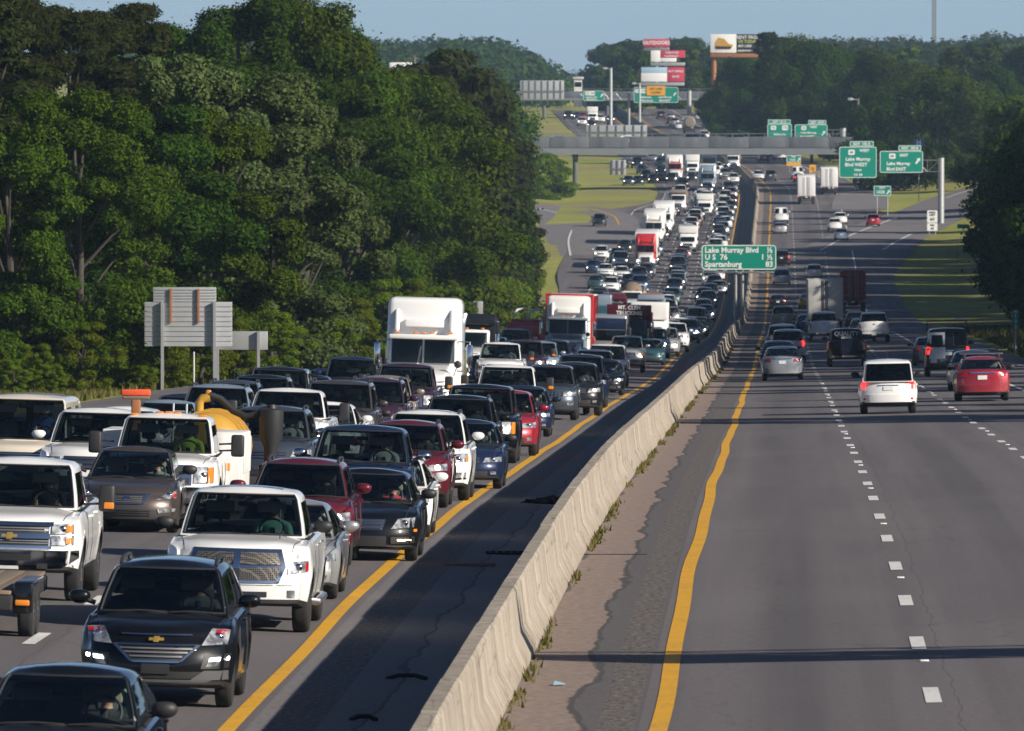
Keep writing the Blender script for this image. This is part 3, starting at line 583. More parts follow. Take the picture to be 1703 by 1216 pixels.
    if 'sunroof' in extras:
        mb = MB(); B.patch(mb, [(-w*.5, r0+.22-L/2), (w*.5, r0+.22-L/2), (w*.5, r0+.75-L/2), (-w*.5, r0+.75-L/2)], 'T', .006, 0, (8, 3), .02); out.append(('sunroof', mb, ['glass_dark'], None))
    if 'steps' in extras:
        for sgn in (1, -1):
            mb = MB(); a, b = sp['ax']; mb.tube([(sgn*(w-.12), a+.65-L/2, .42), (sgn*(w+.04), a+.75-L/2, .40), (sgn*(w+.04), b-.75-L/2, .40), (sgn*(w-.12), b-.65-L/2, .42)], .055, 8); out.append(('side_step', mb, ['alloy'], None))
    if 'clearance' in extras:
        for x in (-.62, -.16, 0, .16, .62):
            h = B.bvh.ray_cast(Vector((x, r0+.17-L/2, 5)), Vector((0, 0, -1)))[0]; mb = MB(); mb.rbox(x-.07, x+.07, r0+.12-L/2, r0+.22-L/2, h.z-.01, h.z+.035, .02); out.append(('roof_marker', mb, ['amber'], None))
    if 'bars' in extras:
        for t in (r0+.25, r0+1.1):
            mb = MB(); z = sp['H']+.09
            mb.rbox(-w*.78, w*.78, t-L/2-.03, t-L/2+.03, z, z+.04, .015, 0)
            for sx in (-1, 1): mb.rbox(sx*w*.62-.05, sx*w*.62+.05, t-L/2-.05, t-L/2+.05, z-.15, z+.02, .02, 1)
            out.append(('roof_bar', mb, ['alloy', 'plastic'], None))
    if 'antenna' in extras:
        mb = MB(); mb.tube([(.55 if key == 'pickup' else 0, (.85 if key == 'pickup' else r0+.3)-L/2, B.dk(.85) if key == 'pickup' else sp['H']-.02), (.55 if key == 'pickup' else 0, (.9 if key == 'pickup' else r0+.5)-L/2, (B.dk(.85) if key == 'pickup' else sp['H'])+.42)], .008, 5); out.append(('antenna', mb, ['plastic'], None))
    # wipers
    for x0, x1 in ((-.55, .05), (.1, .62)):
        mb = MB(); mb.tube([Vector((x0, tc-.02-L/2-.1, B.dk(tc)+.02)), Vector(((x0+x1)/2, tc-.02-L/2-.1, B.dk(tc)+.035)), Vector((x1, tc+.02-L/2-.1, B.dk(tc)+.02))], .012, 5); out.append(('wiper', mb, ['plastic'], None))
    # wheels
    ty, ri = wheel_mb(sp['rw'], .25 if sp['rw'] > .38 else .215, 'hdpickup' == key)
    for a in sp['ax']:
        for sgn in (1, -1):
            loc = (sgn*(w-.14), a-L/2, sp['rw']); out.append(('wheel', (ty, sgn), ['rubber'], loc)); out.append(('rim', (ri, sgn), ['alloy', 'charcoal_metal'], 'wheel'))
    # freeze to meshes
    res = []; cache = {}
    for nm, mb, mats_, where in out:
        flip = False; g = mb
        if isinstance(mb, tuple):
            g = mb[0]; flip = mb[1] < 0
        ck = id(g)
        if ck not in cache: cache[ck] = g.mesh(nm, [m_ if m_ != 'PAINT' else 'paint_slot' for m_ in mats_], 42)
        res.append((nm, cache[ck], [i for i, m_ in enumerate(mats_) if m_ == 'PAINT'], where, flip))
    one = None
    KIT[kk] = (B, res, out); return KIT[kk]
pbr('pillar_cloth', (.42,.45,.38), .8); pbr('paint_slot', (.5,.5,.5)); pbr('charcoal_metal', (.06,.06,.065), .4, .6)
JOIN = {}
def pose(o, p, side, lift=0.0):
    o.location = (p.x, p.y, p.z+lift)
    s_ = slope(p.y); h = math.atan(heading(p.y)); u = p.x-Xc(p.y)
    cr = .02 if u > 0 else .028
    cr *= (1-smooth(500, 1000, p.y)*.7)
    if u < 0: o.rotation_euler = (math.atan(s_), cr, -h)
    else: o.rotation_euler = (-math.atan(s_), cr, math.pi-h)
def build_vehicle(name, label, cat, group, key, colour, p, side, nose='generic', tail=None, lamp=None, extras=(), seat='seat_grey', brake=False, full=True):
    B, res, out = kit(key, nose, tail, lamp, extras, seat, brake); pm = M[colour]
    if full:
        root = link(name, None); pose(root, p, side); tag(root, label, cat, group)
        last = None
        for nm, me, slots, where, flip in res:
            if where == 'wheel': par, loc = last, None
            else: par, loc = root, (where if isinstance(where, tuple) else None)
            o = link(nm, me, par, loc)
            if flip and nm == 'wheel': o.rotation_euler = (0, 0, math.pi)
            if nm == 'wheel': last = o
            for s_ in slots: o.material_slots[s_].link = 'OBJECT'; o.material_slots[s_].material = pm
        return root
    kk = (key, nose, tail, lamp, tuple(extras), seat, brake)
    if kk not in JOIN:
        big = MB(); names = []; 
        skip = ('door_seam', 'wiper', 'rear_view_mirror', 'steering_wheel', 'door_handle', 'tow_hook', 'sun_visor', 'pillar_trim', 'bonnet_seam')
        for nm, mb, mats_, where in out:
            if nm in skip: continue
            g, T = mb, None
            if isinstance(mb, tuple):
                g = mb[0]
            ids = []
            for m_ in mats_:
                if m_ not in names: names.append(m_)
                ids.append(names.index(m_))
            if nm == 'wheel': wl = (where, mb[1])
            if nm in ('wheel', 'rim'):
                T = Matrix.Translation(wl[0]) @ Matrix.Rotation(0 if wl[1] > 0 else math.pi, 4, 'Z')
            o = len(big.v); big.v += [tuple(T @ Vector(v)) for v in g.v] if T else g.v
            big.f += [tuple(o+i for i in f) for f in g.f]; big.m += [ids[i] for i in g.m]
        me = big.mesh(name, [m_ if m_ != 'PAINT' else 'paint_slot' for m_ in names], 42); JOIN[kk] = (me, [i for i, m_ in enumerate(names) if m_ == 'PAINT'])
    me, slots = JOIN[kk]
    o = link(name, me); pose(o, p, side); tag(o, label, cat, group)
    for s_ in slots: o.material_slots[s_].link = 'OBJECT'; o.material_slots[s_].material = pm
    return o
# ================================================================= people (seated at the wheel)
def person_kit():
    J = [(0,0,0),(0,.02,.16),(0,.03,.36),(0,.02,.50),(0,.0,.58),(0,-.015,.66),(0,-.02,.76),
         (.10,.02,.47),(.20,.01,.45),(.25,-.10,.24),(.20,-.33,.27),(.17,-.42,.32),
         (-.10,.02,.47),(-.20,.01,.45),(-.25,-.10,.24),(-.20,-.33,.27),(-.17,-.42,.32),
         (.11,-.05,-.02),(.13,-.40,.03),(.13,-.52,-.3),(-.11,-.05,-.02),(-.13,-.40,.03),(-.13,-.52,-.3)]
    E = [(0,1),(1,2),(2,3),(3,4),(4,5),(5,6),(2,7),(7,8),(8,9),(9,10),(10,11),(2,12),(12,13),(13,14),(14,15),(15,16),(0,17),(17,18),(18,19),(0,20),(20,21),(21,22)]
    rad = {0:(.15,.12),1:(.15,.11),2:(.17,.11),3:(.09,.075),4:(.052,.055),5:(.085,.1),6:(.075,.09),7:(.10,.085),8:(.068,.068),9:(.05,.05),10:(.036,.036),11:(.04,.032),17:(.1,.1),18:(.072,.072),19:(.05,.05)}
    for a, b in ((12,7),(13,8),(14,9),(15,10),(16,11),(20,17),(21,18),(22,19)): rad[a] = rad[b]
    me = bpy.data.meshes.new('figure_frame'); me.from_pydata(J, E, []); o = link('figure_frame', me)
    md = o.modifiers.new('skin', 'SKIN'); me.skin_vertices[0].data[0].use_root = True
    for i, r in rad.items(): me.skin_vertices[0].data[i].radius = r
    md2 = o.modifiers.new('sub', 'SUBSURF'); md2.levels = 2
    dg = bpy.context.evaluated_depsgraph_get(); dg.update()
    e = bpy.data.meshes.new_from_object(o.evaluated_get(dg)); bpy.data.objects.remove(o)
    bm = bmesh.new(); bm.from_mesh(e)
    for v in bm.verts:                                   # jaw, nose, brow
        x, y, z = v.co
        if z > .6 and y < -.05:
            if abs(x) < .028 and .665 < z < .71: v.co.y -= .025
            if abs(x) < .05 and .6 < z < .64: v.co.y -= .012
    for sgn in (1, -1):                                  # fingers closed on the rim of the wheel
        for k in range(5):
            base = Vector((sgn*(.165+.0*k), -.425, .30+.02*k)); 
            seg = [base, base+Vector((sgn*-.012, -.045, .012)), base+Vector((sgn*-.035, -.05, .0)), base+Vector((sgn*-.04, -.025, -.006))] if k < 4 else [Vector((sgn*.175, -.40, .33)), Vector((sgn*.15, -.42, .36)), Vector((sgn*.13, -.445, .365))]
            t = MB(); t.tube(seg, .0095-.0006*abs(k-1), 6); vs = [bm.verts.new(v) for v in t.v]
            for f in t.f: bm.faces.new([vs[i] for i in f])
    e.materials.clear(); e.materials.append(M['shirt_dark']); e.materials.append(M['skin'])
    for f in bm.faces:
        c = f.calc_center_median(); f.smooth = True
        f.material_index = 1 if (c.z > .545 or (c.y < -.30 and c.z > .2)) else 0
    bm.to_mesh(e); bm.free(); e.name = 'person'
    hair = MB(); hair.ball((0, .012, .735), (.092,.11,.095), 12, 8, 0, lambda x, y, z: (x, max(y, -.075 if z > .745 else -.02), max(z, .66)))
    cap = MB(); cap.ball((0, .01, .745), (.094,.112,.085), 12, 8, 0, lambda x, y, z: (x, y, max(z, .735))); cap.rbox(-.075, .075, -.19, -.08, .735, .75, .006)
    longh = MB(); longh.ball((0, .02, .69), (.105,.115,.15), 12, 9, 0, lambda x, y, z: (x, max(y, -.07 if z > .75 else 0), max(z, .5)))
    gl = MB(); gl.rbox(-.07, -.008, -.125, -.1, .69, .725, .01); gl.rbox(.008, .07, -.125, -.1, .69, .725, .01); gl.rbox(-.01, .01, -.12, -.105, .705, .715, .004)
    ey = MB()
    for sgn in (1, -1): ey.ball((sgn*.032, -.108, .702), (.012,.01,.009), 8, 5)
    mo = MB(); mo.rbox(-.024, .024, -.112, -.095, .632, .642, .004)
    ea = MB()
    for sgn in (1, -1): ea.ball((sgn*.088, .0, .69), (.012,.025,.034), 8, 5)
    return e, hair.mesh('hair', ['hair_dark']), cap.mesh('cap', ['shirt_dark']), longh.mesh('hair', ['hair_brown']), gl.mesh('sunglasses', ['plastic']), ey.mesh('eye', ['eye']), mo.mesh('mouth', ['redlens']), ea.mesh('ear', ['skin'])
PK = person_kit()
def person(root_p, side, key, label, shirt='shirt_dark', hair='hair_dark', style=0, specs=False, skin='skin', turn=0.0, sx=.38, root=None, zoff=0, yoff=0):
    sp = SPEC[key]; L = sp['L']; r0 = sp['cab'][1]
    o = link('person', PK[0]); tag(o, label, 'person', 'people at the wheel of their vehicles')
    for i, m_ in ((0, shirt), (1, skin)): o.material_slots[i].link = 'OBJECT'; o.material_slots[i].material = M[m_]
    mw = Matrix.Translation(root.location) @ root.rotation_euler.to_matrix().to_4x4()
    loc = mw @ Vector((sx, r0+.3-L/2+.12-.02+yoff, sp['H']-.95+zoff)); o.location = loc
    e = root.rotation_euler.copy(); e.z += turn; o.rotation_euler = e
    hm = PK[3] if style == 2 else PK[2] if style == 1 else PK[1]
    h = link('cap' if style == 1 else 'hair', hm, o); h.material_slots[0].link = 'OBJECT'; h.material_slots[0].material = M[hair if style != 1 else 'shirt_grey']
    for nm, me in ((('sunglasses', PK[4]) if specs else ('eyes', PK[5])), ('mouth', PK[6]), ('ears', PK[7])):
        c = link(nm, me, o)
        if nm == 'ears': c.material_slots[0].link = 'OBJECT'; c.material_slots[0].material = M[skin]
    return o
# ================================================================= ground, carriageways, markings
def tex_mat(name, build, rough=.9):
    m, nt, b = nodes(name); b.inputs['Roughness'].default_value = rough; b.inputs['Specular IOR Level'].default_value = .3
    build(nt, b); M[name] = m; return m
def N_(nt, t, **kw):
    n = nt.nodes.new(t)
    for k, v in kw.items():
        if k.startswith('_'): n.inputs[int(k[1:])].default_value = v
        else: setattr(n, k, v)
    return n
def noise(nt, vec, scale, detail=5, rough=.55):
    n = nt.nodes.new('ShaderNodeTexNoise'); n.inputs['Scale'].default_value = scale; n.inputs['Detail'].default_value = detail; n.inputs['Roughness'].default_value = rough
    nt.links.new(vec, n.inputs['Vector']); return n.outputs['Fac']
def math_(nt, op, a, b=None, c=None):
    n = nt.nodes.new('ShaderNodeMath'); n.operation = op
    for i, x in enumerate((a, b, c)):
        if x is None: continue
        if isinstance(x, (int, float)): n.inputs[i].default_value = x
        else: nt.links.new(x, n.inputs[i])
    return n.outputs[0]
def ramp(nt, x, stops):
    n = nt.nodes.new('ShaderNodeValToRGB'); e = n.color_ramp.elements
    while len(e) < len(stops): e.new(.5)
    for i, (p, c) in enumerate(stops): e[i].position = p; e[i].color = (*c, 1) if isinstance(c, tuple) else (c, c, c, 1)
    nt.links.new(x, n.inputs[0]); return n.outputs[0]
def mixc(nt, f, a, b):
    n = nt.nodes.new('ShaderNodeMix'); n.data_type = 'RGBA'
    for i, x in ((0, f), (6, a), (7, b)):
        if isinstance(x, tuple): n.inputs[i].default_value = (*x, 1)
        elif isinstance(x, (int, float)): n.inputs[i].default_value = x
        else: nt.links.new(x, n.inputs[i])
    return n.outputs[2]
def asphalt(side):
    def build(nt, b):
        uv = nt.nodes.new('ShaderNodeUVMap'); uv.uv_map = 'lane'; sx = nt.nodes.new('ShaderNodeSeparateXYZ'); nt.links.new(uv.outputs[0], sx.inputs[0]); u, v = sx.outputs[0], sx.outputs[1]
        def vec(su, sv):
            c = nt.nodes.new('ShaderNodeCombineXYZ'); nt.links.new(math_(nt, 'MULTIPLY', u, su), c.inputs[0]); nt.links.new(math_(nt, 'MULTIPLY', v, sv), c.inputs[1]); return c.outputs[0]
        big = noise(nt, vec(.25, .02), 1.0, 4); fine = noise(nt, vec(9, 5), 1.0, 6, .7); streak = noise(nt, vec(1.4, .012), 1.0, 5); patch = noise(nt, vec(.12, .045), 1.0, 2)
        base = ramp(nt, fine, [(.25, (.118,.103,.104)), (.75, (.19,.17,.172))])
        col = mixc(nt, ramp(nt, streak, [(.42, 0.0), (.62, .42)]), base, (.082,.076,.08))
        col = mixc(nt, ramp(nt, patch, [(.52, 0.0), (.6, .22)]), col, (.2,.185,.18))
        col = mixc(nt, ramp(nt, big, [(.35, .25), (.65, 0.0)]), col, (.1,.092,.094))
        cr = nt.nodes.new('ShaderNodeTexVoronoi'); cr.feature = 'DISTANCE_TO_EDGE'; cr.inputs['Scale'].default_value = 1
        w = nt.nodes.new('ShaderNodeVectorMath'); w.operation = 'ADD'; nt.links.new(vec(.16, .05), w.inputs[0])
        cn = nt.nodes.new('ShaderNodeTexNoise'); cn.inputs['Scale'].default_value = 2.2; nt.links.new(vec(.4, .3), cn.inputs['Vector']); sc = nt.nodes.new('ShaderNodeVectorMath'); sc.operation = 'SCALE'; sc.inputs[3].default_value = .22; nt.links.new(cn.outputs['Color'], sc.inputs[0]); nt.links.new(sc.outputs[0], w.inputs[1]); nt.links.new(w.outputs[0], cr.inputs['Vector'])
        crack = ramp(nt, cr.outputs['Distance'], [(.0, .3), (.005, .0)])
        col = mixc(nt, crack, col, (.03,.03,.032))
        lanes_ = (1.5, 4.9, 8.5) if side == 'R' else (-1.83, -5.5, -9.15, -12.8)
        oil = None
        for c_ in lanes_:
            g_ = math_(nt, 'POWER', 2.718, math_(nt, 'MULTIPLY', math_(nt, 'POWER', math_(nt, 'ABSOLUTE', math_(nt, 'ADD', u, math_(nt, 'MULTIPLY_ADD', noise(nt, vec(.2, .03), 1.0, 2), .9, -c_-.45))), 2.0), -2.6)); oil = g_ if oil is None else math_(nt, 'ADD', oil, g_)
        col = mixc(nt, math_(nt, 'MULTIPLY', oil, math_(nt, 'MULTIPLY_ADD', noise(nt, vec(.5, .04), 1.0, 5), .9, -.12)), col, (.062,.058,.062))
        seam = None
        for c_ in ((3.3, 7.1) if side == 'R' else (-3.4, -7.0)):
            g_ = math_(nt, 'LESS_THAN', math_(nt, 'ABSOLUTE', math_(nt, 'ADD', u, math_(nt, 'MULTIPLY_ADD', noise(nt, vec(.1, .35), 1.0, 6), .3, -c_-.15))), .009); seam = g_ if seam is None else math_(nt, 'ADD', seam, g_)
        col = mixc(nt, math_(nt, 'MULTIPLY', seam, .5), col, (.045,.043,.045))
        # shoulder beside the barrier: smooth strip, milled rumble band, old pavement, grit against the wall
        def band(a, c, soft, wob=None):
            x = u if wob is None else math_(nt, 'ADD', u, wob)
            f1 = math_(nt, 'MULTIPLY', math_(nt, 'GREATER_THAN', x, a), math_(nt, 'LESS_THAN', x, c)); return f1
        wob = math_(nt, 'MULTIPLY', math_(nt, 'SUBTRACT', noise(nt, vec(.9, .16), 1.0, 6), .5), .75)
        rum = math_(nt, 'SINE', math_(nt, 'MULTIPLY', v, 20.6))
        if side == 'R':
            sh = band(-1.72, -.20, 0); rb = band(-.66, -.24, 0); gr = band(-1.75, -.98, 0, wob); edge = band(-1.0, -.92, 0, wob)
        else:
            sh = band(.2, 3.4, 0); rb = band(.42, 1.0, 0); gr = band(1.55, 3.4, 0, wob); edge = band(1.5, 1.56, 0, wob)
        col = mixc(nt, math_(nt, 'MULTIPLY', sh, .8), col, ramp(nt, fine, [(.3, (.075,.069,.07)), (.7, (.125,.115,.114))] if side == 'R' else [(.3, (.125,.118,.12)), (.7, (.23,.21,.21))]))
        col = mixc(nt, math_(nt, 'MULTIPLY', rb, .95), col, ramp(nt, noise(nt, vec(12, 4), 1.0, 4, .8), [(.36, (.035,.032,.03)), (.66, (.22,.195,.175))]))
        col = mixc(nt, math_(nt, 'MULTIPLY', gr, .9 if side == 'R' else .55), col, ramp(nt, noise(nt, vec(7, 3), 1.0, 7, .75), [(.3, (.17,.125,.105)), (.72, (.36,.28,.235))] if side == 'R' else [(.3, (.17,.15,.145)), (.72, (.33,.3,.28))]))
        col = mixc(nt, math_(nt, 'MULTIPLY', edge, .6), col, (.045,.042,.042))
        nt.links.new(col, b.inputs['Base Color'])
        bu = nt.nodes.new('ShaderNodeBump'); bu.inputs['Strength'].default_value = .35; bu.inputs['Distance'].default_value = .02
        nt.links.new(math_(nt, 'ADD', fine, math_(nt, 'MULTIPLY', math_(nt, 'MULTIPLY', rb, rum), .5)), bu.inputs['Height']); nt.links.new(bu.outputs[0], b.inputs['Normal'])
    return build
tex_mat('asphalt_r', asphalt('R'), .82); tex_mat('asphalt_l', asphalt('L'), .82)
def ramp_road(nt, b):
    tc = nt.nodes.new('ShaderNodeTexCoord'); f = noise(nt, tc.outputs['Object'], .5, 8, .7)
    nt.links.new(ramp(nt, f, [(.3, (.15,.138,.14)), (.7, (.235,.215,.215))]), b.inputs['Base Color'])  # slip road asphalt lightened: distance haze is put into the colour
tex_mat('asphalt_ramp', ramp_road, .85)
def grass_ground(nt, b):
    tc = nt.nodes.new('ShaderNodeTexCoord'); o = tc.outputs['Object']
    a = noise(nt, o, .045, 5); f = noise(nt, o, .55, 10, .82); p = noise(nt, o, .012, 3)
    col = ramp(nt, f, [(.25, (.15,.18,.025)), (.5, (.32,.34,.06)), (.75, (.48,.45,.12))])
    col = mixc(nt, ramp(nt, a, [(.42, 0.0), (.62, .8)]), col, ramp(nt, f, [(.3, (.2,.16,.08)), (.7, (.36,.3,.15))]))
    col = mixc(nt, ramp(nt, p, [(.45, 0.0), (.7, .35)]), col, (.09,.12,.025))
    nt.links.new(col, b.inputs['Base Color'])
    bu = nt.nodes.new('ShaderNodeBump'); bu.inputs['Strength'].default_value = .8; bu.inputs['Distance'].default_value = .3; nt.links.new(f, bu.inputs['Height']); nt.links.new(bu.outputs[0], b.inputs['Normal'])
tex_mat('verge', grass_ground, .95)
def concrete(nt, b):
    tc = nt.nodes.new('ShaderNodeTexCoord'); g = nt.nodes.new('ShaderNodeNewGeometry'); o = g.outputs['Position']
    mp = nt.nodes.new('ShaderNodeMapping'); mp.inputs['Scale'].default_value = (1.6, 1.6, .22); nt.links.new(o, mp.inputs[0])
    st = noise(nt, mp.outputs[0], 2.2, 7, .7); f = noise(nt, o, 14, 5, .7); a = noise(nt, o, .35, 4)
    col = ramp(nt, f, [(.3, (.33,.285,.23)), (.7, (.5,.44,.36))])
    col = mixc(nt, ramp(nt, st, [(.42, 0.0), (.62, .72)]), col, (.17,.14,.11))
    col = mixc(nt, ramp(nt, a, [(.5, 0.0), (.72, .45)]), col, (.26,.22,.18))
    oi = nt.nodes.new('ShaderNodeObjectInfo'); col = mixc(nt, math_(nt, 'MULTIPLY', oi.outputs['Random'], .3), col, (.2,.17,.14))
    sx = nt.nodes.new('ShaderNodeSeparateXYZ'); nt.links.new(tc.outputs['Object'], sx.inputs[0])
    rubm = nt.nodes.new('ShaderNodeMapping'); rubm.inputs['Scale'].default_value = (3, .12, 3); nt.links.new(o, rubm.inputs[0])
    rub = ramp(nt, noise(nt, rubm.outputs[0], 2.0, 5, .7), [(.58, 0.0), (.66, .55)])
    col = mixc(nt, rub, col, (.09,.08,.07)); low = nt.nodes.new('ShaderNodeMapRange'); low.inputs[1].default_value = .28; low.inputs[2].default_value = 0.0; low.inputs[3].default_value = 0.0; low.inputs[4].default_value = .6; nt.links.new(sx.outputs[2], low.inputs[0])
    col = mixc(nt, math_(nt, 'MULTIPLY', low.outputs[0], st), col, (.17,.135,.1))
    nt.links.new(col, b.inputs['Base Color'])
    bu = nt.nodes.new('ShaderNodeBump'); bu.inputs['Strength'].default_value = .4; bu.inputs['Distance'].default_value = .015; nt.links.new(f, bu.inputs['Height']); nt.links.new(bu.outputs[0], b.inputs['Normal'])
tex_mat('concrete', concrete, .9)
def bridge_conc(nt, b):
    tc = nt.nodes.new('ShaderNodeTexCoord'); mp = nt.nodes.new('ShaderNodeMapping'); mp.inputs['Scale'].default_value = (.5, .5, .12); nt.links.new(tc.outputs['Object'], mp.inputs[0])
    nt.links.new(ramp(nt, noise(nt, mp.outputs[0], 1.5, 6), [(.3, (.085,.095,.11)), (.7, (.15,.16,.18))]), b.inputs['Base Color'])
tex_mat('bridge_concrete', bridge_conc, .85)
def worn(name, col, under):
    def build(nt, b):
        g = nt.nodes.new('ShaderNodeNewGeometry'); f = noise(nt, g.outputs['Position'], 11, 6, .75); f2 = noise(nt, g.outputs['Position'], .7, 4)
        w = math_(nt, 'ADD', math_(nt, 'MULTIPLY', f, .7), math_(nt, 'MULTIPLY', f2, .3))
        nt.links.new(mixc(nt, ramp(nt, w, [(.40, .55), (.5, .0)]), col, under), b.inputs['Base Color'])
    tex_mat(name, build, .7)
worn('paint_yellow_line', (.70,.36,.015), (.3,.2,.08)); worn('paint_white_line', (.72,.71,.68), (.3,.29,.29))
def strip(name, us, ds, mat, dz=0.0, kind='structure', parent=None, uf=None):
    """sheet over the road: us = list of offsets or functions of d"""
    vs = []; uvs = []; n = len(us)
    for d in ds:
        for u in us:
            uu = u(d) if callable(u) else u
            p = P3(uu, d, dz); vs.append(tuple(p)); uvs.append((uf(uu, d) if uf else uu, d))
    fs = [(i*n+j, i*n+j+1, (i+1)*n+j+1, (i+1)*n+j) for i in range(len(ds)-1) for j in range(n-1)]
    me = bpy.data.meshes.new(name); me.from_pydata(vs, [], fs); me.materials.append(M[mat])
    ul = me.uv_layers.new(name='lane')
    for l in me.loops: ul.data[l.index].uv = uvs[l.vertex_index]
    me.polygons.foreach_set('use_smooth', [True]*len(me.polygons)); me.update()
    o = link(name, me, parent); 
    if kind: o['kind'] = kind
    return o
def drange(a, b, near=4, far=25):
    r = []; d = a
    while d < b: r.append(d); d += near if d < 700 else (10 if d < 1500 else far)
    return r+[b]
DS = drange(40, 2420)
# the ground sheet reaches the horizon
gd = [-300, -60, 0, 20]+[d for d in DS[::3]]+[2500, 2700, 3000, 3600, 4500, 6000, 9000, 16000]
def groundz(X, d):
    dd = clamp(d, 40, 2420); u = X-Xc(dd)
    uu = clamp(u, -sep(dd)-16, 19); z = zroad(uu, dd)-.06
    if u > 17: z += min(.05*(u-17), 2.5)*(smooth(17, 30, u))
    out = -sep(dd)-18.5-3*smooth(1050, 1180, dd)
    if u < out: z += -.25+min(.06*(out-u), 6)*smooth(0, 20, out-u)
    if -sep(dd)-1 < u < 0: z = zR(dd)-2.2
    if d > 2420: z += (CAMZ-_hz(d))-(CAMZ-_hz(2420))
    if d < 40: pass
    return z
gxs = [-4000,-1500,-600,-250,-120,-70,-45,-32,-26,-23,-21,-18.5,-14,-8,-5.3,-4.9,-2.6,-1.6,0,4,8,12,15,17,19,22,26,32,42,60,100,180,400,1000,4000]
vs = []; fs = []
for d in gd:
    dd = clamp(d, 40, 2420)
    for g in gxs: X = Xc(dd)+g; vs.append((X, d, groundz(X, d)))
n = len(gxs)
fs = [(i*n+j, i*n+j+1, (i+1)*n+j+1, (i+1)*n+j) for i in range(len(gd)-1) for j in range(n-1)]
me = bpy.data.meshes.new('ground'); me.from_pydata(vs, [], fs); me.materials.append(M['verge']); me.polygons.foreach_set('use_smooth', [True]*len(me.polygons))
ground = link('ground', me); ground['kind'] = 'structure'
# right carriageway (away) and left carriageway (towards the camera)
def redge(d): return 16.2-2.3*smooth(330, 640, d)+6.5*smooth(1120, 1330, d)*(1-smooth(1385, 1450, d))
road_r = strip('road', [-1.78,-1.3,-.9,-.5,-.15,0,1.5,3.05,5,6.77,8.6,10.3,12.4,redge], DS, 'asphalt_r', 0)
def ledge(d): return -sep(d)-17.6+5.2*smooth(1435, 1520, d)-2.2*smooth(1080, 1200, d)*(1-smooth(1435, 1520, d))
road_l = strip('road', [ledge,lambda d:min(-sep(d)-11.5,ledge(d)+2.5),lambda d:-sep(d)-11,lambda d:-sep(d)-7.3,lambda d:-sep(d)-3.66,lambda d:-sep(d),lambda d:-sep(d)+.5,lambda d:-sep(d)+1.2,lambda d:-sep(d)+2,lambda d:-2.2], DS, 'asphalt_l', 0, uf=lambda u, d: u+sep(d))
def line(u, w, d0, d1, mat, parent, wob=0.0, seed=0):
    rr = random.Random(seed); ph = [rr.uniform(0, 6) for _ in range(4)]
    f = (lambda d: wob*(math.sin(d/9+ph[0])+.6*math.sin(d/4.1+ph[1])))
    g = u if callable(u) else (lambda d: u)
    return strip('edge_line', [lambda d: g(d)-w/2+f(d), lambda d: g(d)+w/2+f(d)], drange(d0, d1, 3), mat, .006, None, parent)
line(0, .2, 45, 2400, 'paint_yellow_line', road_r, .025, 1); line(lambda d: -sep(d), .2, 45, 2400, 'paint_yellow_line', road_l, .02, 2)
line(lambda d: 10.2-.5*smooth(380, 700, d)+.35*smooth(900, 1250, d), .16, 60, 2400, 'paint_white_line', road_r, .01, 3)
line(lambda d: 14.3-4.6*smooth(430, 700, d), .16, 60, 640, 'paint_white_line', road_r, .01, 4)
line(lambda d: -sep(d)-14.75+3.4*smooth(1450, 1530, d), .16, 60, 1570, 'paint_white_line', road_l, .01, 5)
dash_me = bpy.data.meshes.new('lane_dash'); dash_me.from_pydata([(-.09,-1.6,0),(.09,-1.6,0),(.09,1.6,0),(-.09,1.6,0)], [], [(0,1,2,3)]); dash_me.materials.append(M['paint_white_line'])
def dashes(u, parent, start, seed):
    far = MB(); d = start
    while d < 2300:
        uu = u(d) if callable(u) else u
        if d < 330:
            o = link('lane_dash', dash_me, parent); p = P3(uu, d, .006); o.location = p; s_ = slope(d); xs = (zroad(uu+.1, d)-zroad(uu-.1, d))/.2
            o.rotation_euler = (math.atan(s_), -math.atan(xs), -math.atan(heading(d)))
        else:
            q = [P3(uu+a, d+b, .006) for a, b in ((-.085,-1.55),(.085,-1.55),(.085,1.55),(-.085,1.55))]; far.add(q, [(0,1,2,3)])
        d += 12.19
    o = link('lane_dash', far.mesh('lane_dash', ['paint_white_line'], 0), parent); o['kind'] = 'stuff'
dashes(3.05, road_r, 115.7-12.19*5, 1); dashes(6.77, road_r, 115.7-12.19*5+1.2, 2)
for k in (1, 2, 3): dashes((lambda k: (lambda d: -sep(d)-3.66*k))(k), road_l, 62+3.4*k, 3)
ref = MB()
for u_ in (3.05, 6.77):
    d = 115.7-12.19*4+7.6
    while d < 420:
        p = P3(u_+.02, d); ref.rbox(p.x-.055, p.x+.055, p.y-.05, p.y+.05, p.z, p.z+.022, .01); d += 24.38
put('lane_reflector', ref, 'signwhite', road_r)['kind'] = 'stuff'
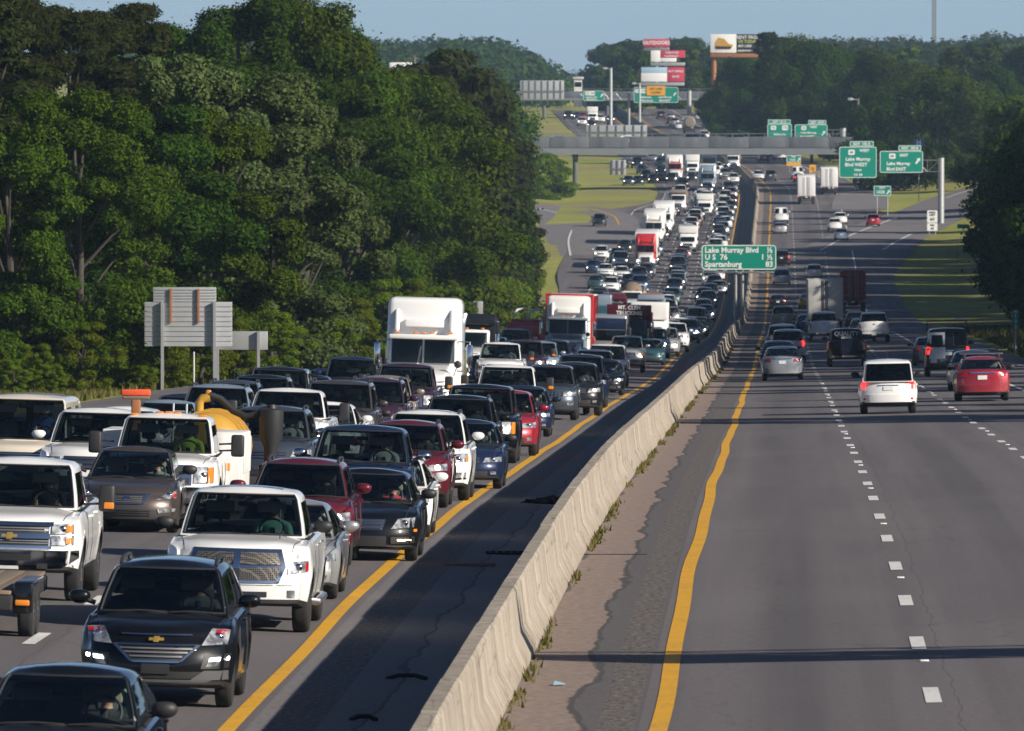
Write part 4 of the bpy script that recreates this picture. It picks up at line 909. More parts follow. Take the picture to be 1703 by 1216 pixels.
# ramps
def ribbon(name, pts, w, mat, dz, parent=None, kind='structure', n=8):
    """smooth strip through world points (x, y); height follows the ground there"""
    P = [Vector((x, y, 0)) for x, y in pts]; C_ = []
    for i in range(len(P)-1):
        a, b, c, d = P[max(0, i-1)], P[i], P[i+1], P[min(len(P)-1, i+2)]
        for k in range(n):
            t = k/n; C_.append(.5*((2*b)+(c-a)*t+(2*a-5*b+4*c-d)*t*t+(3*b-a-3*c+d)*t**3))
    C_.append(P[-1]); mb = MB(); vs = []; fs = []
    for i, p in enumerate(C_):
        t = (C_[min(i+1, len(C_)-1)]-C_[max(i-1, 0)]).normalized(); nn = Vector((t.y, -t.x, 0)); row = (w if isinstance(w, list) else [-w/2, w/2])
        for e in row:
            q = p+nn*e; vs.append((q.x, q.y, groundz(q.x, q.y)+.06+dz))
    m_ = 2 if not isinstance(w, list) else len(w)
    fs = [(i*m_+j, i*m_+j+1, (i+1)*m_+j+1, (i+1)*m_+j) for i in range(len(C_)-1) for j in range(m_-1)]
    mb.add(vs, fs); o = put(name, mb, mat, parent, 180)
    if kind: o['kind'] = kind
    return o
LR = [(9.5,1230),(9.6,1290),(10.6,1370),(10,1430),(5,1478),(-6,1502),(-30,1512),(-70,1516)]
lramp = ribbon('slip_road', LR, [-7,-2,2,6.5], 'asphalt_ramp', .02)
ribbon('edge_line', LR, [-2.6,-2.35], 'paint_white_line', .035, lramp, None); ribbon('edge_line', LR[2:], [3.6,3.85], 'paint_yellow_line', .035, lramp, None)
RR = [(41,1235),(46,1290),(53,1360),(60.5,1430),(69,1510),(84,1600),(112,1720)]
rramp = ribbon('slip_road', RR, [-6.5,0,6.5], 'asphalt_ramp', .02)
ribbon('edge_line', RR, [-3.9,-3.6], 'paint_white_line', .035, rramp, None); ribbon('edge_line', RR, [3.6,3.9], 'paint_white_line', .035, rramp, None)
RL = [(49,1440),(52,1520),(57,1590),(70,1650),(92,1672),(125,1676)]
ribbon('slip_road', RL, [-4,0,4], 'asphalt_ramp', .03)
# ---------------------------------------------------------------- median barrier: cast segments
def bprof(h, drop): return [(-.32,-drop),(-.30,.0),(-.30,.08),(-.17,.33),(-.11,h-.04),(-.08,h),(.08,h),(.11,h-.04),(.17,.33),(.30,.08),(.30,-.1)]
def bseg(L, h=.88, drop=1.9):
    mb = MB(); pr = bprof(h, drop); n = len(pr); ys = [-L/2+.014, -L/2+.05, -L/4, 0, L/4, L/2-.05, L/2-.014]; vs = []
    for i, y in enumerate(ys):
        k = .90 if i in (0, len(ys)-1) else 1
        for x, z in pr: vs.append((x*k, y, z if z < h-.05 else z-(.03 if k < 1 else 0)))
    fs = [(i*n+j, i*n+j+1, (i+1)*n+j+1, (i+1)*n+j) for i in range(len(ys)-1) for j in range(n-1)]
    fs += [tuple(range(n))[::-1], tuple((len(ys)-1)*n+j for j in range(n))]; mb.add(vs, fs); return mb
bar = link('concrete_barrier', None); bar.location = Vector((Xc(105)-2.02, 105, zR(105))); tag(bar, 'long stained concrete safety wall running between the two carriageways', 'barrier')
binv = Matrix.Translation(-bar.location)
sm = bseg(6.1).mesh('segment', ['concrete'], 30)
rb = random.Random(3); d = 70.0
while d < 900:
    o = link('segment', sm, bar); p = Vector((Xc(d)-2.02, d, zR(d))); o.location = p-bar.location+Vector((rb.uniform(-.008,.008), 0, rb.uniform(-.006,.006))); o.rotation_euler = (math.atan(slope(d)), 0, -math.atan(heading(d))+rb.uniform(-.0012,.0012)); d += 6.1
mb = MB(); vs = []; ds_ = drange(d-3, 2400, 6); pr = bprof(.88, 1.9)
for q in ds_:
    p = Vector((Xc(q)-2.02, q, zR(q)))-bar.location
    for x, z in pr: vs.append((p.x+x, p.y, p.z+z))
mb.add(vs, [(i*len(pr)+j, i*len(pr)+j+1, (i+1)*len(pr)+j+1, (i+1)*len(pr)+j) for i in range(len(ds_)-1) for j in range(len(pr)-1)])
put('far_segment', mb, 'concrete', bar, 30)
# ---------------------------------------------------------------- lettering and signs
def text_mb(s, size, align='CENTER', bold=.0, squeeze=1.0):
    cu = bpy.data.curves.new('t', 'FONT'); cu.body = s; cu.size = size; cu.align_x = align; cu.align_y = 'CENTER'; cu.offset = bold; cu.resolution_u = 2; cu.extrude = .004
    o = bpy.data.objects.new('t', cu); C.objects.link(o); dg = bpy.context.evaluated_depsgraph_get(); dg.update()
    me = bpy.data.meshes.new_from_object(o.evaluated_get(dg)); mb = MB()
    mb.add([(v.co.x*squeeze, 0-v.co.z, v.co.y) for v in me.vertices], [tuple(p.vertices) for p in me.polygons])
    bpy.data.objects.remove(o); bpy.data.curves.remove(cu); bpy.data.meshes.remove(me); return mb
def rrect(w, h, r, n=4):
    pts = []
    for cx, cy, a0 in ((w/2-r, h/2-r, 0), (-w/2+r, h/2-r, 90), (-w/2+r, -h/2+r, 180), (w/2-r, -h/2+r, 270)):
        for k in range(n+1): a = R(a0+90*k/n); pts.append((cx+r*math.cos(a), cy+r*math.sin(a)))
    return pts
def plate(mb, pts, y0, y1, mat=0, c=(0, 0)):
    n = len(pts); vs = [(x+c[0], y0, z+c[1]) for x, z in pts]+[(x+c[0], y1, z+c[1]) for x, z in pts]
    mb.add(vs, [tuple(range(n)), tuple(range(2*n-1, n-1, -1))]+[(i, n+i, n+(i+1) % n, (i+1) % n) for i in range(n)], mat)
def ringp(mb, w, h, r, t, y0, y1, c=(0, 0), mat=0):
    a = rrect(w, h, r); b = rrect(w-2*t, h-2*t, max(.02, r-t)); n = len(a)
    vs = [(x+c[0], y0, z+c[1]) for x, z in a]+[(x+c[0], y0, z+c[1]) for x, z in b]+[(x+c[0], y1, z+c[1]) for x, z in a]+[(x+c[0], y1, z+c[1]) for x, z in b]
    mb.add(vs, [f for i in range(n) for f in ((i, (i+1) % n, n+(i+1) % n, n+i), (i, 2*n+i, 2*n+(i+1) % n, (i+1) % n))], mat)
def panel(parent, w, h, c, col='signgreen', border='signwhite', y=0.0, r=.15):
    mb = MB(); plate(mb, rrect(w, h, r), y, y+.05, 0, c); put('panel', mb, col, parent)
    if border: mb = MB(); ringp(mb, w-.06, h-.06, r, .07, y-.012, y, c); put('border', mb, border, parent)
def letters(parent, s, size, x, z, mat='signwhite', align='CENTER', y=-.015, squeeze=1.0, bold=.012):
    mb = text_mb(s, size, align, bold, squeeze); mb.v = [(v[0]+x, v[1]+y, v[2]+z) for v in mb.v]; return put('lettering', mb, mat, parent, 0)
def shield(parent, num, c, s=.75):
    mb = MB(); plate(mb, rrect(s, s*.82, .16), -.014, -.002, 0, c); put('route_shield', mb, 'signwhite', parent); letters(parent, num, s*.55, c[0], c[1], 'signink', y=-.02)
def arrow(parent, c, s, mat='signwhite', ang=35):
    mb = MB(); pts = [(-.12,-.5),(.12,-.5),(.12,.1),(.32,.1),(0,.5),(-.32,.1),(-.12,.1)]; a = -R(ang)
    plate(mb, [(s*(x*math.cos(a)-z*math.sin(a)), s*(x*math.sin(a)+z*math.cos(a))) for x, z in pts][::1], -.02, -.004, 0, c); put('arrow', mb, mat, parent)
def sign_root(name, p, label, cat='sign', group=None, back=False, rz=None):
    o = link(name, None, None, p); o.rotation_euler = (0, 0, (-.026 if rz is None else rz)+(math.pi if back else 0)); tag(o, label, cat, group); return o
def posts(parent, xs, top, mat='galv', r=.05, y=.12, n=6):
    for x in xs: mb = MB(); mb.tube([(x, y, -.4), (x, y, top)], r, n); put('post', mb, mat, parent)
def world_at(x, y, d): return Vector(((x-CX)*d/FPX, d, CAMZ-(y-Y0)*d/FPX))
# 1. distance sign on the median wall
d1 = 835.0; p = Vector((Xc(d1)-2.02, d1, zR(d1)+.88)); s1 = sign_root('distance_sign', p, 'green distance sign listing Lake Murray Blvd, US 76 and Spartanburg, on the median wall')
k = d1/FPX; zc = CAMZ-(428-Y0)*k-p.z; w1, h1 = 125*k, 42*k
panel(s1, w1, h1, (0, zc), r=.28)
fs_ = .62
for i, (a, b) in enumerate((('Lake Murray Blvd', '½'), ('U S  76', '1 ½'), ('Spartanburg', '83'))):
    z = zc+h1*(.28-.28*i); letters(s1, a, fs_, -w1/2+.28, z, align='LEFT', bold=.018); letters(s1, b, fs_, w1/2-.28, z, align='RIGHT', bold=.018)
posts(s1, (-.28, .28), zc+h1*.3, 'steel', .15, .2, 10)
mb = MB(); mb.rbox(-w1*.46, w1*.46, -.1, .45, zc-h1/2-.26, zc-h1/2-.12, .04); [mb.rbox(x-.2, x+.2, -.75, -.3, zc-h1/2-.32, zc-h1/2-.18, .04) for x in (-w1*.3, 0, w1*.3)]; put('catwalk', mb, 'steel', s1)
# 2. overhead gantries over the right carriageway
def truss(mb, x0, x1, z0, z1, y0, y1, n):
    for z in (z0, z1):
        for y in (y0, y1): mb.tube([(x0, y, z), (x1, y, z)], .07, 6)
    for i in range(n+1):
        x = lerp(x0, x1, i/n)
        for y in (y0, y1): mb.tube([(x, y, z0), (x, y, z1)], .045, 5)
        if i < n:
            x2 = lerp(x0, x1, (i+1)/n)
            for y in (y0, y1): mb.tube([(x, y, z0 if i % 2 else z1), (x2, y, z1 if i % 2 else z0)], .04, 5)
def gantry(pole_px, d, ytruss, left_px, label, base=None, rad=.42):
    k = d/FPX; X = (pole_px-CX)*k; gz = base if base is not None else groundz(X, d)
    g = link('sign_gantry', None, None, (X, d, gz)); g.rotation_euler = (0, 0, -.026); tag(g, label, 'gantry')
    zt = CAMZ-(ytruss-Y0)*k-gz; mb = MB(); mb.tube([(0, 0, -.5), (0, 0, zt+.9)], rad, 14); put('pole', mb, 'galv', g)
    mb = MB(); truss(mb, (left_px-pole_px)*k, -.2, zt-.9, zt+.6, -.55, .55, 8); put('truss', mb, 'steel', g); return g, k, gz
d2 = 1350.0
g2, k2, gz2 = gantry(1565, d2, 274, 1400, 'tall grey cantilever sign gantry standing on the right verge over both exit signs')
def guide(d, x0, x1, y0, y1, label, tabt, tabx, lines, route=None, arr=None, tabh=9):
    k = d/FPX; w, h = (x1-x0)*k, (y1-y0)*k; p = world_at((x0+x1)/2, y1, d-.75); o = sign_root('guide_sign', p, label); panel(o, w, h, (0, h/2), r=.25)
    if tabt: tw = (tabx[1]-tabx[0])*k; tx = ((tabx[0]+tabx[1])/2-(x0+x1)/2)*k; panel(o, tw, tabh*k, (tx, h+tabh*k/2+.02), r=.12); letters(o, tabt, tabh*k*.62, tx, h+tabh*k/2, bold=.014)
    for t, sz, fx, fz in lines: letters(o, t, sz*h, fx*w, fz*h, bold=.016)
    for num, fx, fz, s_ in (route or []): shield(o, num, (fx*w, fz*h), s_)
    if arr: arrow(o, (arr[0]*w, arr[1]*h), arr[2])
    return o
guide(d2, 1395.5, 1458, 244, 296, 'large green sign for Blvd West and Irmo, left one on the nearest gantry', 'EXIT  102 A', (1413, 1453), [('WEST', .12, .17, .87), ('Lake Murray', .155, 0, .60), ('Blvd WEST', .155, -.05, .42), ('Irmo', .12, 0, .26), ('1/4  MI', .10, 0, .10)], [('60', -.17, .82, .85)])
guide(d2, 1463, 1535, 251, 287.5, 'green sign for Blvd East with slanted arrow, right one on the nearest gantry', 'EXIT  102 B', (1494, 1532), [('EAST', .17, .06, .80), ('Lake Murray', .21, -.07, .42), ('Blvd EAST', .21, -.12, .17)], [('60', -.21, .76, .85)], (.38, .55, .95))
d3 = 1720.0
g3, k3, gz3 = gantry(1402, d3, 222, 1280, 'grey sign gantry farther off beyond the overpass, carrying the two upper exit signs', rad=.5)
guide(d3, 1276, 1317, 206, 239, 'narrow green sign for Ballentine and White Rock on the gantry past the overpass', 'EXIT  101 A', (1277, 1315), [('Ballentine', .15, 0, .48), ('White Rock', .15, 0, .29), ('1/2  MI', .11, 0, .11)], [('76', -.25, .80, .85), ('176', .22, .80, 1.0)], tabh=7)
guide(d3, 1321.5, 1376, 207, 239, 'green exit sign with slanted arrow beside the Ballentine sign, right one past the overpass', 'EXIT  102 B', (1344, 1374), [('WEST', .14, .08, .86), ('Lake Murray', .16, -.08, .56), ('Blvd WEST', .16, -.12, .36), ('Irmo', .12, -.12, .14)], [('60', -.22, .81, .8)], (.38, .55, .9), tabh=7)
# unseen sign gantry, added outside the frame to bar the near lanes with shade
g0 = link('sign_gantry', None, None, (Xc(117)+23, 117, groundz(Xc(117)+23, 117))); tag(g0, 'unseen sign gantry added past the right picture edge to bar the lanes with shade', 'gantry')
mb = MB(); mb.tube([(0, 0, -.5), (0, 0, 8.6)], .35, 12); put('pole', mb, 'galv', g0); mb = MB(); truss(mb, -10.3, -.2, 6.6, 8.0, -.4, .4, 7); put('truss', mb, 'steel', g0)
for x0, x1 in ((-10.5, -6.2), (-6.0, -1.2)): mb = MB(); mb.rbox(x0, x1, -.55, -.48, 6.2, 8.25, .03); put('panel', mb, 'signgreen', g0)
# 3. far overhead signs
d4 = 2120.0
guide(d4, 970, 1005, 151, 168, 'small far green overhead sign left of the pale light pole, beyond the overpass', None, None, [('Harbison Blvd', .2, -.1, .35), ('Piney Grove', .2, -.1, .14)], [('76', -.3, .74, .9), ('176', -.08, .74, 1.1)], (.38, .55, .9))
o = guide(d4, 1054, 1128, 145, 171, 'wide far green overhead sign with an orange panel fixed across it', None, None, [('Ballentine', .17, -.22, .36), ('White Rock', .17, -.22, .14), ('Lake Murray', .17, .2, .36), ('Blvd EAST', .17, .2, .14)], [('76', -.42, .75, .9), ('176', -.28, .75, 1.1)], (.42, .55, .9))
mb = MB(); plate(mb, rrect(31*d4/FPX, 15.5*d4/FPX, .1), -.12, -.06, 0, (-.3*d4/FPX, 20*d4/FPX)); put('temporary_panel', mb, 'signyellow', o); letters(o, 'LEFT LANE', .55, -.04, 2.85, 'signink', y=-.14); letters(o, 'CLOSED', .55, -.04, 2.1, 'signink', y=-.14)
gantry(1146, d4+.6, 158, 1050, 'far pale gantry post right of the orange panelled sign', rad=.5)
gantry(1046, d4+.8, 160, 965, 'far gantry post standing between the two distant green overhead signs', rad=.25)
def back_sign(d, x0, x1, y0, y1, label, ribs=6, mat='alum', stack=None, legs=None):
    k = d/FPX; w, h = (x1-x0)*k, (y1-y0)*k; p = world_at((x0+x1)/2, y1, d); o = sign_root('road_sign', p, label)
    mb = MB(); mb.rbox(-w/2, w/2, 0, .06, 0, h, .03); put('panel', mb, mat, o)
    for i in range(ribs): x = w*((i+.5)/ribs-.5); mb = MB(); mb.box(x-.09, x+.09, -.16, -.003, .02, h*.98); put('rib', mb, 'alum_dark', o)
    mb = MB(); mb.box(-w/2, w/2, -.28, -.17, h*.4, h*.46); put('rail', mb, 'steel', o)
    if legs: posts(o, [x*w for x in legs], h*.6, 'galv', .12, -.25)
    return o
back_sign(2230, 865, 938, 134, 165, 'wide grey backs of overhead signs facing away, above the far left lanes', 7)
back_sign(1800, 975, 1076, 208, 228, 'low grey backs of a row of sign panels behind the overpass railing', 7)
o = back_sign(1500, 1014, 1041, 266, 291, 'pale square back of a sign standing by the left slip lane', 3)
# gore, warning and roadside signs
def small_sign(name, d, x0, x1, y0, y1, label, col, lines, base_y=None, legs=(0,), ink='signwhite', border=None, rz=None, cat='sign'):
    k = d/FPX; w, h = (x1-x0)*k, (y1-y0)*k; X = ((x0+x1)/2-CX)*k; gz = groundz(X, d) if base_y is None else CAMZ-(base_y-Y0)*k
    o = sign_root(name, Vector((X, d, gz)), label, cat, rz=rz); zb = CAMZ-(y1-Y0)*k-gz; panel(o, w, h, (0, zb+h/2), col, border, r=min(.1, h*.1))
    for t, sz, fx, fz, *m_ in lines: letters(o, t, sz*h, fx*w, zb+fz*h, m_[0] if m_ else ink, bold=.01)
    posts(o, [l*w for l in legs], zb+h*.9, 'galv', .05); return o, w, h, zb
o, w, h, zb = small_sign('exit_sign', 1400, 1453, 1482, 309, 326, 'green exit 102B gore sign with arrow on the right grass triangle', 'signgreen', [('EXIT', .28, 0, .80), ('102B', .42, -.12, .38)], legs=(-.3, .3), border='signwhite'); arrow(o, (.34*w, zb+.38*h), .7)
o, w, h, zb = small_sign('exit_sign', 1700, 1308, 1332, 258, 270, 'green exit sign with an orange strip beneath it, seen under the overpass', 'signgreen', [('EXIT', .3, 0, .78), ('102A', .42, -.1, .36)], legs=(-.3, .3), border='signwhite'); arrow(o, (.36*w, zb+.4*h), .7)
mb = MB(); plate(mb, rrect(w, .55, .05), 0, .05, 0, (0, zb-.32)); put('orange_strip', mb, 'signyellow', o)
small_sign('warning_sign', 1680, 1346, 1357, 274, 288, 'small orange warning sign under the right end of the overpass', 'signyellow', [('25', .45, 0, .5, 'signink')], ink='signink')
small_sign('regulatory_sign', 1300, 1542, 1559, 350, 370, 'tall white speed limit sign beside the gantry post on the right verge', 'signwhite', [('SPEED', .2, 0, .82), ('LIMIT', .2, 0, .62), ('60', .38, 0, .27)], legs=(-.3, .3), ink='signink')
small_sign('regulatory_sign', 1299.6, 1542, 1559, 371, 384, 'smaller white sign hung below the speed limit sign on the right verge', 'signwhite', [('MIN', .3, 0, .72), ('45', .42, 0, .3)], legs=(-.3, .3), ink='signink')
small_sign('guide_marker', 1270, 1592, 1612, 373, 380, 'little green sign half hidden by the dark trees on the right', 'signgreen', [])
o, w, h, zb = small_sign('mile_marker', 560, 1683.5, 1695, 515, 548.5, 'slim green mile marker 103 in the grass at the right edge', 'signgreen', [('MILE', .1, 0, .9), ('1', .27, 0, .70), ('0', .27, 0, .42), ('3', .27, 0, .14)])
small_sign('hospital_sign', 1420, 1521, 1535, 231, 243, 'small blue hospital sign with a white H behind the exit signs', 'signblue', [('H', .9, 0, .5)], base_y=330)
small_sign('service_sign', 2080, 1194, 1209, 160, 186, 'stacked blue service sign at the far right roadside', 'signblue', [('FOOD', .18, 0, .8)], legs=(-.3,.3))
small_sign('board_sign', 2060, 1175, 1196, 179, 187, 'long low white sign board left of the stacked blue sign', 'signwhite', [], legs=(-.4,.4))
# 4. the backs of the signs on the left verge
d5 = 402.0; k = d5/FPX
def backs(d, x0, x1, y0, y1, name_label, stackrect=None, legs=(), slats=0, mat='alum', ribs=()):
    k = d/FPX; w, h = (x1-x0)*k, (y1-y0)*k; X = ((x0+x1)/2-CX)*k; gz = groundz(X, d); o = sign_root('road_sign', Vector((X, d, gz)), name_label); zb = CAMZ-(y1-Y0)*k-gz
    def slab(xa, xb, za, zb_, n):
        for i in range(n):
            a, b = lerp(za, zb_, i/n), lerp(za, zb_, (i+1)/n); mb = MB(); mb.rbox(xa, xb, 0, .035, a+.006, b-.006, .012); mb.box(xa+.01, xb-.01, -.03, 0.001, a+.004, a+.018); put('panel', mb, mat, o)
    if slats: slab(-w/2, w/2, zb, zb+h, slats)
    else: mb = MB(); mb.rbox(-w/2, w/2, 0, .04, zb, zb+h, .02); put('panel', mb, mat, o)
    if stackrect:
        a0, a1, b0, n = stackrect; slab((a0-(x0+x1)/2)*k, (a1-(x0+x1)/2)*k, zb+h+.004, CAMZ-(b0-Y0)*k-gz, n)
    for lx, top in legs: mb = MB(); X_ = (lx-(x0+x1)/2)*k; mb.box(X_-.055, X_+.055, -.2, -.035, -.4, CAMZ-(top-Y0)*k-gz); put('post', mb, 'galv', o)
    for lx, ya, yb in ribs: mb = MB(); X_ = (lx-(x0+x1)/2)*k; mb.box(X_-.04, X_+.04, -.12, -.034, CAMZ-(yb-Y0)*k-gz, CAMZ-(ya-Y0)*k-gz); put('bracket', mb, 'rust', o)
    return o
backs(d5, 240, 386, 502, 576, 'tall stepped back of a grey slatted road sign on two posts before the left trees', (254.5, 359.5, 477.5, 5), [(270, 502), (357, 502)], 9, ribs=[(284, 480, 537), (330, 480, 537)])
backs(d5+12, 351, 445, 551, 582, 'plain grey back of a low rectangular sign right of the tall slatted sign back', None, [(362, 551), (430, 551)], 0, 'galv')
backs(700, 787, 803, 501, 526, 'narrow grey back of a roadside sign behind the dump truck by the trees', None, [(795, 501)], 0, 'galv'); 
mb = MB(); p = world_at(322, 668, 405); q = groundz(p.x, 405); mb.tube([(0, 0, -.3), (0, 0, 1.5)], .045, 6); o = put('marker_post', mb, 'galv'); o.location = (p.x, 405, q); tag(o, 'thin bare grey post in front of the vines beside the tall sign back', 'post')
# ---------------------------------------------------------------- bridges
pbr('girder_paint', (.17,.185,.2), .6, noise=(.6,.2))
def bridge(d, x0, x1, ytop, yrail, ybot, piers, label, wide=11):
    k = d/FPX; X0, X1 = (x0-CX)*k, (x1-CX)*k; zt, zr, zb = (CAMZ-(y-Y0)*k for y in (ytop, yrail, ybot)); cx = (X0+X1)/2
    o = link('overpass', None, None, (cx, d, zb)); tag(o, label, 'overpass'); a, b = X0-cx, X1-cx
    mb = MB(); mb.box(a, b, .0, wide, zr-zb-.3, zr-zb); put('deck', mb, 'bridge_concrete', o)
    for i in range(5): mb = MB(); y = .1+i*(wide-.2)/4; mb.box(a, b, y-.25, y+.25, 0, zr-zb-.452); put('girder', mb, 'girder_paint', o)
    for y in (-.25, wide):
        n = int((b-a)/6)
        for i in range(n): mb = MB(); mb.rbox(lerp(a, b, i/n)+.02, lerp(a, b, (i+1)/n)-.02, y, y+.25, zr-zb-.45, zt-zb, .04); put('parapet', mb, 'bridge_concrete', o)
    for i in range(int((b-a)/2.5)): mb = MB(); x = a+1+i*2.5; mb.box(x-.05, x+.05, -.16, -.08, zt-zb, zt-zb+.55); put('rail_post', mb, 'steel', o)
    mb = MB(); mb.box(a, b, -.15, -.09, zt-zb+.48, zt-zb+.56); put('rail', mb, 'steel', o)
    for px in piers:
        X = (px-CX)*k; gz = groundz(X, d)
        mb = MB()
        for y in (1.5, wide-1.5): mb.tube([(X-cx, y, gz-zb-1), (X-cx, y, -.002)], .36, 12)
        mb.rbox(X-cx-.45, X-cx+.45, .6, wide-.6, -.7, -.003, .05); put('pier', mb, 'bridge_concrete', o)
    return o, zr
BR, bz = bridge(1590, 780, 1445, 228, 241, 257, (957, 1425), 'wide grey concrete road overpass spanning both carriageways')
BR2, bz2 = bridge(2260, 800, 1300, 152, 159, 167, (905, 1010), 'far hazy second overpass behind the distant green overhead signs')
mb = MB()
for i in range(9):
    x = 49+i*3.2; mb.rbox(x, x+3.1, 1668, 1668.4, groundz(x, 1668)-.2, groundz(x, 1668)+.9, .05)
o = put('low_wall', mb, 'concrete'); tag(o, 'low pale concrete wall along the curving slip road at right', 'wall')
# poles, mast, billboards
def pole(d, x, y0, y1, label, r=.14, arm=None, mat='pole_wood', name='utility_pole'):
    k = d/FPX; X = (x-CX)*k; z1, z0 = CAMZ-(y0-Y0)*k, CAMZ-(y1-Y0)*k; o = link(name, None, None, (X, d, z0)); tag(o, label, 'pole')
    mb = MB(); mb.tube([(0, 0, -1), (0, 0, z1-z0)], r*1.25, 8, taper=r); put('pole', mb, mat, o)
    if arm == 'cross': mb = MB(); mb.rbox(-1.2, 1.2, -.07, .07, z1-z0-.9, z1-z0-.7, .02); put('crossarm', mb, mat, o)
    if arm == 'lamp': mb = MB(); mb.tube([(0, 0, z1-z0-.2), (-.9, -.2, z1-z0-.1)], .06, 6); mb.rbox(-1.6, -.8, -.4, .1, z1-z0-.3, z1-z0+.1, .1); put('lamp_head', mb, 'alum', o)
    return o
pole(1560, 1427, 164, 262, 'pale wooden pole with a light head, behind the nearest exit signs', .16, 'lamp'); pole(1700, 1470, 154, 215, 'wooden utility pole with a crossarm among the right trees', .14, 'cross')
pole(1900, 1333, 105, 178, 'thin bare wooden pole rising from trees right of the billboard', .13); pole(2060, 1016, 113, 200, 'pale light pole standing left of the orange panelled sign', .28, 'lamp', 'galv', 'light_pole'); pole(2070, 1064, 138, 195, 'short light pole in front of the orange panelled sign', .2, 'lamp', 'galv', 'light_pole')
pole(2600, 690, 92, 140, 'far pole with crossarm above the left trees by the white board', .2, 'cross')
mb = MB(); mb.tube([(-.7,-.4,-10),(-.7,-.4,60)], .22, 5); mb.tube([(.7,-.4,-10),(.7,-.4,60)], .22, 5); mb.tube([(0,.8,-10),(0,.8,60)], .22, 5)
for i in range(60):
    z = -10+i*1.16; mb.tube([(-.7,-.4,z),(.7,-.4,z+1.1),(0,.8,z+2.2)], .1, 4)
o = put('radio_mast', mb, 'alum_dark'); pw = world_at(1553, 62, 4200); o.location = (pw.x, 4200, pw.z); tag(o, 'tall thin grey lattice mast rising above the right skyline', 'mast')
def billboard(d, x0, x1, y0, y1, label, base_y, cells, post_px, postmat='rust', pr=.5):
    k = d/FPX; w, h = (x1-x0)*k, (y1-y0)*k; pw = world_at((x0+x1)/2, y1, d); o = sign_root('billboard', pw, label, 'billboard'); 
    for (a, b, e, f, mat) in cells: mb = MB(); mb.rbox(lerp(-w/2, w/2, a), lerp(-w/2, w/2, b), -.1, .3, lerp(0, h, e), lerp(0, h, f), .08); put('face', mb, mat, o)
    mb = MB(); mb.rbox(-w/2, w/2, -.5, .8, -.9, -.15, .1); put('catwalk', mb, postmat, o)
    for px in post_px: mb = MB(); X = (px-(x0+x1)/2)*k; mb.tube([(X, .6, -(base_y-y1)*k), (X, .6, h*.6)], pr, 8); put('post', mb, postmat, o)
    return o, w, h
o, w, h = billboard(2000, 1181, 1263, 57, 88, 'large billboard, white left half with a digger picture, black right half', 150, [(0, .53, 0, 1, 'board_white'), (.53, 1, 0, 1, 'board_black')], (1187,))
mb = MB(); c = -w*.235
plate(mb, [(-.33*w*.5, .25*h), (.16*w, .25*h), (.2*w, .42*h), (.1*w, .5*h), (.02*w, .75*h), (-.1*w, .82*h), (-.16*w, .55*h)], -.16, -.12, 0, (c, 0)); put('picture', mb, 'tank', o)
mb = MB(); plate(mb, [(-.15*w, .2*h), (.15*w, .2*h), (.17*w, .34*h), (-.16*w, .36*h)], -.2, -.165, 0, (c, 0)); put('picture', mb, 'board_black', o)
letters(o, 'RENT FROM', .9, w*.27, h*.82, y=-.14); letters(o, 'US TODAY', .8, w*.27, h*.6, 'board_lime', y=-.14); letters(o, '407-1300', .7, w*.2, h*.36, y=-.14); letters(o, 'equipment rental', .6, w*.27, h*.13, y=-.14)
o, w, h = billboard(2262, 1070, 1113, 65, 78, 'small red billboard with white block lettering, topmost of the far stack', 160, [(0, 1, 0, 1, 'board_red')], (1092,), 'steel', .3); letters(o, 'OUTDOORS', h*.62, 0, h*.5, y=-.14, bold=.03)
o, w, h = billboard(2256, 1082, 1139, 84, 103, 'white and dark red billboard just below the topmost red one', 160, [(0, .28, 0, 1, 'board_white'), (.28, 1, .35, 1, 'board_red'), (.28, .75, 0, .34, 'board_white')], (1107,), 'galv', .4); letters(o, 'FURNITURE', h*.22, w*.12, h*.8, y=-.14); letters(o, 'CLEARANCE', h*.22, w*.1, h*.5, y=-.14)
o, w, h = billboard(2250, 1066, 1138, 112, 136, 'low billboard with a sky picture at left and red panel at right', 170, [(0, .6, .6, 1, 'board_sky'), (0, .6, 0, .6, 'board_white'), (.6, 1, 0, 1, 'board_red')], (1107,), 'galv', .4); letters(o, 'HOT DEALS', h*.2, w*.3, h*.72, y=-.14); letters(o, 'SAVE', h*.22, w*.3, h*.35, y=-.14)
o, w, h = billboard(2500, 648, 685, 104, 128, 'white billboard with red lines above the left trees', 175, [(0, 1, 0, 1, 'board_white'), (.05, .95, .58, .7, 'board_red'), (.1, .9, .3, .4, 'board_red')], (668,), 'galv', .4)
def house(d, x0, x1, y0, y1, label, wall, roof, dep=20):
    k = d/FPX; w, h = (x1-x0)*k, (y1-y0)*k; X = ((x0+x1)/2-CX)*k; z1 = CAMZ-(y0-Y0)*k; z0 = CAMZ-(y1-Y0)*k; o = link('building', None, None, (X, d, z0)); tag(o, label, 'building')
    mb = MB(); mb.box(-w/2, w/2, 0, dep, -4, h); put('wall', mb, wall, o); mb = MB(); mb.rbox(-w/2-.4, w/2+.4, -.4, dep+.4, h+.003, h+.6, .1); put('roof', mb, roof, o)
    for i in range(max(2, int(w/4))): mb = MB(); x = lerp(-w/2+1, w/2-1, (i+.5)/max(2, int(w/4))); mb.box(x-.8, x+.8, -.06, .05, h*.3, h*.75); put('window', mb, 'glass_dark', o)
house(2450, 596, 634, 124, 150, 'low pale shop building with a red sign behind the left trees', 'cream_wall' if 'cream_wall' in M else 'boxwhite', 'board_red'); house(2480, 634, 700, 124, 150, 'blue fronted shop building behind the left pines', 'signblue', 'board_white')
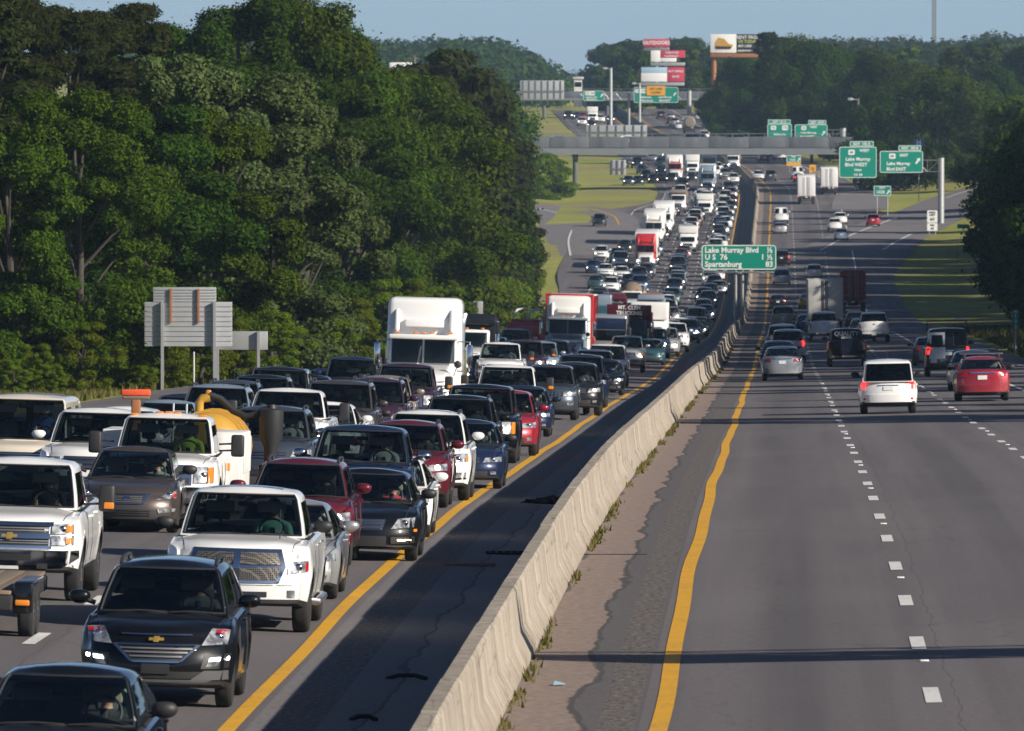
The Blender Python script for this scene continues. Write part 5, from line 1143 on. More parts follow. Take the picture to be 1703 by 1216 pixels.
house(2200, 1606, 1664, 133, 150, 'long low building with a pale metal roof among the right trees', 'boxgrey', 'boxwhite'); house(2500, 955, 968, 132, 150, 'small hazy white building by the far second overpass', 'boxwhite', 'boxgrey'); house(2600, 1040, 1056, 128, 150, 'small hazy building beyond the far light poles', 'boxwhite', 'boxgrey')
mb = MB(); pts = []
for i in range(13): t = i/12; pw = world_at(lerp(700, 1330, t), 131-26*t+9*4*t*(1-t), 2500); pts.append(pw)
mb.tube(pts, .05, 4); mb.tube([p_+Vector((0, 0, 1.6)) for p_ in pts], .05, 4); o = put('power_line', mb, 'signink'); tag(o, 'thin dark overhead power wires crossing the far sky gap', 'wire')
# things lying on the left shoulder
p, u_ = find(782, 942); mb = MB(); mb.rbox(-.42, .42, -.09, .09, 0, .05, .01); o = put('plank', mb, 'wood'); o.location = p+Vector((0, 0, .004)); tag(o, 'short brown plank lying across the left shoulder by the wall', 'plank')
p, u_ = find(841, 922); mb = MB(); [mb.box(-.3+i*.12, -.24+i*.12, -.3, .3, 0, .03) for i in range(6)]; mb.box(-.34, .38, -.36, -.3, 0, .035); mb.box(-.34, .38, .3, .36, 0, .035); o = put('drain_grate', mb, 'rubber'); o.location = p+Vector((0, 0, .004)); tag(o, 'dark drain grate set in the left shoulder beside the wall', 'grate')
rr = random.Random(5); mb = MB()
for i in range(14):
    a = i/13; mb.tube([(rr.uniform(-.4,.4), rr.uniform(-.3,.3), 0), (rr.uniform(-.4,.4), rr.uniform(-.3,.3), rr.uniform(.05,.16)), (rr.uniform(-.5,.5), rr.uniform(-.3,.3), 0)], .03, 5)
p, u_ = find(905, 838); o = put('tyre_scrap', mb, 'rubber'); o.location = p; tag(o, 'torn black tyre scrap on the left shoulder against the wall', 'tyre')
for (x, y, s_, lab) in ((676, 1131, .26, 'curved black tyre strip lying on the left shoulder near the bottom'), (604, 1200, .16, 'small flat black tyre piece at the bottom of the left shoulder')):
    p, u_ = find(x, y); mb = MB(); mb.tube([(-s_, 0, .01), (-s_*.4, .05, .05), (s_*.4, .05, .05), (s_, -.02, .01)], .03, 6); o = put('tyre_scrap', mb, 'rubber'); o.location = p; tag(o, lab, 'tyre')
p, u_ = find(930, 1141); mb = MB(); mb.add([(-.07,-.1,.01),(.07,-.12,.02),(.08,.1,.015),(-.05,.12,.05)], [(0,1,2,3)]); o = put('litter', mb, 'board_sky'); o.location = p; tag(o, 'small pale blue scrap of paper on the grit right of the wall', 'litter')
p, u_ = find(1022, 923); mb = MB(); mb.box(-.5,.5,-.02,.02,0,.012); o = put('joint_strip', mb, 'rubber'); o.location = p; tag(o, 'thin dark expansion strip across the gritty right shoulder', 'strip')
HAZE = .000055
# ================================================================= trees and plants
def leaf_mat(name, a, b_, trans=.3, hue=0):
    m = bpy.data.materials.new(name); m.use_nodes = True; nt = m.node_tree; nt.nodes.clear(); L = nt.links
    o = nt.nodes.new('ShaderNodeOutputMaterial'); g = nt.nodes.new('ShaderNodeNewGeometry'); oi = nt.nodes.new('ShaderNodeObjectInfo')
    c = mixc(nt, g.outputs['Random Per Island'], a, b_)
    hs = nt.nodes.new('ShaderNodeHueSaturation'); L.new(c, hs.inputs['Color']); L.new(math_(nt, 'MULTIPLY_ADD', oi.outputs['Random'], .035, .462), hs.inputs['Hue']); L.new(math_(nt, 'MULTIPLY_ADD', oi.outputs['Random'], .4, .62), hs.inputs['Value'])
    d = nt.nodes.new('ShaderNodeBsdfDiffuse'); t = nt.nodes.new('ShaderNodeBsdfTranslucent')
    L.new(hs.outputs[0], d.inputs[0]); L.new(hs.outputs[0], t.inputs[0])
    mx = nt.nodes.new('ShaderNodeMixShader'); mx.inputs[0].default_value = trans; L.new(d.outputs[0], mx.inputs[1]); L.new(t.outputs[0], mx.inputs[2])
    L.new(mx.outputs[0], o.inputs[0]); M[name] = m
leaf_mat('leaf_green', (.023,.058,.005), (.07,.128,.012), .2); leaf_mat('leaf_bright', (.06,.115,.007), (.145,.215,.018)); leaf_mat('leaf_dark', (.014,.04,.005), (.045,.092,.010), .2)
leaf_mat('leaf_silver', (.045,.10,.024), (.145,.22,.075)); leaf_mat('needle', (.017,.03,.007), (.05,.062,.018), .2); leaf_mat('leaf_grass', (.09,.11,.025), (.22,.21,.07))
import numpy as np
def leaves_mesh(name, blobs, n, size, mat, seed, flat=0.0, long=1.0, shell=.55):
    """leaf-sized folded faces spread through overlapping clumps"""
    r = np.random.default_rng(seed); B = np.array([b for b in blobs]); vol = B[:, 3]*B[:, 4]*B[:, 5]; w = vol**.72; w /= w.sum()
    k = r.choice(len(B), n, p=w); dirs = r.normal(size=(n, 3)); dirs /= np.linalg.norm(dirs, axis=1)[:, None]
    rad = (shell+(1-shell)*r.random(n)**.6)[:, None]*(1+.16*np.sin(dirs[:, :1]*9+k[:, None])*np.cos(dirs[:, 1:2]*8))
    spr = (r.random(n) < (.13 if size < .6 else 0))[:, None]*(np.sin(dirs[:, :1]*14+k[:, None]*3)*np.sin(dirs[:, 1:2]*13+dirs[:, 2:3]*11) > .25)*r.random((n, 1))*.55
    c = B[k, :3]+dirs*(rad+spr)*B[k, 3:6]
    nrm = dirs*1.0+r.normal(size=(n, 3))*.5; nrm[:, 2] += .35+flat; nrm /= np.linalg.norm(nrm, axis=1)[:, None]
    t = np.cross(nrm, r.normal(size=(n, 3))); t /= np.linalg.norm(t, axis=1)[:, None]; b = np.cross(nrm, t)
    s = size*(.6+.8*r.random(n))[:, None]
    v = np.empty((n, 4, 3)); v[:, 0] = c-t*s*.5*long; v[:, 1] = c+b*s*.36-nrm*s*.1; v[:, 2] = c+t*s*.55*long; v[:, 3] = c-b*s*.36-nrm*s*.1
    me = bpy.data.meshes.new(name); me.vertices.add(4*n); me.vertices.foreach_set('co', v.reshape(-1)); me.loops.add(4*n); me.loops.foreach_set('vertex_index', np.arange(4*n, dtype=np.int32))
    me.polygons.add(n); me.polygons.foreach_set('loop_start', np.arange(0, 4*n, 4, dtype=np.int32)); me.polygons.foreach_set('loop_total', np.full(n, 4, dtype=np.int32))
    me.materials.append(M[mat]); me.update(calc_edges=True); return me
def broad_blobs(seed, w, h, base, n=26):
    r = random.Random(seed); out = []
    for i in range(n):
        t = r.random()**.85; z = lerp(base, h, t); env = math.sin(math.pi*(.12+.80*t))**.75*w/2*(1+.22*math.sin(seed+i*1.7))
        a = r.uniform(0, 6.283); q = r.uniform(.35, .95)*env; s = r.uniform(.13, .24)*w
        out.append((q*math.cos(a), q*math.sin(a), z, s, s, s*r.uniform(.65, .95)))
    return out
def pine_blobs(seed, w, h, base, n=44):
    r = random.Random(seed); out = []
    for i in range(n):
        t = i/n; z = lerp(base, h, t); env = w/2*(1-.62*t)*r.uniform(.45, 1.05); a = i*2.4+r.uniform(-.5, .5); s = w*r.uniform(.085, .15)
        out.append((env*math.cos(a), env*math.sin(a), z+r.uniform(-.4, .4), s*1.35, s*1.35, s*.5))
    return out
def trunk_mesh(seed, h, r0, blobs, name='trunk'):
    r = random.Random(seed); mb = MB(); pts = [(0, 0, -.6)]; x = y = 0
    for i in range(1, 7): x += r.uniform(-.18, .18); y += r.uniform(-.18, .18); pts.append((x, y, h*.9*i/6))
    mb.tube(pts, r0, 8, taper=r0*.25)
    for b in r.sample(blobs, min(12, len(blobs))):
        z0 = b[2]*r.uniform(.5, .8); i = min(5, int(z0/(h*.15))); p = Vector(pts[i]).lerp(Vector(pts[i+1]), .5); p.z = z0*.9
        e = Vector(b[:3]); m = p.lerp(e, .5)+Vector((0, 0, .3)); mb.tube([p, m, e], r0*.35, 5, taper=.02)
    return mb.mesh(name, ['bark'], 60)
KINDS = {}
def tree_kind(key, fn, w, h, base, n, size, mat, seed, r0=.25, **kw):
    bl = fn(seed, w, h, base); KINDS[key] = (trunk_mesh(seed, h, r0, bl), leaves_mesh('crown', bl, n, size, mat, seed, **kw), h)
def near_blobs(seed, w, h, base): return [(x, y, z, a*.56, b*.56, c*.5) for x, y, z, a, b, c in broad_blobs(seed, w, h, base, 64)]
def near_pine(seed, w, h, base): return [(x, y, z, a*.7, b*.7, c*.8) for x, y, z, a, b, c in pine_blobs(seed, w, h, base, 95)]
for k_, fn, w, h, b_, n, sz, m_, sd_ in [('oak',broad_blobs,11,16,2,30000,.36,'leaf_green',11),('maple',broad_blobs,9,14,1.2,26000,.33,'leaf_dark',12),('gum',broad_blobs,8,15,1.5,26000,.32,'leaf_green',13),('elm',broad_blobs,10,17,1.5,28000,.36,'leaf_dark',18),('silver',broad_blobs,8,13,.8,26000,.31,'leaf_silver',14)]:
    tree_kind(k_, lambda *a: broad_blobs(*a, n=46), w, h, b_, n, sz, m_, sd_)
    tree_kind(k_+'_near', near_blobs, w, h, b_*.5, 105000, .155, m_, sd_+40, shell=.55)
tree_kind('young', broad_blobs, 6, 8, .4, 15000, .28, 'leaf_bright', 15); tree_kind('young_near', near_blobs, 6, 8, .2, 40000, .16, 'leaf_bright', 55, shell=.35)
for k_, w, h, b_, sd_ in (('pine', 9, 18, 4, 16), ('pine2', 8, 16, 2.5, 17)):
    tree_kind(k_, pine_blobs, w, h, b_, 26000, .36, 'needle', sd_, flat=.5, long=1.7, shell=.3); tree_kind(k_+'_near', near_pine, w, h, b_, 115000, .125, 'needle', sd_+40, flat=.4, long=2.1, shell=.25)
def far_kind(key, fn, w, h, base, n, size, mat, seed, **kw):
    bl = fn(seed, w, h, base); KINDS[key] = (trunk_mesh(seed, h, .25, bl[:6]), leaves_mesh('crown', bl, n, size, mat, seed, **kw), h)
far_kind('far_a', lambda *a: broad_blobs(*a, n=22), 11, 16, 1, 7000, .75, 'leaf_green', 21); far_kind('far_b', lambda *a: broad_blobs(*a, n=22), 10, 15, 1, 7000, .7, 'leaf_dark', 22); far_kind('far_p', pine_blobs, 8, 18, 3, 6000, .7, 'needle', 23, flat=.4, long=1.6, shell=.3)
def plant(key, x, y, h, label, group, name='tree', z=None, rot=None, wide=1.0):
    if y < 720 and key+'_near' in KINDS: key += '_near'
    tr, cr, h0 = KINDS[key]; s = h/h0; o = link(name, None, None, (x, y, groundz(x, y) if z is None else z)); o.scale = (s*wide, s*wide, s); o.rotation_euler = (0, 0, random.uniform(0, 6.28) if rot is None else rot)
    tag(o, label, 'tree', group); link('trunk', tr, o); link('crown', cr, o); return o
def px_plant(key, x, d, ytop, label, group=None, name='tree', wide=1.0):
    X = (x-CX)*d/FPX; gz = groundz(X, d); return plant(key, X, d, CAMZ-(ytop-Y0)*d/FPX-gz, label, group, name, wide=wide)
random.seed(21)
# --- the wood on the left: the trees that make its outline, then the fill between them
LW = 'trees of the wood left of the queue'
for key, x, d, yt, lab, wide in [
    ('pine', -40, 440, -45, 'tall olive pine cut by the left edge of the picture', 1.1), ('pine2', 25, 470, 10, 'olive pine with tufted top, second from the left edge', .9), ('pine', 120, 480, 16, 'broad olive pine with flat tufted crown at upper left', 1.0), ('pine2', 190, 500, 20, 'olive pine right of the broad flat crowned pine', 1.0),
    ('elm', 400, 590, 2, 'tallest dark broadleaf tree topping the left wood', 1.15), ('oak', 470, 610, 10, 'spreading dark broadleaf tree leaning right of the tallest one', 1.1), ('maple', 310, 560, 55, 'dark broadleaf tree in the dip between pines and tallest tree', 1.0), ('oak', 545, 650, 60, 'broadleaf tree with an open right edge near the white billboard', 1.0),
    ('silver', 300, 452, 110, 'pale silvery leaved tree below the dip in the skyline', 1.0), ('silver', 445, 470, 140, 'pale silvery leaved tree before the tallest tree', 1.25), ('silver', 500, 500, 190, 'drooping silvery tree at the right of the pale pair', 1.0),
    ('oak', 130, 405, 165, 'large green tree filling the left middle of the wood', 1.2), ('gum', 20, 400, 215, 'green tree low at the left edge under the pines', 1.2), ('maple', 250, 425, 190, 'deep green tree behind the slatted sign back', 1.2), ('gum', 350, 440, 180, 'deep green tree above the low sign back', 1.2),
    ('gum', 600, 640, 120, 'fresh green tree right of the silvery trees', 1.1), ('oak', 660, 700, 128, 'rounded fresh green tree in the middle of the wood', 1.2), ('maple', 560, 600, 165, 'dark green tree behind the white sleeper truck', 1.2), ('oak', 690, 740, 165, 'large fresh green tree left of the brown pines', 1.1),
    ('pine', 740, 860, 98, 'tall brownish pine with domed top right of the white billboard', 1.0), ('pine2', 700, 850, 115, 'brownish pine left of the domed top pine', 1.0), ('pine', 790, 930, 155, 'brownish pine stepping down to the right', .9), ('pine2', 815, 990, 195, 'brownish pine lower down the slope of crowns', .9), ('pine2', 842, 1060, 235, 'slender brownish pine near the right end of the wood', .9), ('pine', 855, 1120, 290, 'low brownish pine before the grass bank', .8),
    ('maple', 795, 1250, 140, 'hazy dark tree topping the far end of the left wood', 1.0), ('oak', 815, 1330, 160, 'hazy green tree near the left end of the overpass', 1.1), ('gum', 838, 1400, 190, 'hazy green tree just left of the overpass', 1.0), ('oak', 825, 1290, 215, 'green tree at the wood end above the slip road', 1.0), ('gum', 858, 1440, 225, 'green tree touching the overpass parapet', .9), ('young', 905, 1530, 262, 'dark low bush under the left overpass span', 1.6), ('young', 935, 1545, 282, 'dark flat bush beside the left overpass pier', 1.5),
    ('young', 878, 1100, 405, 'bright yellow green young tree at the edge of the grass bank', .9), ('young', 862, 1010, 440, 'bright young tree left of the grass bank edge', 1.0), ('maple', 845, 960, 330, 'dark green tree at the foot of the brown pines', 1.0)]:
    px_plant(key, x, d, yt, lab, LW, wide=wide)
FL = {'oak': 'full green tree in the massed left wood, hemmed in by its neighbours', 'maple': 'dark green tree in the massed left wood, hemmed in by its neighbours', 'gum': 'slim green tree in the massed left wood, hemmed in by its neighbours', 'pine2': 'brown olive pine in the massed left wood, hemmed in by its neighbours', 'elm': 'tall dark tree in the massed left wood, hemmed in by its neighbours'}
d = 372.0
while d < 1480:
    for row in range(2):
        key = random.choice(['oak', 'maple', 'gum', 'oak', 'elm', 'maple'] if d < 780 else ['pine2', 'maple', 'gum', 'pine2', 'oak'])
        u_ = -sep(d)-(25.5+5*smooth(700, 1000, d)+6*smooth(1150, 1400, d))-row*8-random.uniform(0, 4); hh = random.uniform(9, 12.5)+row*2-(2.5 if 1050 < d else 0)
        X = Xc(d)+u_; px = CX+FPX*X/d
        plant(key, X, d+random.uniform(-3, 3), hh*(.8 if d < 420 else 1), FL[key], LW)
    d += 13+d*.012
# vines and bushes at the foot of the left wood
BUSH = ['vine covered bush cut by the left edge above the cream van', 'tall vine covered bush behind the roof of the cream van', 'vine covered bush above the left white pickup', 'vine covered bush above the orange broom', 'vine covered bush directly behind the tall slatted sign back', 'vine covered bush under the low plain sign back', 'vine covered bush right of the low plain sign back', 'vine covered bush above the big black suv', 'dark vine covered bush above the dark blue outer lane sedan', 'vine covered bush left of the white sleeper truck', 'bush directly behind the white sleeper truck', 'bush behind the mirror side of the white sleeper truck', 'bush behind the chrome exhaust stacks', 'bush behind the narrow roadside sign back', 'bush left of the red equipment truck', 'bush above the red edged semi truck', 'low vine covered bush in front of others, left of the bare marker post', 'low vine covered bush in front at the left edge above the cream van', 'low vine covered bush at the foot of the tall sign post', 'low vine covered bush between the two sign backs']
for i, (x, d, yt) in enumerate([(-30, 398, 560), (60, 396, 575), (130, 400, 540), (200, 404, 555), (265, 408, 530), (330, 418, 520), (395, 432, 535), (455, 450, 520), (520, 480, 505), (585, 530, 500), (640, 560, 470), (690, 620, 470), (735, 680, 480), (770, 760, 470), (810, 830, 470), (845, 900, 470), (90, 392, 610), (20, 390, 600), (235, 400, 610), (300, 412, 590)]):
    px_plant('young', x, d, yt, BUSH[i], 'vine covered bushes below the left wood', 'bush', wide=1.4)
# --- right side: the dark wall of trees along the verge, also past the frame, shading the road
RW = 'trees of the dark wood right of the road'
d = 395.0
while d < 1420:
    for row in range(2):
        if 1270 < d < 1352 or (d < 480 and random.random() < .45): continue
        key = random.choice(['oak', 'maple', 'elm', 'gum', 'maple', 'pine2']); u_ = 21.5+3*smooth(800, 1000, d)+7*smooth(1020, 1280, d)+row*9.5+random.uniform(0, 3)
        hh = random.uniform(13, 16.5)+row*(7 if d < 950 else 3); hh = min(hh, 15) if 770 < d < 835 else hh; X = Xc(d)+u_
        plant(key, X, d+random.uniform(-3, 3), hh, {'oak':'full dark green tree in the shaded wood right of the road','maple':'dark tree in the shaded wood right of the road','elm':'tall dark tree in the shaded wood right of the road','gum':'slim dark tree in the shaded wood right of the road','pine2':'olive pine in the shaded wood right of the road'}[key], RW)
    d += 13+d*.012+random.uniform(-6, 9)
d = 500.0
while d < 1235:
    key = random.choice(['oak', 'elm', 'maple']); X = Xc(d)+41+random.uniform(0, 4)+4*smooth(950, 1200, d)
    plant(key, X, d, random.uniform(21, 25)-4*smooth(900, 1100, d), 'tall dark tree at the back of the shaded wood right of the road', RW)
    d += random.uniform(9, 17)
# trees just outside the frame on the right that throw the bars of shade across the road
for X, Y, h, key in [(31.5, 283, 13.5, 'oak'), (36, 287, 15, 'maple'), (40, 284, 16, 'elm'), (27.5, 322, 10.5, 'gum'), (29, 341, 10, 'gum'), (32, 366, 12.5, 'maple'), (38, 372, 14, 'oak'), (46, 296, 16, 'oak'), (33, 392, 12, 'gum')]:
    plant(key, X, Y, h, 'roadside tree on the right verge throwing a bar of shade over the road', RW)
# right middle distance and the trees beyond the overpass
for key, x, d, yt, lab, wide in [('oak', 1560, 1560, 128, 'rounded sunlit green tree behind the nearest gantry', 1.1), ('maple', 1480, 1600, 150, 'dark green tree behind the pole with a crossarm', 1.2), ('gum', 1620, 1540, 140, 'large sunlit green tree near the right edge', 1.2), ('oak', 1540, 1575, 185, 'dark tree behind the blue hospital sign', 1.0), ('elm', 1448, 1770, 100, 'tall dark tree above the nearest exit signs', 1.1), ('maple', 1392, 1790, 95, 'tall dark tree right of the thin bare pole', 1.1),
    ('elm', 1350, 1760, 82, 'dark hazy tree behind the thin bare pole', 1.0), ('oak', 1322, 1820, 72, 'dark hazy tree rising right of the large billboard', 1.0), ('pine', 1288, 1850, 60, 'dark hazy pine touching the right end of the large billboard', 1.0), ('maple', 1255, 1900, 110, 'dark hazy tree under the black half of the large billboard', 1.2), ('elm', 1225, 1960, 105, 'dark hazy tree below the large billboard', 1.2), ('maple', 1195, 2020, 118, 'dark hazy tree at the post of the large billboard', 1.1), ('oak', 1240, 2100, 92, 'bluish tree behind the large billboard post', 1.2),
    ('gum', 1690, 1300, 200, 'olive tree at the right edge above the dark wood', 1.1), ('oak', 1730, 1220, 170, 'broad olive tree cut by the right edge', 1.2), ('maple', 1600, 1600, 175, 'dark tree between the sunlit pair at right', 1.2), ('oak', 1500, 1750, 110, 'dark tree under the skyline left of the mast', 1.2), ('elm', 1650, 1720, 120, 'dark tree below the pale metal roof', 1.1), ('maple', 1462, 1560, 175, 'dark tree right of the overpass end', 1.3), ('maple', 1385, 1790, 180, 'dark tree just above the overpass parapet', 1.3)]:
    px_plant(key, x, d, yt, lab, 'trees in the middle distance on the right', wide=wide)
rr = random.Random(31)
for i in range(26): px_plant(rr.choice(['far_a', 'far_b', 'far_p']), 1290+rr.uniform(0, 440), rr.uniform(1800, 2300), rr.uniform(78, 118), 'hazy tree among the massed crowns right of the far road', 'massed trees right of the far road', wide=1.2)
for i in range(16): px_plant(rr.choice(['far_a', 'far_b']), 990+rr.uniform(0, 200), rr.uniform(2300, 2700), rr.uniform(78, 118), 'hazy tree among the crowns around the far billboards', 'trees around the far billboards', wide=1.1)
for x, yt in ((1000, 90), (1015, 82), (1035, 78), (1055, 76), (1080, 80), (1120, 74), (1150, 72)): px_plant('far_b', x, 2750+x % 7*20, yt, 'hazy blue tree on the skyline behind the far billboards', 'skyline trees behind the far billboards', wide=1.1)
# far-off woods that read as one mass
def mass(name, spots, n, size, mat, seed):
    bl = [(x, y, z+h*.55, w*.5, w*.5, h*.5) for x, y, z, w, h in spots]; o = link(name, leaves_mesh(name, bl, n, size, mat, seed, shell=.75)); o['kind'] = 'stuff'; return o
def skyline(knots, d0, d1, n, seed, w=13):
    r = random.Random(seed); f = pchip([k[0] for k in knots], [k[1] for k in knots]); out = []
    for i in range(n):
        x = lerp(knots[0][0], knots[-1][0], r.random()); t = r.random(); d = lerp(d0, d1, t); top = f(x)+lerp(r.uniform(10, 55), r.uniform(-2, 14), t); X = (x-CX)*d/FPX; zt = CAMZ-(top-Y0)*d/FPX
        h = r.uniform(10, 17); out.append((X, d, zt-h, w*r.uniform(.7, 1.2), h))
    return out
mass('distant_wood', skyline([(150, 46), (220, 42), (420, 50), (540, 50), (640, 62), (720, 58), (800, 60), (850, 68), (880, 84), (905, 98), (918, 108)], 2600, 3300, 230, 41, 17), 60000, 1.5, 'leaf_dark', 51)
mass('distant_wood', skyline([(1180, 70), (1250, 66), (1310, 66), (1360, 62), (1412, 56), (1440, 62), (1530, 60), (1570, 60), (1640, 56), (1703, 54), (1760, 52)], 2800, 3500, 230, 42, 18), 60000, 1.6, 'leaf_dark', 52)
mass('distant_wood', skyline([(880, 114), (915, 114), (950, 117), (985, 113), (1010, 108), (1040, 106)], 5600, 6400, 40, 43, 26), 8000, 3.0, 'leaf_dark', 53)
# grass: blades along the verges, weeds at the foot of the wall
def blades(name, pts, hmin, hmax, mat, seed, w=.05):
    r = np.random.default_rng(seed); n = len(pts); P_ = np.array(pts); a = r.random(n)*6.283; h = (hmin+(hmax-hmin)*r.random(n)); lean = r.normal(size=(n, 2))*.35*h[:, None]
    v = np.empty((n, 3, 3)); dx = np.cos(a)*w; dy = np.sin(a)*w; v[:, 0] = P_; v[:, 0, 0] -= dx; v[:, 0, 1] -= dy; v[:, 1] = P_; v[:, 1, 0] += dx; v[:, 1, 1] += dy; v[:, 2] = P_; v[:, 2, :2] += lean; v[:, 2, 2] += h
    me = bpy.data.meshes.new(name); me.vertices.add(3*n); me.vertices.foreach_set('co', v.reshape(-1)); me.loops.add(3*n); me.loops.foreach_set('vertex_index', np.arange(3*n, dtype=np.int32)); me.polygons.add(n); me.polygons.foreach_set('loop_start', np.arange(0, 3*n, 3, dtype=np.int32)); me.polygons.foreach_set('loop_total', np.full(n, 3, dtype=np.int32)); me.materials.append(M[mat]); me.update(calc_edges=True)
    o = link(name, me); o['kind'] = 'stuff'; return o
r_ = random.Random(9); pts = []
for i in range(34000):
    d = 360+r_.random()**1.3*260; u_ = -sep(d)-18.4-r_.random()*7; X = Xc(d)+u_; pts.append((X, d, groundz(X, d)-.02))
blades('grass', pts, .12, .45, 'leaf_grass', 1)
pts = []
for i in range(26000):
    d = 520+r_.random()**1.2*300; X = Xc(d)+14.6+r_.random()*12; pts.append((X, d, groundz(X, d)-.02))
for i in range(9000):
    d = 400+r_.random()*140; X = Xc(d)+17+r_.random()*9; pts.append((X, d, groundz(X, d)-.02))
blades('grass', pts, .12, .5, 'leaf_grass', 2)
pts = []
d = 110.0
while d < 640:
    if math.sin(d*.35)+math.sin(d*.113+1)+r_.uniform(-.6, .9) > .2:
        for k in range(int(26*r_.random()*(.25+d/420))): dd = d+r_.uniform(-.7, .7); p = P3(-1.70+abs(r_.gauss(0, .07)), dd, .0); pts.append(tuple(p))
    d += .9
blades('weeds', pts, .03, .13, 'leaf_grass', 3, .025)

# ================================================================= the air: pale haze that greys the far hills
hz = bpy.data.materials.new('haze'); hz.use_nodes = True; nt = hz.node_tree; nt.nodes.clear()
ho = nt.nodes.new('ShaderNodeOutputMaterial'); pv = nt.nodes.new('ShaderNodeVolumePrincipled'); pv.inputs['Color'].default_value = (.5, .74, 1.0, 1); pv.inputs['Density'].default_value = HAZE; pv.inputs['Anisotropy'].default_value = 0.0
nt.links.new(pv.outputs[0], ho.inputs['Volume'])
mb = MB(); mb.box(-6000, 6000, -500, 17000, -22, 110); me = bpy.data.meshes.new('haze'); me.from_pydata(mb.v, [], mb.f); me.materials.append(hz); hzo = link('haze', me); hzo['kind'] = 'stuff'
# ================================================================= lorries
def root_at(name, p, label, cat, group=None):
    o = link(name, None); pose(o, p, 'L'); tag(o, label, cat, group); return o
HDW = {}
def wheels(o, spots, r=.52, w=.28, rimmat='alloy'):
    if (r, w) not in HDW: t, ri = wheel_mb(r, w, True); HDW[r, w] = (t.mesh('wheel', ['rubber'], 40), ri.mesh('rim', ['alloy', 'charcoal_metal'], 40))
    for x, y in spots:
        a = link('wheel', HDW[r, w][0], o, (x, y, r)); link('rim', HDW[r, w][1], a)
        if x < 0: a.rotation_euler = (0, 0, math.pi)
def part(o, name, mat, *boxes, r=.06, f=None, deg=40):
    mb = MB()
    for b in boxes: mb.rbox(*b, r, 0, f)
    return put(name, mb, mat, o, deg)
def lod_join(o):
    """a lorry too small in the picture to show its parts becomes one mesh"""
    names = []; big = MB(); inv = None
    def walk(c, T):
        T = T @ c.matrix_basis
        if c.data:
            ids = []
            for s_ in c.material_slots:
                if s_.material.name not in names: names.append(s_.material.name)
                ids.append(names.index(s_.material.name))
            b = len(big.v); big.v += [tuple(T @ v.co) for v in c.data.vertices]
            for p in c.data.polygons: big.f.append(tuple(b+i for i in p.vertices)); big.m.append(ids[p.material_index])
        for k in list(c.children): walk(k, T)
        bpy.data.objects.remove(c)
    kids = list(o.children)
    for c in kids: walk(c, Matrix.Identity(4))
    me = big.mesh(o.name.split('.')[0], [bpy.data.materials[n] for n in names], 40)
    n = link(o.name.split('.')[0], me); n.location = o.location; n.rotation_euler = o.rotation_euler
    for k in ('label', 'category', 'group'):
        if k in o: n[k] = o[k]
    bpy.data.objects.remove(o); return n
def box_trailer(o, y0, L, w, z0, z1, mat, edge=None, ribs=0, name='trailer_box', doors=False):
    t = part(o, name, mat, (-w/2, w/2, y0, y0+L, z0, z1), r=.05)
    if edge:
        for sx in (-1, 1): part(t, 'corner_post', edge, (min(sx*w/2-.13*sx, sx*w/2+.03*sx), max(sx*w/2-.13*sx, sx*w/2+.03*sx), y0-.03, y0+.2, z0+.05, z1+.02), r=.03)
        part(t, 'side_panel', edge, (w/2+.002, w/2+.03, y0+.21, y0+L-.1, z0+.1, z1-.05), r=.01); part(t, 'top_rail', edge, (-w/2, w/2, y0-.03, y0+.15, z1-.12, z1+.04), r=.03)
    return t
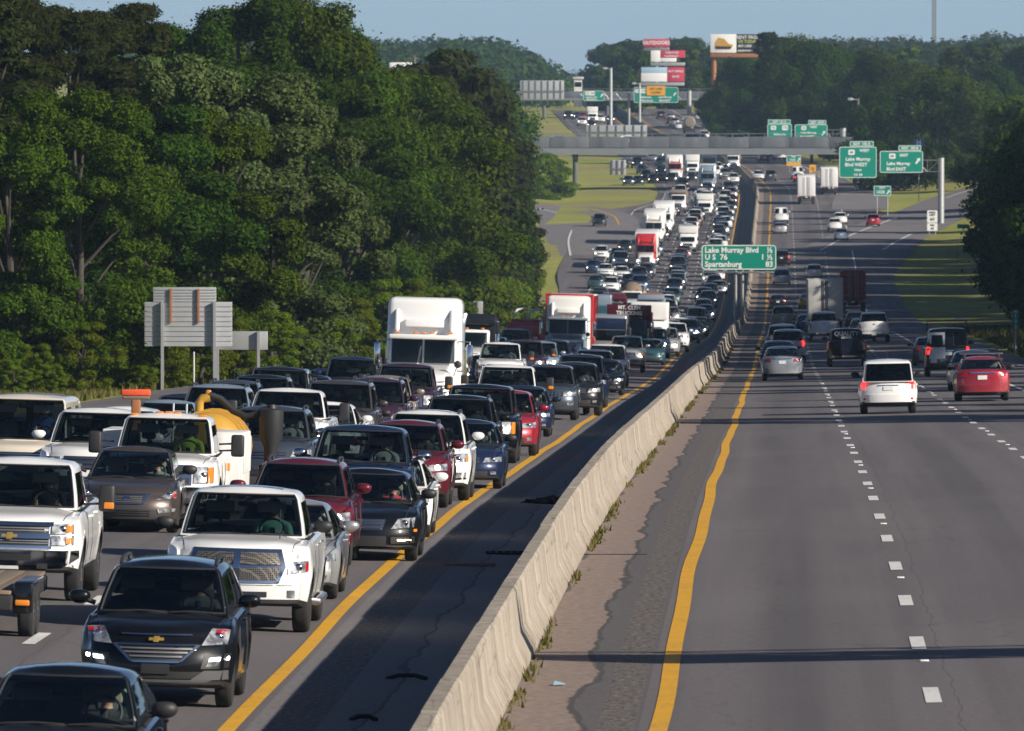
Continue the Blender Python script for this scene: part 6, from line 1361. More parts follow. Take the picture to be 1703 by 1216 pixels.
def semi(p, label, cab, trailer=None, edge=None, high=True, hood='long', small=False, detail=True, name='semi_truck', thz=4.05, roof=None, lamp='lamp_on', hoodmat=None):
    o = root_at(name, p, label, 'truck'); H = thz if high else 3.0
    hm = hoodmat or cab
    part(o, 'hood', hm, (-.98, .98, .25, 2.3, .75, 1.95), r=.22, f=lambda x, y, z: (x*(.86+.14*(y-.25)/2.05), y-.0, z-(.42*max(0, 1-(y-.25)/2.05)**1.3 if z > 1.2 else 0)))
    for sx in (-1, 1): part(o, 'fender', hm, (min(sx*.7, sx*1.2), max(sx*.7, sx*1.2), .35, 1.65, .62, 1.28), r=.3)
    part(o, 'bumper', 'chrome' if detail else hm, (-1.22, 1.22, .02, .42, .36, .74), r=.1)
    part(o, 'grille', 'plastic', (-.52, .52, .2, .4, .78, 1.45), r=.05)
    g = o.children[-1]
    for i in range(5): part(o, 'grille_bar', 'chrome', (-.5, .5, .17, .21, .85+i*.125, .89+i*.125), r=.015)
    for sx in (-1, 1):
        part(o, 'headlight', 'lens', (min(sx*.66, sx*1.1), max(sx*.66, sx*1.1), .25, .5, .86, 1.12), r=.06)
        mb = MB(); mb.ball((sx*.88, .24, .99), .085, 10, 6); put('headlight_bulb', mb, lamp, o)
        part(o, 'turn_signal', 'amber', (min(sx*1.08, sx*1.16), max(sx*1.08, sx*1.16), .32, .46, .9, 1.1), r=.03)
    part(o, 'cab', cab, (-1.08, 1.08, 2.1, 3.5, .8, 2.85), r=.14, f=lambda x, y, z: (x, y+(.18*(z-1.9) if (y < 2.6 and z > 1.9) else 0), z))
    for sx in (-1, 1):
        a, b = (.03, 1.0) if sx > 0 else (-1.0, -.03)
        mb = MB(); mb.add([(a, 2.075, 1.98), (b, 2.075, 1.98), (b*.985 if sx > 0 else b, 2.215, 2.72), (a, 2.215, 2.72)], [(0, 1, 2, 3)]); put('windshield', mb, 'glass_dark', o)
        mb = MB(); x = sx*1.085; mb.add([(x, 2.35, 1.95), (x, 3.2, 1.95), (x, 3.15, 2.65), (x, 2.5, 2.65)], [(0, 1, 2, 3)]); put('side_window', mb, 'glass_dark', o)
    part(o, 'visor', cab, (-1.1, 1.1, 1.98, 2.3, 2.72, 2.87), r=.05)
    if high:
        part(o, 'sleeper', roof or cab, (-1.22, 1.22, 2.75, 5.1, .9, H), r=.22, f=lambda x, y, z: (x*(1-.05*max(0, z-3)), y+(1.0*max(0, (z-2.9))/(H-2.9)*.55 if y < 3.6 else 0)-(.55 if (y < 3.0 and z > 2.85) else 0), z))
        part(o, 'roof_panel', roof or cab, (-.62, .62, 2.35, 2.75, 3.1, 3.35), r=.05, f=lambda x, y, z: (x, y+.30*(z-2.9), z))
        for sx in (-1, 1): part(o, 'fairing_rib', roof or cab, (min(sx*.78, sx*.95), max(sx*.78, sx*.95), 2.3, 2.75, 2.95, H-.35), r=.08, f=lambda x, y, z: (x, y+.42*(z-2.9), z))
    else: part(o, 'sleeper', cab, (-1.15, 1.15, 3.45, 4.6, .9, 3.0), r=.15)
    for x in (-.85, -.27, 0, .27, .85): part(o, 'roof_marker', 'amber', (x-.08, x+.08, 2.13 if high else 2.3, 2.3 if high else 2.4, 2.9, 2.96), r=.025)
    for sx in (-1, 1):
        part(o, 'wing_mirror', 'chrome', (min(sx*1.36, sx*1.56), max(sx*1.36, sx*1.56), 2.2, 2.34, 1.85, 2.6), r=.06)
        mb = MB(); mb.tube([(sx*1.08, 2.3, 2.68), (sx*1.46, 2.28, 2.68), (sx*1.46, 2.28, 1.75), (sx*1.08, 2.3, 1.75)], .025, 5); put('mirror_arm', mb, 'steel', o)
        mb = MB(); mb.tube([(sx*1.0, 1.5, 1.6), (sx*1.12, 1.1, 1.95)], .015, 5); mb.ball((sx*1.13, 1.08, 1.97), (.12,.07,.12), 10, 6); put('hood_mirror', mb, 'plastic', o)
        mb = MB(); mb.lathe([(3.0, .001), (3.0, .33), (4.6, .33), (4.6, .001)], 14, 'Y', (sx*.9, 0, .72)); put('fuel_tank', mb, 'chrome', o)
    for sx in (-1, 1) if hood == 'stacks' else ():
        mb = MB(); mb.tube([(sx*1.12, 3.75 if not high else 5.25, 1.0), (sx*1.12, 3.75 if not high else 5.25, 3.2), (sx*1.18, 3.9 if not high else 5.4, 3.55)], .1, 10); mb.tube([(sx*1.12, 3.75 if not high else 5.25, 1.3), (sx*1.12, 3.75 if not high else 5.25, 2.4)], .2, 12); put('exhaust_stack', mb, 'chrome', o)
    wheels(o, [(sx*1.02, 1.1) for sx in (-1, 1)]+[(sx*.98, y) for sx in (-1, 1) for y in (5.4, 6.7)])
    part(o, 'chassis', 'plastic', (-.45, .45, .6, 7.6, .6, .95), r=.04)
    if trailer: box_trailer(o, 5.6, 14.5, 2.6, 1.15, 4.1, trailer, edge); wheels(o, [(sx*.98, y) for sx in (-1, 1) for y in (17.6, 18.9)])
    return lod_join(o) if small else o
def box_truck(p, label, cab='white', box='boxwhite', H=3.3, small=False, attic=True, name='box_truck', front='boxwhite', w=2.35):
    o = root_at(name, p, label, 'truck')
    part(o, 'cab', cab, (-1.0, 1.0, .0, 2.3, .55, 2.25), r=.16, f=lambda x, y, z: (x, y+(.55*(z-1.25) if (z > 1.25 and y < 1.2) else 0), z))
    mb = MB(); mb.add([(-.88, .10, 1.36), (.88, .10, 1.36), (.8, .50, 2.08), (-.8, .50, 2.08)], [(0, 1, 2, 3)]); put('windshield', mb, 'glass_dark', o)
    part(o, 'grille', 'plastic', (-.55, .55, -.03, .1, .75, 1.1), r=.03); part(o, 'bumper', 'trim_grey', (-1.0, 1.0, -.1, .15, .42, .66), r=.06)
    for sx in (-1, 1):
        part(o, 'headlight', 'lens', (min(sx*.62, sx*.92), max(sx*.62, sx*.92), -.03, .15, .8, 1.05), r=.05); mb = MB(); mb.ball((sx*.77, -.03, .92), .07, 8, 5); put('headlight_bulb', mb, 'lamp_on', o)
        part(o, 'wing_mirror', 'plastic', (min(sx*1.12, sx*1.32), max(sx*1.12, sx*1.32), .6, .7, 1.45, 1.85), r=.05)
        mb = MB(); x = sx*1.003; mb.add([(x, .75, 1.4), (x, 1.7, 1.4), (x, 1.7, 2.05), (x, .95, 2.05)], [(0, 1, 2, 3)]); put('side_window', mb, 'glass_dark', o)
    b = box_trailer(o, 2.0, 5.5, w, .95, H, box)
    if attic: part(b, 'attic', box, (-w/2, w/2, .95, 2.0-.003, 2.33, H), r=.12)
    part(o, 'chassis', 'plastic', (-.45, .45, .5, 7.3, .5, .93), r=.04); wheels(o, [(sx*.9, y) for sx in (-1, 1) for y in (.95, 5.4)], .42, .26)
    return lod_join(o) if small else o
def dump_truck(p, label, cab, body, text=None, mixer=None, small=False, stacks=True, name='dump_truck', tarp=None):
    o = root_at(name, p, label, 'truck')
    part(o, 'hood', cab, (-.9, .9, .2, 1.9, .75, 1.75), r=.2, f=lambda x, y, z: (x*(.85+.15*(y-.2)/1.7), y, z-(.25*(1-(y-.2)/1.7) if z > 1.2 else 0)))
    part(o, 'bumper', 'chrome', (-1.15, 1.15, 0, .35, .4, .75), r=.08); part(o, 'grille', 'chrome', (-.5, .5, .16, .3, .8, 1.4), r=.05)
    for sx in (-1, 1):
        part(o, 'fender', cab, (min(sx*.7, sx*1.18), max(sx*.7, sx*1.18), .3, 1.5, .65, 1.25), r=.28); part(o, 'headlight', 'lens', (min(sx*.62, sx*1.0), max(sx*.62, sx*1.0), .2, .4, .9, 1.12), r=.05)
        mb = MB(); mb.ball((sx*.82, .18, 1.0), .08, 8, 5); put('headlight_bulb', mb, 'lamp_on', o)
        part(o, 'wing_mirror', 'chrome', (min(sx*1.28, sx*1.46), max(sx*1.28, sx*1.46), 1.9, 2.0, 1.75, 2.4), r=.05)
        if stacks: mb = MB(); mb.tube([(sx*1.1, 3.0, .9), (sx*1.1, 3.0, 2.9), (sx*1.22, 3.0, 3.1)], .085, 10); mb.tube([(sx*1.1, 3.0, 1.0), (sx*1.1, 3.0, 2.0)], .19, 12); put('exhaust_stack', mb, 'chrome', o)
        mb = MB(); x = sx*1.022; mb.add([(x, 2.0, 1.8), (x, 2.65, 1.8), (x, 2.65, 2.35), (x, 2.15, 2.35)], [(0, 1, 2, 3)]); put('side_window', mb, 'glass_dark', o)
    part(o, 'cab', cab, (-1.02, 1.02, 1.75, 2.8, .8, 2.55), r=.12, f=lambda x, y, z: (x, y+(.2*(z-1.7) if (z > 1.7 and y < 2.2) else 0), z))
    mb = MB(); mb.add([(-.92, 1.735, 1.78), (.92, 1.735, 1.78), (.9, 1.865, 2.42), (-.9, 1.865, 2.42)], [(0, 1, 2, 3)]); put('windshield', mb, 'glass_dark', o)
    for x in (-.7, 0, .7): part(o, 'roof_marker', 'amber', (x-.08, x+.08, 1.95, 2.1, 2.55, 2.63), r=.03)
    if mixer:
        mb = MB(); mb.lathe([(3.0, .35), (3.2, .75), (4.4, 1.2), (5.6, 1.15), (7.0, .55), (7.4, .45)], 18, 'Y', (0, 0, 0)); mb.v = [(x, y, z*1.0+2.15+.12*(y-4.5)) for x, y, z in mb.v]; put('drum', mb, mixer, o)
    else:
        t = part(o, 'dump_body', body, (-1.25, 1.25, 3.0, 8.0, 1.2, 2.95), r=.06); part(o, 'cab_shield', body, (-1.25, 1.25, 1.9, 3.1, 2.78, 3.0), r=.05); part(o, 'body_front', body, (-1.25, 1.25, 2.85, 3.0, 1.3, 3.25), r=.04)
        for sx in (-1, 1):
            for i in range(5): part(t, 'rib', body, (min(sx*1.25, sx*1.33), max(sx*1.25, sx*1.33), 3.3+i*1.0, 3.45+i*1.0, 1.25, 2.9), r=.02)
        if tarp: part(o, 'load_cover', tarp, (-1.15, 1.15, 3.1, 7.9, 2.9, 3.35), r=.2)
        if text:
            f_ = part(o, 'name_board', body, (-1.3, 1.3, 1.78, 1.9, 2.72, 3.35), r=.03)
            for i, t_ in enumerate(text): m_ = text_mb(t_, .30, 'CENTER', .012); m_.v = [(v[0], v[1]+1.765, v[2]+3.17-.32*i) for v in m_.v]; put('lettering', m_, 'signwhite', f_, 0)
    part(o, 'chassis', 'plastic', (-.45, .45, .4, 8.0, .6, 1.0), r=.04); wheels(o, [(sx*1.0, y) for sx in (-1, 1) for y in (1.0, 5.6, 6.9)])
    return lod_join(o) if small else o
def rear_box(p, label, mat, H=4.1, w=2.6, z0=1.15, L=14, name='semi_trailer', small=False, dual_tone=None, cat='truck', corr=False, bar='plastic', strap=False):
    """trailer seen from behind; origin under the rear doors"""
    o = link(name, None); pose(o, p, 'R'); tag(o, label, cat)
    t = part(o, 'box', mat, (-w/2, w/2, -L, -.06, z0, H), r=.05)
    for sx in (-1, 1):
        d_ = part(o, 'door', dual_tone or mat, (min(sx*.02, sx*(w/2-.1)), max(sx*.02, sx*(w/2-.1)), -.07, 0, z0+.08, H-.1), r=.02)
        for x in (.25, .45) if not strap else (.08, .2): mb = MB(); mb.tube([(sx*x, .03, z0+.12), (sx*x, .03, H-.15)], .022, 6); put('lock_bar', mb, 'steel' if not strap else 'plastic', d_)
        part(o, 'tail_light', 'redlens', (min(sx*(w/2-.4), sx*(w/2-.1)), max(sx*(w/2-.4), sx*(w/2-.1)), -.05, .04, z0-.16, z0-.02), r=.03)
        part(o, 'mud_flap', 'rubber', (min(sx*.7, sx*1.2), max(sx*.7, sx*1.2), -1.0, -.96, .25, 1.0), r=.01)
        if corr:
            for i in range(4): part(d_, 'rib', mat, (sx*.6-.5, sx*.6+.5, 0, .03, z0+.35+i*.62, z0+.6+i*.62), r=.015)
        for sz in (z0, H): part(o, 'corner_casting', 'steel' if corr else mat, (min(sx*(w/2-.16), sx*(w/2+.015)), max(sx*(w/2-.16), sx*(w/2+.015)), -.16, .015, sz-.1 if sz == H else sz, sz if sz == H else sz+.1), r=.02)
    part(o, 'underride_bar', bar, (-w*.42, w*.42, -.08, .02, .5, .62), r=.02); part(o, 'licence_plate', 'plate', (-.17, .17, .005, .03, z0-.18, z0-.04), r=.01)
    part(o, 'chassis', 'plastic', (-.5, .5, -L+.5, -.2, .7, z0-.003), r=.04); wheels(o, [(sx*.98, y) for sx in (-1, 1) for y in (-1.6, -2.9, -L+1)])
    part(o, 'cab', 'white', (-1.15, 1.15, -L-2.4, -L-.4, .7, 3.0), r=.2)
    return lod_join(o) if small else o
# ================================================================= the traffic
QG = 'vehicles queuing towards the camera'; AG = 'vehicles driving away on the right carriageway'
CW = {'black':'black','white':'white','navy':'dark blue','blue':'blue','grey':'grey','silver':'silver','bronze':'brown','maroon':'maroon','red':'red','slate':'slate grey','teal':'dark teal','tan':'tan','paleblue':'pale blue','plum':'plum coloured','charcoal':'charcoal','cream':'cream','brightred':'bright red','yellow':'yellow'}
TW = {'sedan':'sedan','coupe':'coupe','crossover':'crossover','suv':'suv','bigsuv':'large suv','pickup':'pickup','hdpickup':'heavy pickup','cargo_van':'van','minivan':'minivan','hatchback':'hatchback'}
CATS = {'sedan':'car','coupe':'car','crossover':'car','suv':'car','bigsuv':'car','pickup':'pickup','hdpickup':'pickup','cargo_van':'van','minivan':'minivan','hatchback':'car'}
NM = {'sedan':'sedan','coupe':'coupe','crossover':'suv','suv':'suv','bigsuv':'suv','pickup':'pickup_truck','hdpickup':'pickup_truck','cargo_van':'cargo_van','minivan':'minivan','hatchback':'hatchback'}
AUTO = []
def q(x, y, key, col, nose='generic', lab=None, lamp=None, ex=(), drv=None, seat='seat_grey', full=None, hx=0.0):
    p, u = find(x, y, SPEC[key]['H']+.03+hx); s_ = FPX/p.y
    f = (s_ > 26) if full is None else full
    v = build_vehicle(NM[key], lab, CATS[key], QG, key, col, p, 'L', nose, None, lamp, ex, seat, False, f)
    AUTO.append((v, p, u, key, col, lab, 'L'))
    if drv: person(p, 'L', key, drv[0], *drv[1:], root=v)
    return v
# nearest first, wall-side lane
q(108,1107,'sedan','black','generic','black sedan cut by the bottom left corner, only roof and glass showing',None,('blackmirror',),('driver dimly seen in the black sedan at the bottom left corner','shirt_dark'))
q(275,930,'crossover','black','wide_hex','shiny black crossover with chrome hexagon grille and lit running lights',None,('rails',),('driver gripping the wheel of the black crossover with the hexagon grille','shirt_grey','hair_dark',0,True))
q(408,807,'pickup','white','cross','white pickup with big chrome crosshair grille and black mirrors',None,('sunroof','steps','antenna','blackmirror'),('bearded driver in a pale green shirt and cap in the crosshair grille pickup','shirt_green','hair_dark',1))
q(473,829,'coupe','silver','generic','silver sedan mostly hidden behind the white crosshair grille pickup')
q(500,762,'crossover','maroon','generic','maroon crossover with dark roof rails behind the white crosshair grille pickup','lamp_on',('rails',),('driver with one hand raised in the maroon crossover with dark roof rails','shirt_dark','hair_brown',2))
q(612,779,'sedan','black','luxury','glossy black sedan with three bar chrome grille by the yellow line',None,('blackmirror',),('woman in red at the wheel of the glossy black sedan','shirt_red','hair_blond',2,True))
q(640,755,'coupe','white','thin_wing','white sedan with sunroof and slim wing shaped lights',None,('sunroof',),('driver in shadow in the white sedan with slim lights','shirt_dark'))
q(602,706,'pickup','navy','generic','dark blue pickup with chrome mirrors above the white sunroof sedan',None,('chromemirror',),('driver in a cap and white shirt in the dark blue pickup','shirt_white','hair_dark',1))
q(675,699,'crossover','maroon','generic','red crossover with black roof rails and one lit orange lamp','lamp_on',('rails',),('driver resting a hand on the wheel of the red crossover','shirt_grey','hair_brown',2))
q(708,682,'suv','white','halo','white suv with sunroof and ringed headlights behind the red crossover',None,('rails','sunroof'),('driver in dark clothes in the white suv with sunroof','shirt_dark','hair_dark',0,True))
q(772,697,'sedan','navy','generic','dark blue car with grey bumper half hidden by the white sunroof suv',None,('blackmirror',))
q(763,657,'suv','black','generic','black suv with roof rails directly behind the white sunroof suv',None,('rails','tow0'),('driver in a cap and grey top in the black suv with rails','shirt_grey','hair_dark',1))
q(797,639,'bigsuv','black','bowtie_old','big black suv with chrome front behind the black railed suv','drl',(),('driver at the wheel of the big black chrome fronted suv','shirt_dark','hair_brown'))
q(838,648,'crossover','red','generic','bright red car showing only its side beside the big black suv')
q(868,641,'sedan','navy','generic','dark blue sedan with one lit headlamp by the yellow line','drl',(),('driver in the dark blue sedan with lit headlamp','shirt_dark','hair_dark',0,True),seat='seat_grey')
q(843,606,'hdpickup','white','bowtie_old','white heavy pickup with big square tow mirrors',None,('tow','ambermirror'),('driver in the white heavy pickup with square tow mirrors','shirt_grey','hair_dark',1))
q(914,606,'suv','slate','slots','slate grey suv with slotted grille and round bumper lamps','drl',())
q(938,606,'crossover','grey','generic','grey crossover with square lamps behind the slotted grille suv',None)
q(955,602,'suv','charcoal','generic','black suv with one warm lit headlamp beside the grey crossover','lamp_warm',(),('blond driver in the black suv with warm headlamp','shirt_white','hair_blond',2))
q(965,589,'bigsuv','navy','generic','large dark blue suv behind the black suv with warm headlamp')
q(1003,597,'sedan','black','generic','black sedan with ring lit lamps at the yellow line','drl',('blackmirror',))
q(987,581,'suv','white','generic','white suv behind the large dark blue suv','lamp_on',())
q(1009,572,'bigsuv','white','bowtie_old','tall white suv with chrome grille just behind another white suv',None,())
q(1042,558,'pickup','silver','boxy','old pale square fronted pickup with an orange lit lamp','lamp_warm',('tow0',))
q(1080,563,'sedan','teal','generic','dull teal sedan ahead of the white suv with bluish lamps')
q(1087,545,'suv','white','halo','white suv with bluish white lit lamps in the wall-side lane','drl',())
q(1105,544,'suv','silver','generic',None,None); q(1121,536,'pickup','white','generic','white pickup at the bend of the yellow line','lamp_on'); q(1143,530,'pickup','silver','halo',None,'drl'); q(1160,532,'sedan','black','generic',None,'drl'); q(1162,527,'crossover','black','generic',None,'drl')
q(1158,511,'cargo_van','paleblue','generic',None); q(1174,506,'crossover','navy','generic',None,'lamp_on'); q(1170,497,'suv','slate','generic',None,'lamp_warm'); q(1178,483,'suv','navy','generic',None,'drl'); q(1181,471,'crossover','black','generic',None); q(1196,466,'sedan','silver','generic',None,'lamp_on'); q(1188,457,'crossover','navy','generic',None,'lamp_warm')
q(1191,441,'suv','white','generic',None); q(1194,424,'crossover','slate','generic',None,'lamp_on'); q(1196,408,'sedan','silver','generic',None); q(1197,391,'suv','white','generic',None); q(1197,380,'sedan','navy','generic',None,'lamp_on'); q(1201,368,'suv','silver','generic',None,'lamp_on'); q(1206,359,'crossover','white','generic',None,'lamp_on'); q(1210,351,'sedan','blue','generic',None,'drl'); q(1211,341,'sedan','silver','generic',None,'lamp_warm'); q(1215,333,'crossover','slate','generic',None,'lamp_on'); q(1216,323,'sedan','maroon','generic',None,'lamp_on'); q(1216,311,'suv','silver','generic',None,'lamp_on'); q(1217,302,'sedan','silver','generic',None); q(1219,287,'suv','white','generic',None,'lamp_on'); q(1206,279,'suv','silver','generic',None,'lamp_on'); q(1193,269,'crossover','white','generic',None)
# second lane
tr_p, u_ = find(30, 1057); tr_p = Vector((tr_p.x-1.02, tr_p.y+2.4, tr_p.z)); o = root_at('flatbed_trailer', tr_p, 'low flatbed trailer with plank deck and twin wheels at the left edge', 'trailer')
for i in range(7): part(o, 'plank', 'wood', (-1.0+i*.29, -.715+i*.29, -3.4, 3.4, .60, .65), r=.012)
part(o, 'frame', 'rubber', (-1.05, 1.05, -3.4, 3.4, .38, .595), r=.03)
for sx in (-1, 1):
    part(o, 'fender', 'black', (min(sx*1.06, sx*1.32), max(sx*1.06, sx*1.32), -3.15, -1.0, .71, .77), (min(sx*1.06, sx*1.32), max(sx*1.06, sx*1.32), -3.22, -3.14, .34, .76), r=.03); part(o, 'side_lamp', 'amber', (min(sx*1.08, sx*1.28), max(sx*1.08, sx*1.28), -3.26, -3.225, .45, .53), r=.02)
wheels(o, [(sx*1.2, y) for sx in (-1, 1) for y in (-2.6, -1.83)], .35, .22)
q(37,759,'hdpickup','white','bowtie','white heavy pickup with gold bowtie badge, chrome bumper and tow mirrors',None,('tow','ambermirror'),('dark haired driver in the heavy pickup with the gold badge','shirt_dark'))
q(222,742,'sedan','bronze','vee','brown sedan with vee shaped chrome grille and ring badge',None,('blackmirror',),('hooded driver seen through the windscreen of the brown sedan','shirt_grey','hair_brown',2),seat='seat_tan')
sv = q(279,686,'hdpickup','white','bowtie_old','white service truck with tool boxes, amber roof markers and long tow mirrors',None,('tow','clearance'),('driver in sunglasses and lime vest in the white service truck','shirt_lime','hair_dark',1,True))
for sx in (-1, 1):
    b_ = part(sv, 'tool_box', 'boxwhite', (min(sx*.62, sx*1.3), max(sx*.62, sx*1.3), .78, 3.2, .62, 1.7), r=.03)
    for i in range(3): part(b_, 'box_door', 'boxwhite', (min(sx*1.302, sx*1.32), max(sx*1.302, sx*1.32), .85+i*.78, 1.56+i*.78, .95, 1.6), r=.012)
    part(b_, 'box_door', 'boxwhite', (min(sx*.68, sx*1.24), max(sx*.68, sx*1.24), .762, .778, .7, 1.62), r=.008); part(b_, 'side_lamp', 'amber', (min(sx*1.0, sx*1.06), max(sx*1.0, sx*1.06), .74, .77, 1.0, 1.14), r=.01)
bp = sv.location+Vector((-.62, 1.0, 1.7)); mb = MB(); mb.rbox(-.085, .085, -.07, .07, -.45, .56, .03); o = put('broom', mb, 'rust'); o.location = bp; tag(o, 'stiff orange broom standing upright on the white service truck', 'broom')
part(o, 'bristles', 'broom', (-.27, .27, -.08, .08, .62, .74), r=.03); part(o, 'broom_head', 'wood', (-.25, .25, -.07, .07, .56, .62), r=.02)
vp = Vector((sv.location.x+.62, sv.location.y+8.5, zroad(sv.location.x+.62-Xc(sv.location.y+8.5), sv.location.y+8.5)))
o = root_at('vacuum_trailer', vp, 'yellow vacuum tank trailer with black hose behind the white service truck', 'trailer')
mb = MB(); mb.lathe([(-2.0,.001),(-1.98,.4),(-1.85,.6),(-1.7,.68),(1.8,.68),(2.0,.5),(2.05,.001)], 26, 'Y', (-.1, 0, 1.27)); tk = put('tank', mb, 'tank', o)
for y in (-1.5, -.3, .9): mb = MB(); mb.lathe([(-.04,.682),(-.04,.72),(.04,.72),(.04,.682)], 26, 'Y', (-.1, y, 1.27)); put('tank_band', mb, 'tank', tk)
mb = MB(); mb.tube([(-.3,-1.2,1.85),(-.3,-1.2,2.12),(-.24,-1.2,2.2),(-.1,-1.2,2.22)], .085, 12); put('elbow_pipe', mb, 'tank', o)
mb = MB(); mb.tube([(-.12,-1.2,2.27),(.1,-1.2,2.2),(.35,-1.25,1.98),(.6,-1.3,1.88),(.8,-1.3,1.93),(.95,-1.3,2.02),(1.08,-1.3,2.05)], .07, 10); put('hose', mb, 'hose', o)
mb = MB(); mb.lathe([(.9,.001),(.9,.12),(1.3,.13),(1.5,.22),(2.02,.23),(2.05,.1),(2.12,.08),(2.12,.001)], 18, 'Z', (1.08,-1.3,.0)); put('separator', mb, 'plastic', o)
mb = MB(); mb.lathe([(-.18,.001),(-.18,.27),(.18,.27),(.18,.001)], 20, 'Y', (1.18,-1.3,.85)); put('blower', mb, 'plastic', o)
for x_, z_ in ((-.55, 1.35), (-.1, 1.1), (.3, 1.35)): part(tk, 'access_hatch', 'steel', (x_-.12, x_+.12, -2.03, -1.99, z_-.12, z_+.12), r=.03)
mb = MB(); mb.tube([(-.75,-1.9,.8),(-.75,-1.9,2.1)], .025, 6); mb.tube([(-.5,-1.9,.8),(-.5,-1.9,2.1)], .025, 6); [mb.tube([(-.75,-1.9,.95+.25*i),(-.5,-1.9,.95+.25*i)], .02, 5) for i in range(5)]; put('ladder', mb, 'galv', o)
part(o, 'frame', 'plastic', (-1.0, 1.2, -2.4, 2.4, .55, .78), r=.04); part(o, 'beacon', 'amber', (-.2, -.1, -.9, -.8, 2.2, 2.36), r=.03); part(o, 'side_panel', 'black', (.9, 1.2, -2.2, 2.2, .785, 1.0), r=.03); part(o, 'support_arm', 'plastic', (1.15, 1.7, -1.4, -1.2, .6, .8), r=.03); wheels(o, [(sx*1.0, y) for sx in (-1, 1) for y in (.2, 1.2)], .4, .24)
q(450,675,'suv','slate','generic','dark grey blue suv with chrome mirrors and one lit headlamp behind the yellow tank','lamp_warm',('chromemirror','rails'),('driver in a dark cap and white shirt in the grey blue suv','shirt_white','hair_dark',1))
q(480,645,'pickup','white','boxy','white pickup behind the grey blue suv with chrome mirrors',None,('tow',),('driver in sunglasses and dark shirt in the white pickup behind the grey suv','shirt_dark','hair_brown',0,True))
q(541,668,'sedan','white','generic','white sedan glimpsed between the white pickup and a black sedan')
q(575,660,'sedan','black','generic','black sedan with pale headliner right of the white pickup',None,('blackmirror',),('man in a dark jacket at the wheel of the black sedan','shirt_dark','hair_blond'))
q(563,632,'bigsuv','bronze','generic','tall dark bronze suv behind the black sedan with pale headliner',None,('rails',))
q(624,628,'minivan','plum','generic','plum coloured minivan right of the tall bronze suv',None,('rails',))
q(640,624,'crossover','tan','generic','tan crossover with rails squeezed beside the plum minivan',None,('rails',),('driver in a teal top in the tan crossover with rails','shirt_green','hair_blond',2))
q(656,618,'crossover','slate','generic','slate blue crossover behind the tan railed crossover',None,('rails',)); q(674,614,'minivan','paleblue','generic','pale blue minivan in front of the white sleeper truck','lamp_warm',())
q(674,604,'hdpickup','plum','bowtie_old','dark maroon heavy pickup with tow mirrors at the nose of the white sleeper truck',None,('tow','ambermirror'))
# outer lanes
q(45,654,'cargo_van','cream','boxy','cream delivery van with ribbed roof at the left edge',None,('blackmirror',),('bald driver in the cream delivery van','shirt_blue','hair_brown'))
q(6,692,'sedan','navy','generic','dark blue sedan cut by the left edge before the cream van',None,('blackmirror',),('woman with pale top in the dark blue sedan at the left edge','shirt_white','hair_dark',2))
q(165,678,'pickup','white','boxy','white pickup with pale bumper left of the service truck',None,(),('driver in red behind the windscreen of the left white pickup','shirt_red','hair_brown'))
q(205,676,'crossover','white','generic','white car roof seen between the left white pickup and the broom')
q(277,665,'sedan','paleblue','generic','pale blue sedan roof behind the orange broom'); q(305,655,'sedan','navy','generic','dark blue sedan roof just left of the yellow pipe')
q(361,639,'suv','paleblue','generic','pale blue suv above the yellow tank',None,('rails',)); q(387,632,'crossover','slate','generic','slate crossover with an antenna behind the pale blue suv',None,('rails','antenna')); q(434,623,'suv','black','generic','black suv with rails left of a big black suv',None,('rails',),('driver in a teal top in the railed black suv','shirt_green','hair_blond'))
q(463,610,'bigsuv','black','generic','big black suv below the low sign back',None,(),('driver in the big black suv below the sign','shirt_dark')); q(512,623,'sedan','black','generic','small black sedan peeking out right of the big black suv'); q(545,613,'sedan','navy','generic','dark blue sedan in the outer lane near the trees'); q(585,593,'bigsuv','navy','generic','dark blue large suv left of the white sleeper truck',None,(),('blond driver in the dark blue large suv','shirt_dark','hair_blond',2))
q(806,590,'sedan','blue','generic','blue car showing an amber lamp behind the chrome exhaust stacks','lamp_warm'); q(832,569,'hdpickup','white','boxy','white heavy pickup with amber mirrors left of a dark pickup',None,('tow','ambermirror'),('driver in sunglasses in the white pickup with amber mirrors','shirt_white','hair_brown',0,True))
q(872,565,'hdpickup','plum','generic','dark heavy pickup with bright lamps left of the red edged semi','lamp_on',('tow','ambermirror')); q(896,567,'pickup','paleblue','generic','pale blue pickup right of the dark heavy pickup','drl'); q(920,565,'suv','navy','generic','dark blue suv tucked against the red edged semi')
q(815,559,'pickup','blue','generic','blue pickup roof behind the chrome exhaust stacks'); q(832,552,'sedan','plum','generic','plum sedan near the trees behind the blue roof'); q(857,546,'pickup','white','generic','white pickup just in front of the red equipment truck')
q(1005,548,'suv','plum','generic','dark suv with bright lamp right of the red edged semi','lamp_on'); q(985,553,'sedan','navy','generic','dark blue car hugging the red edged semi'); q(1022,556,'sedan','silver','generic','pale car roof in front of the white fronted bus')
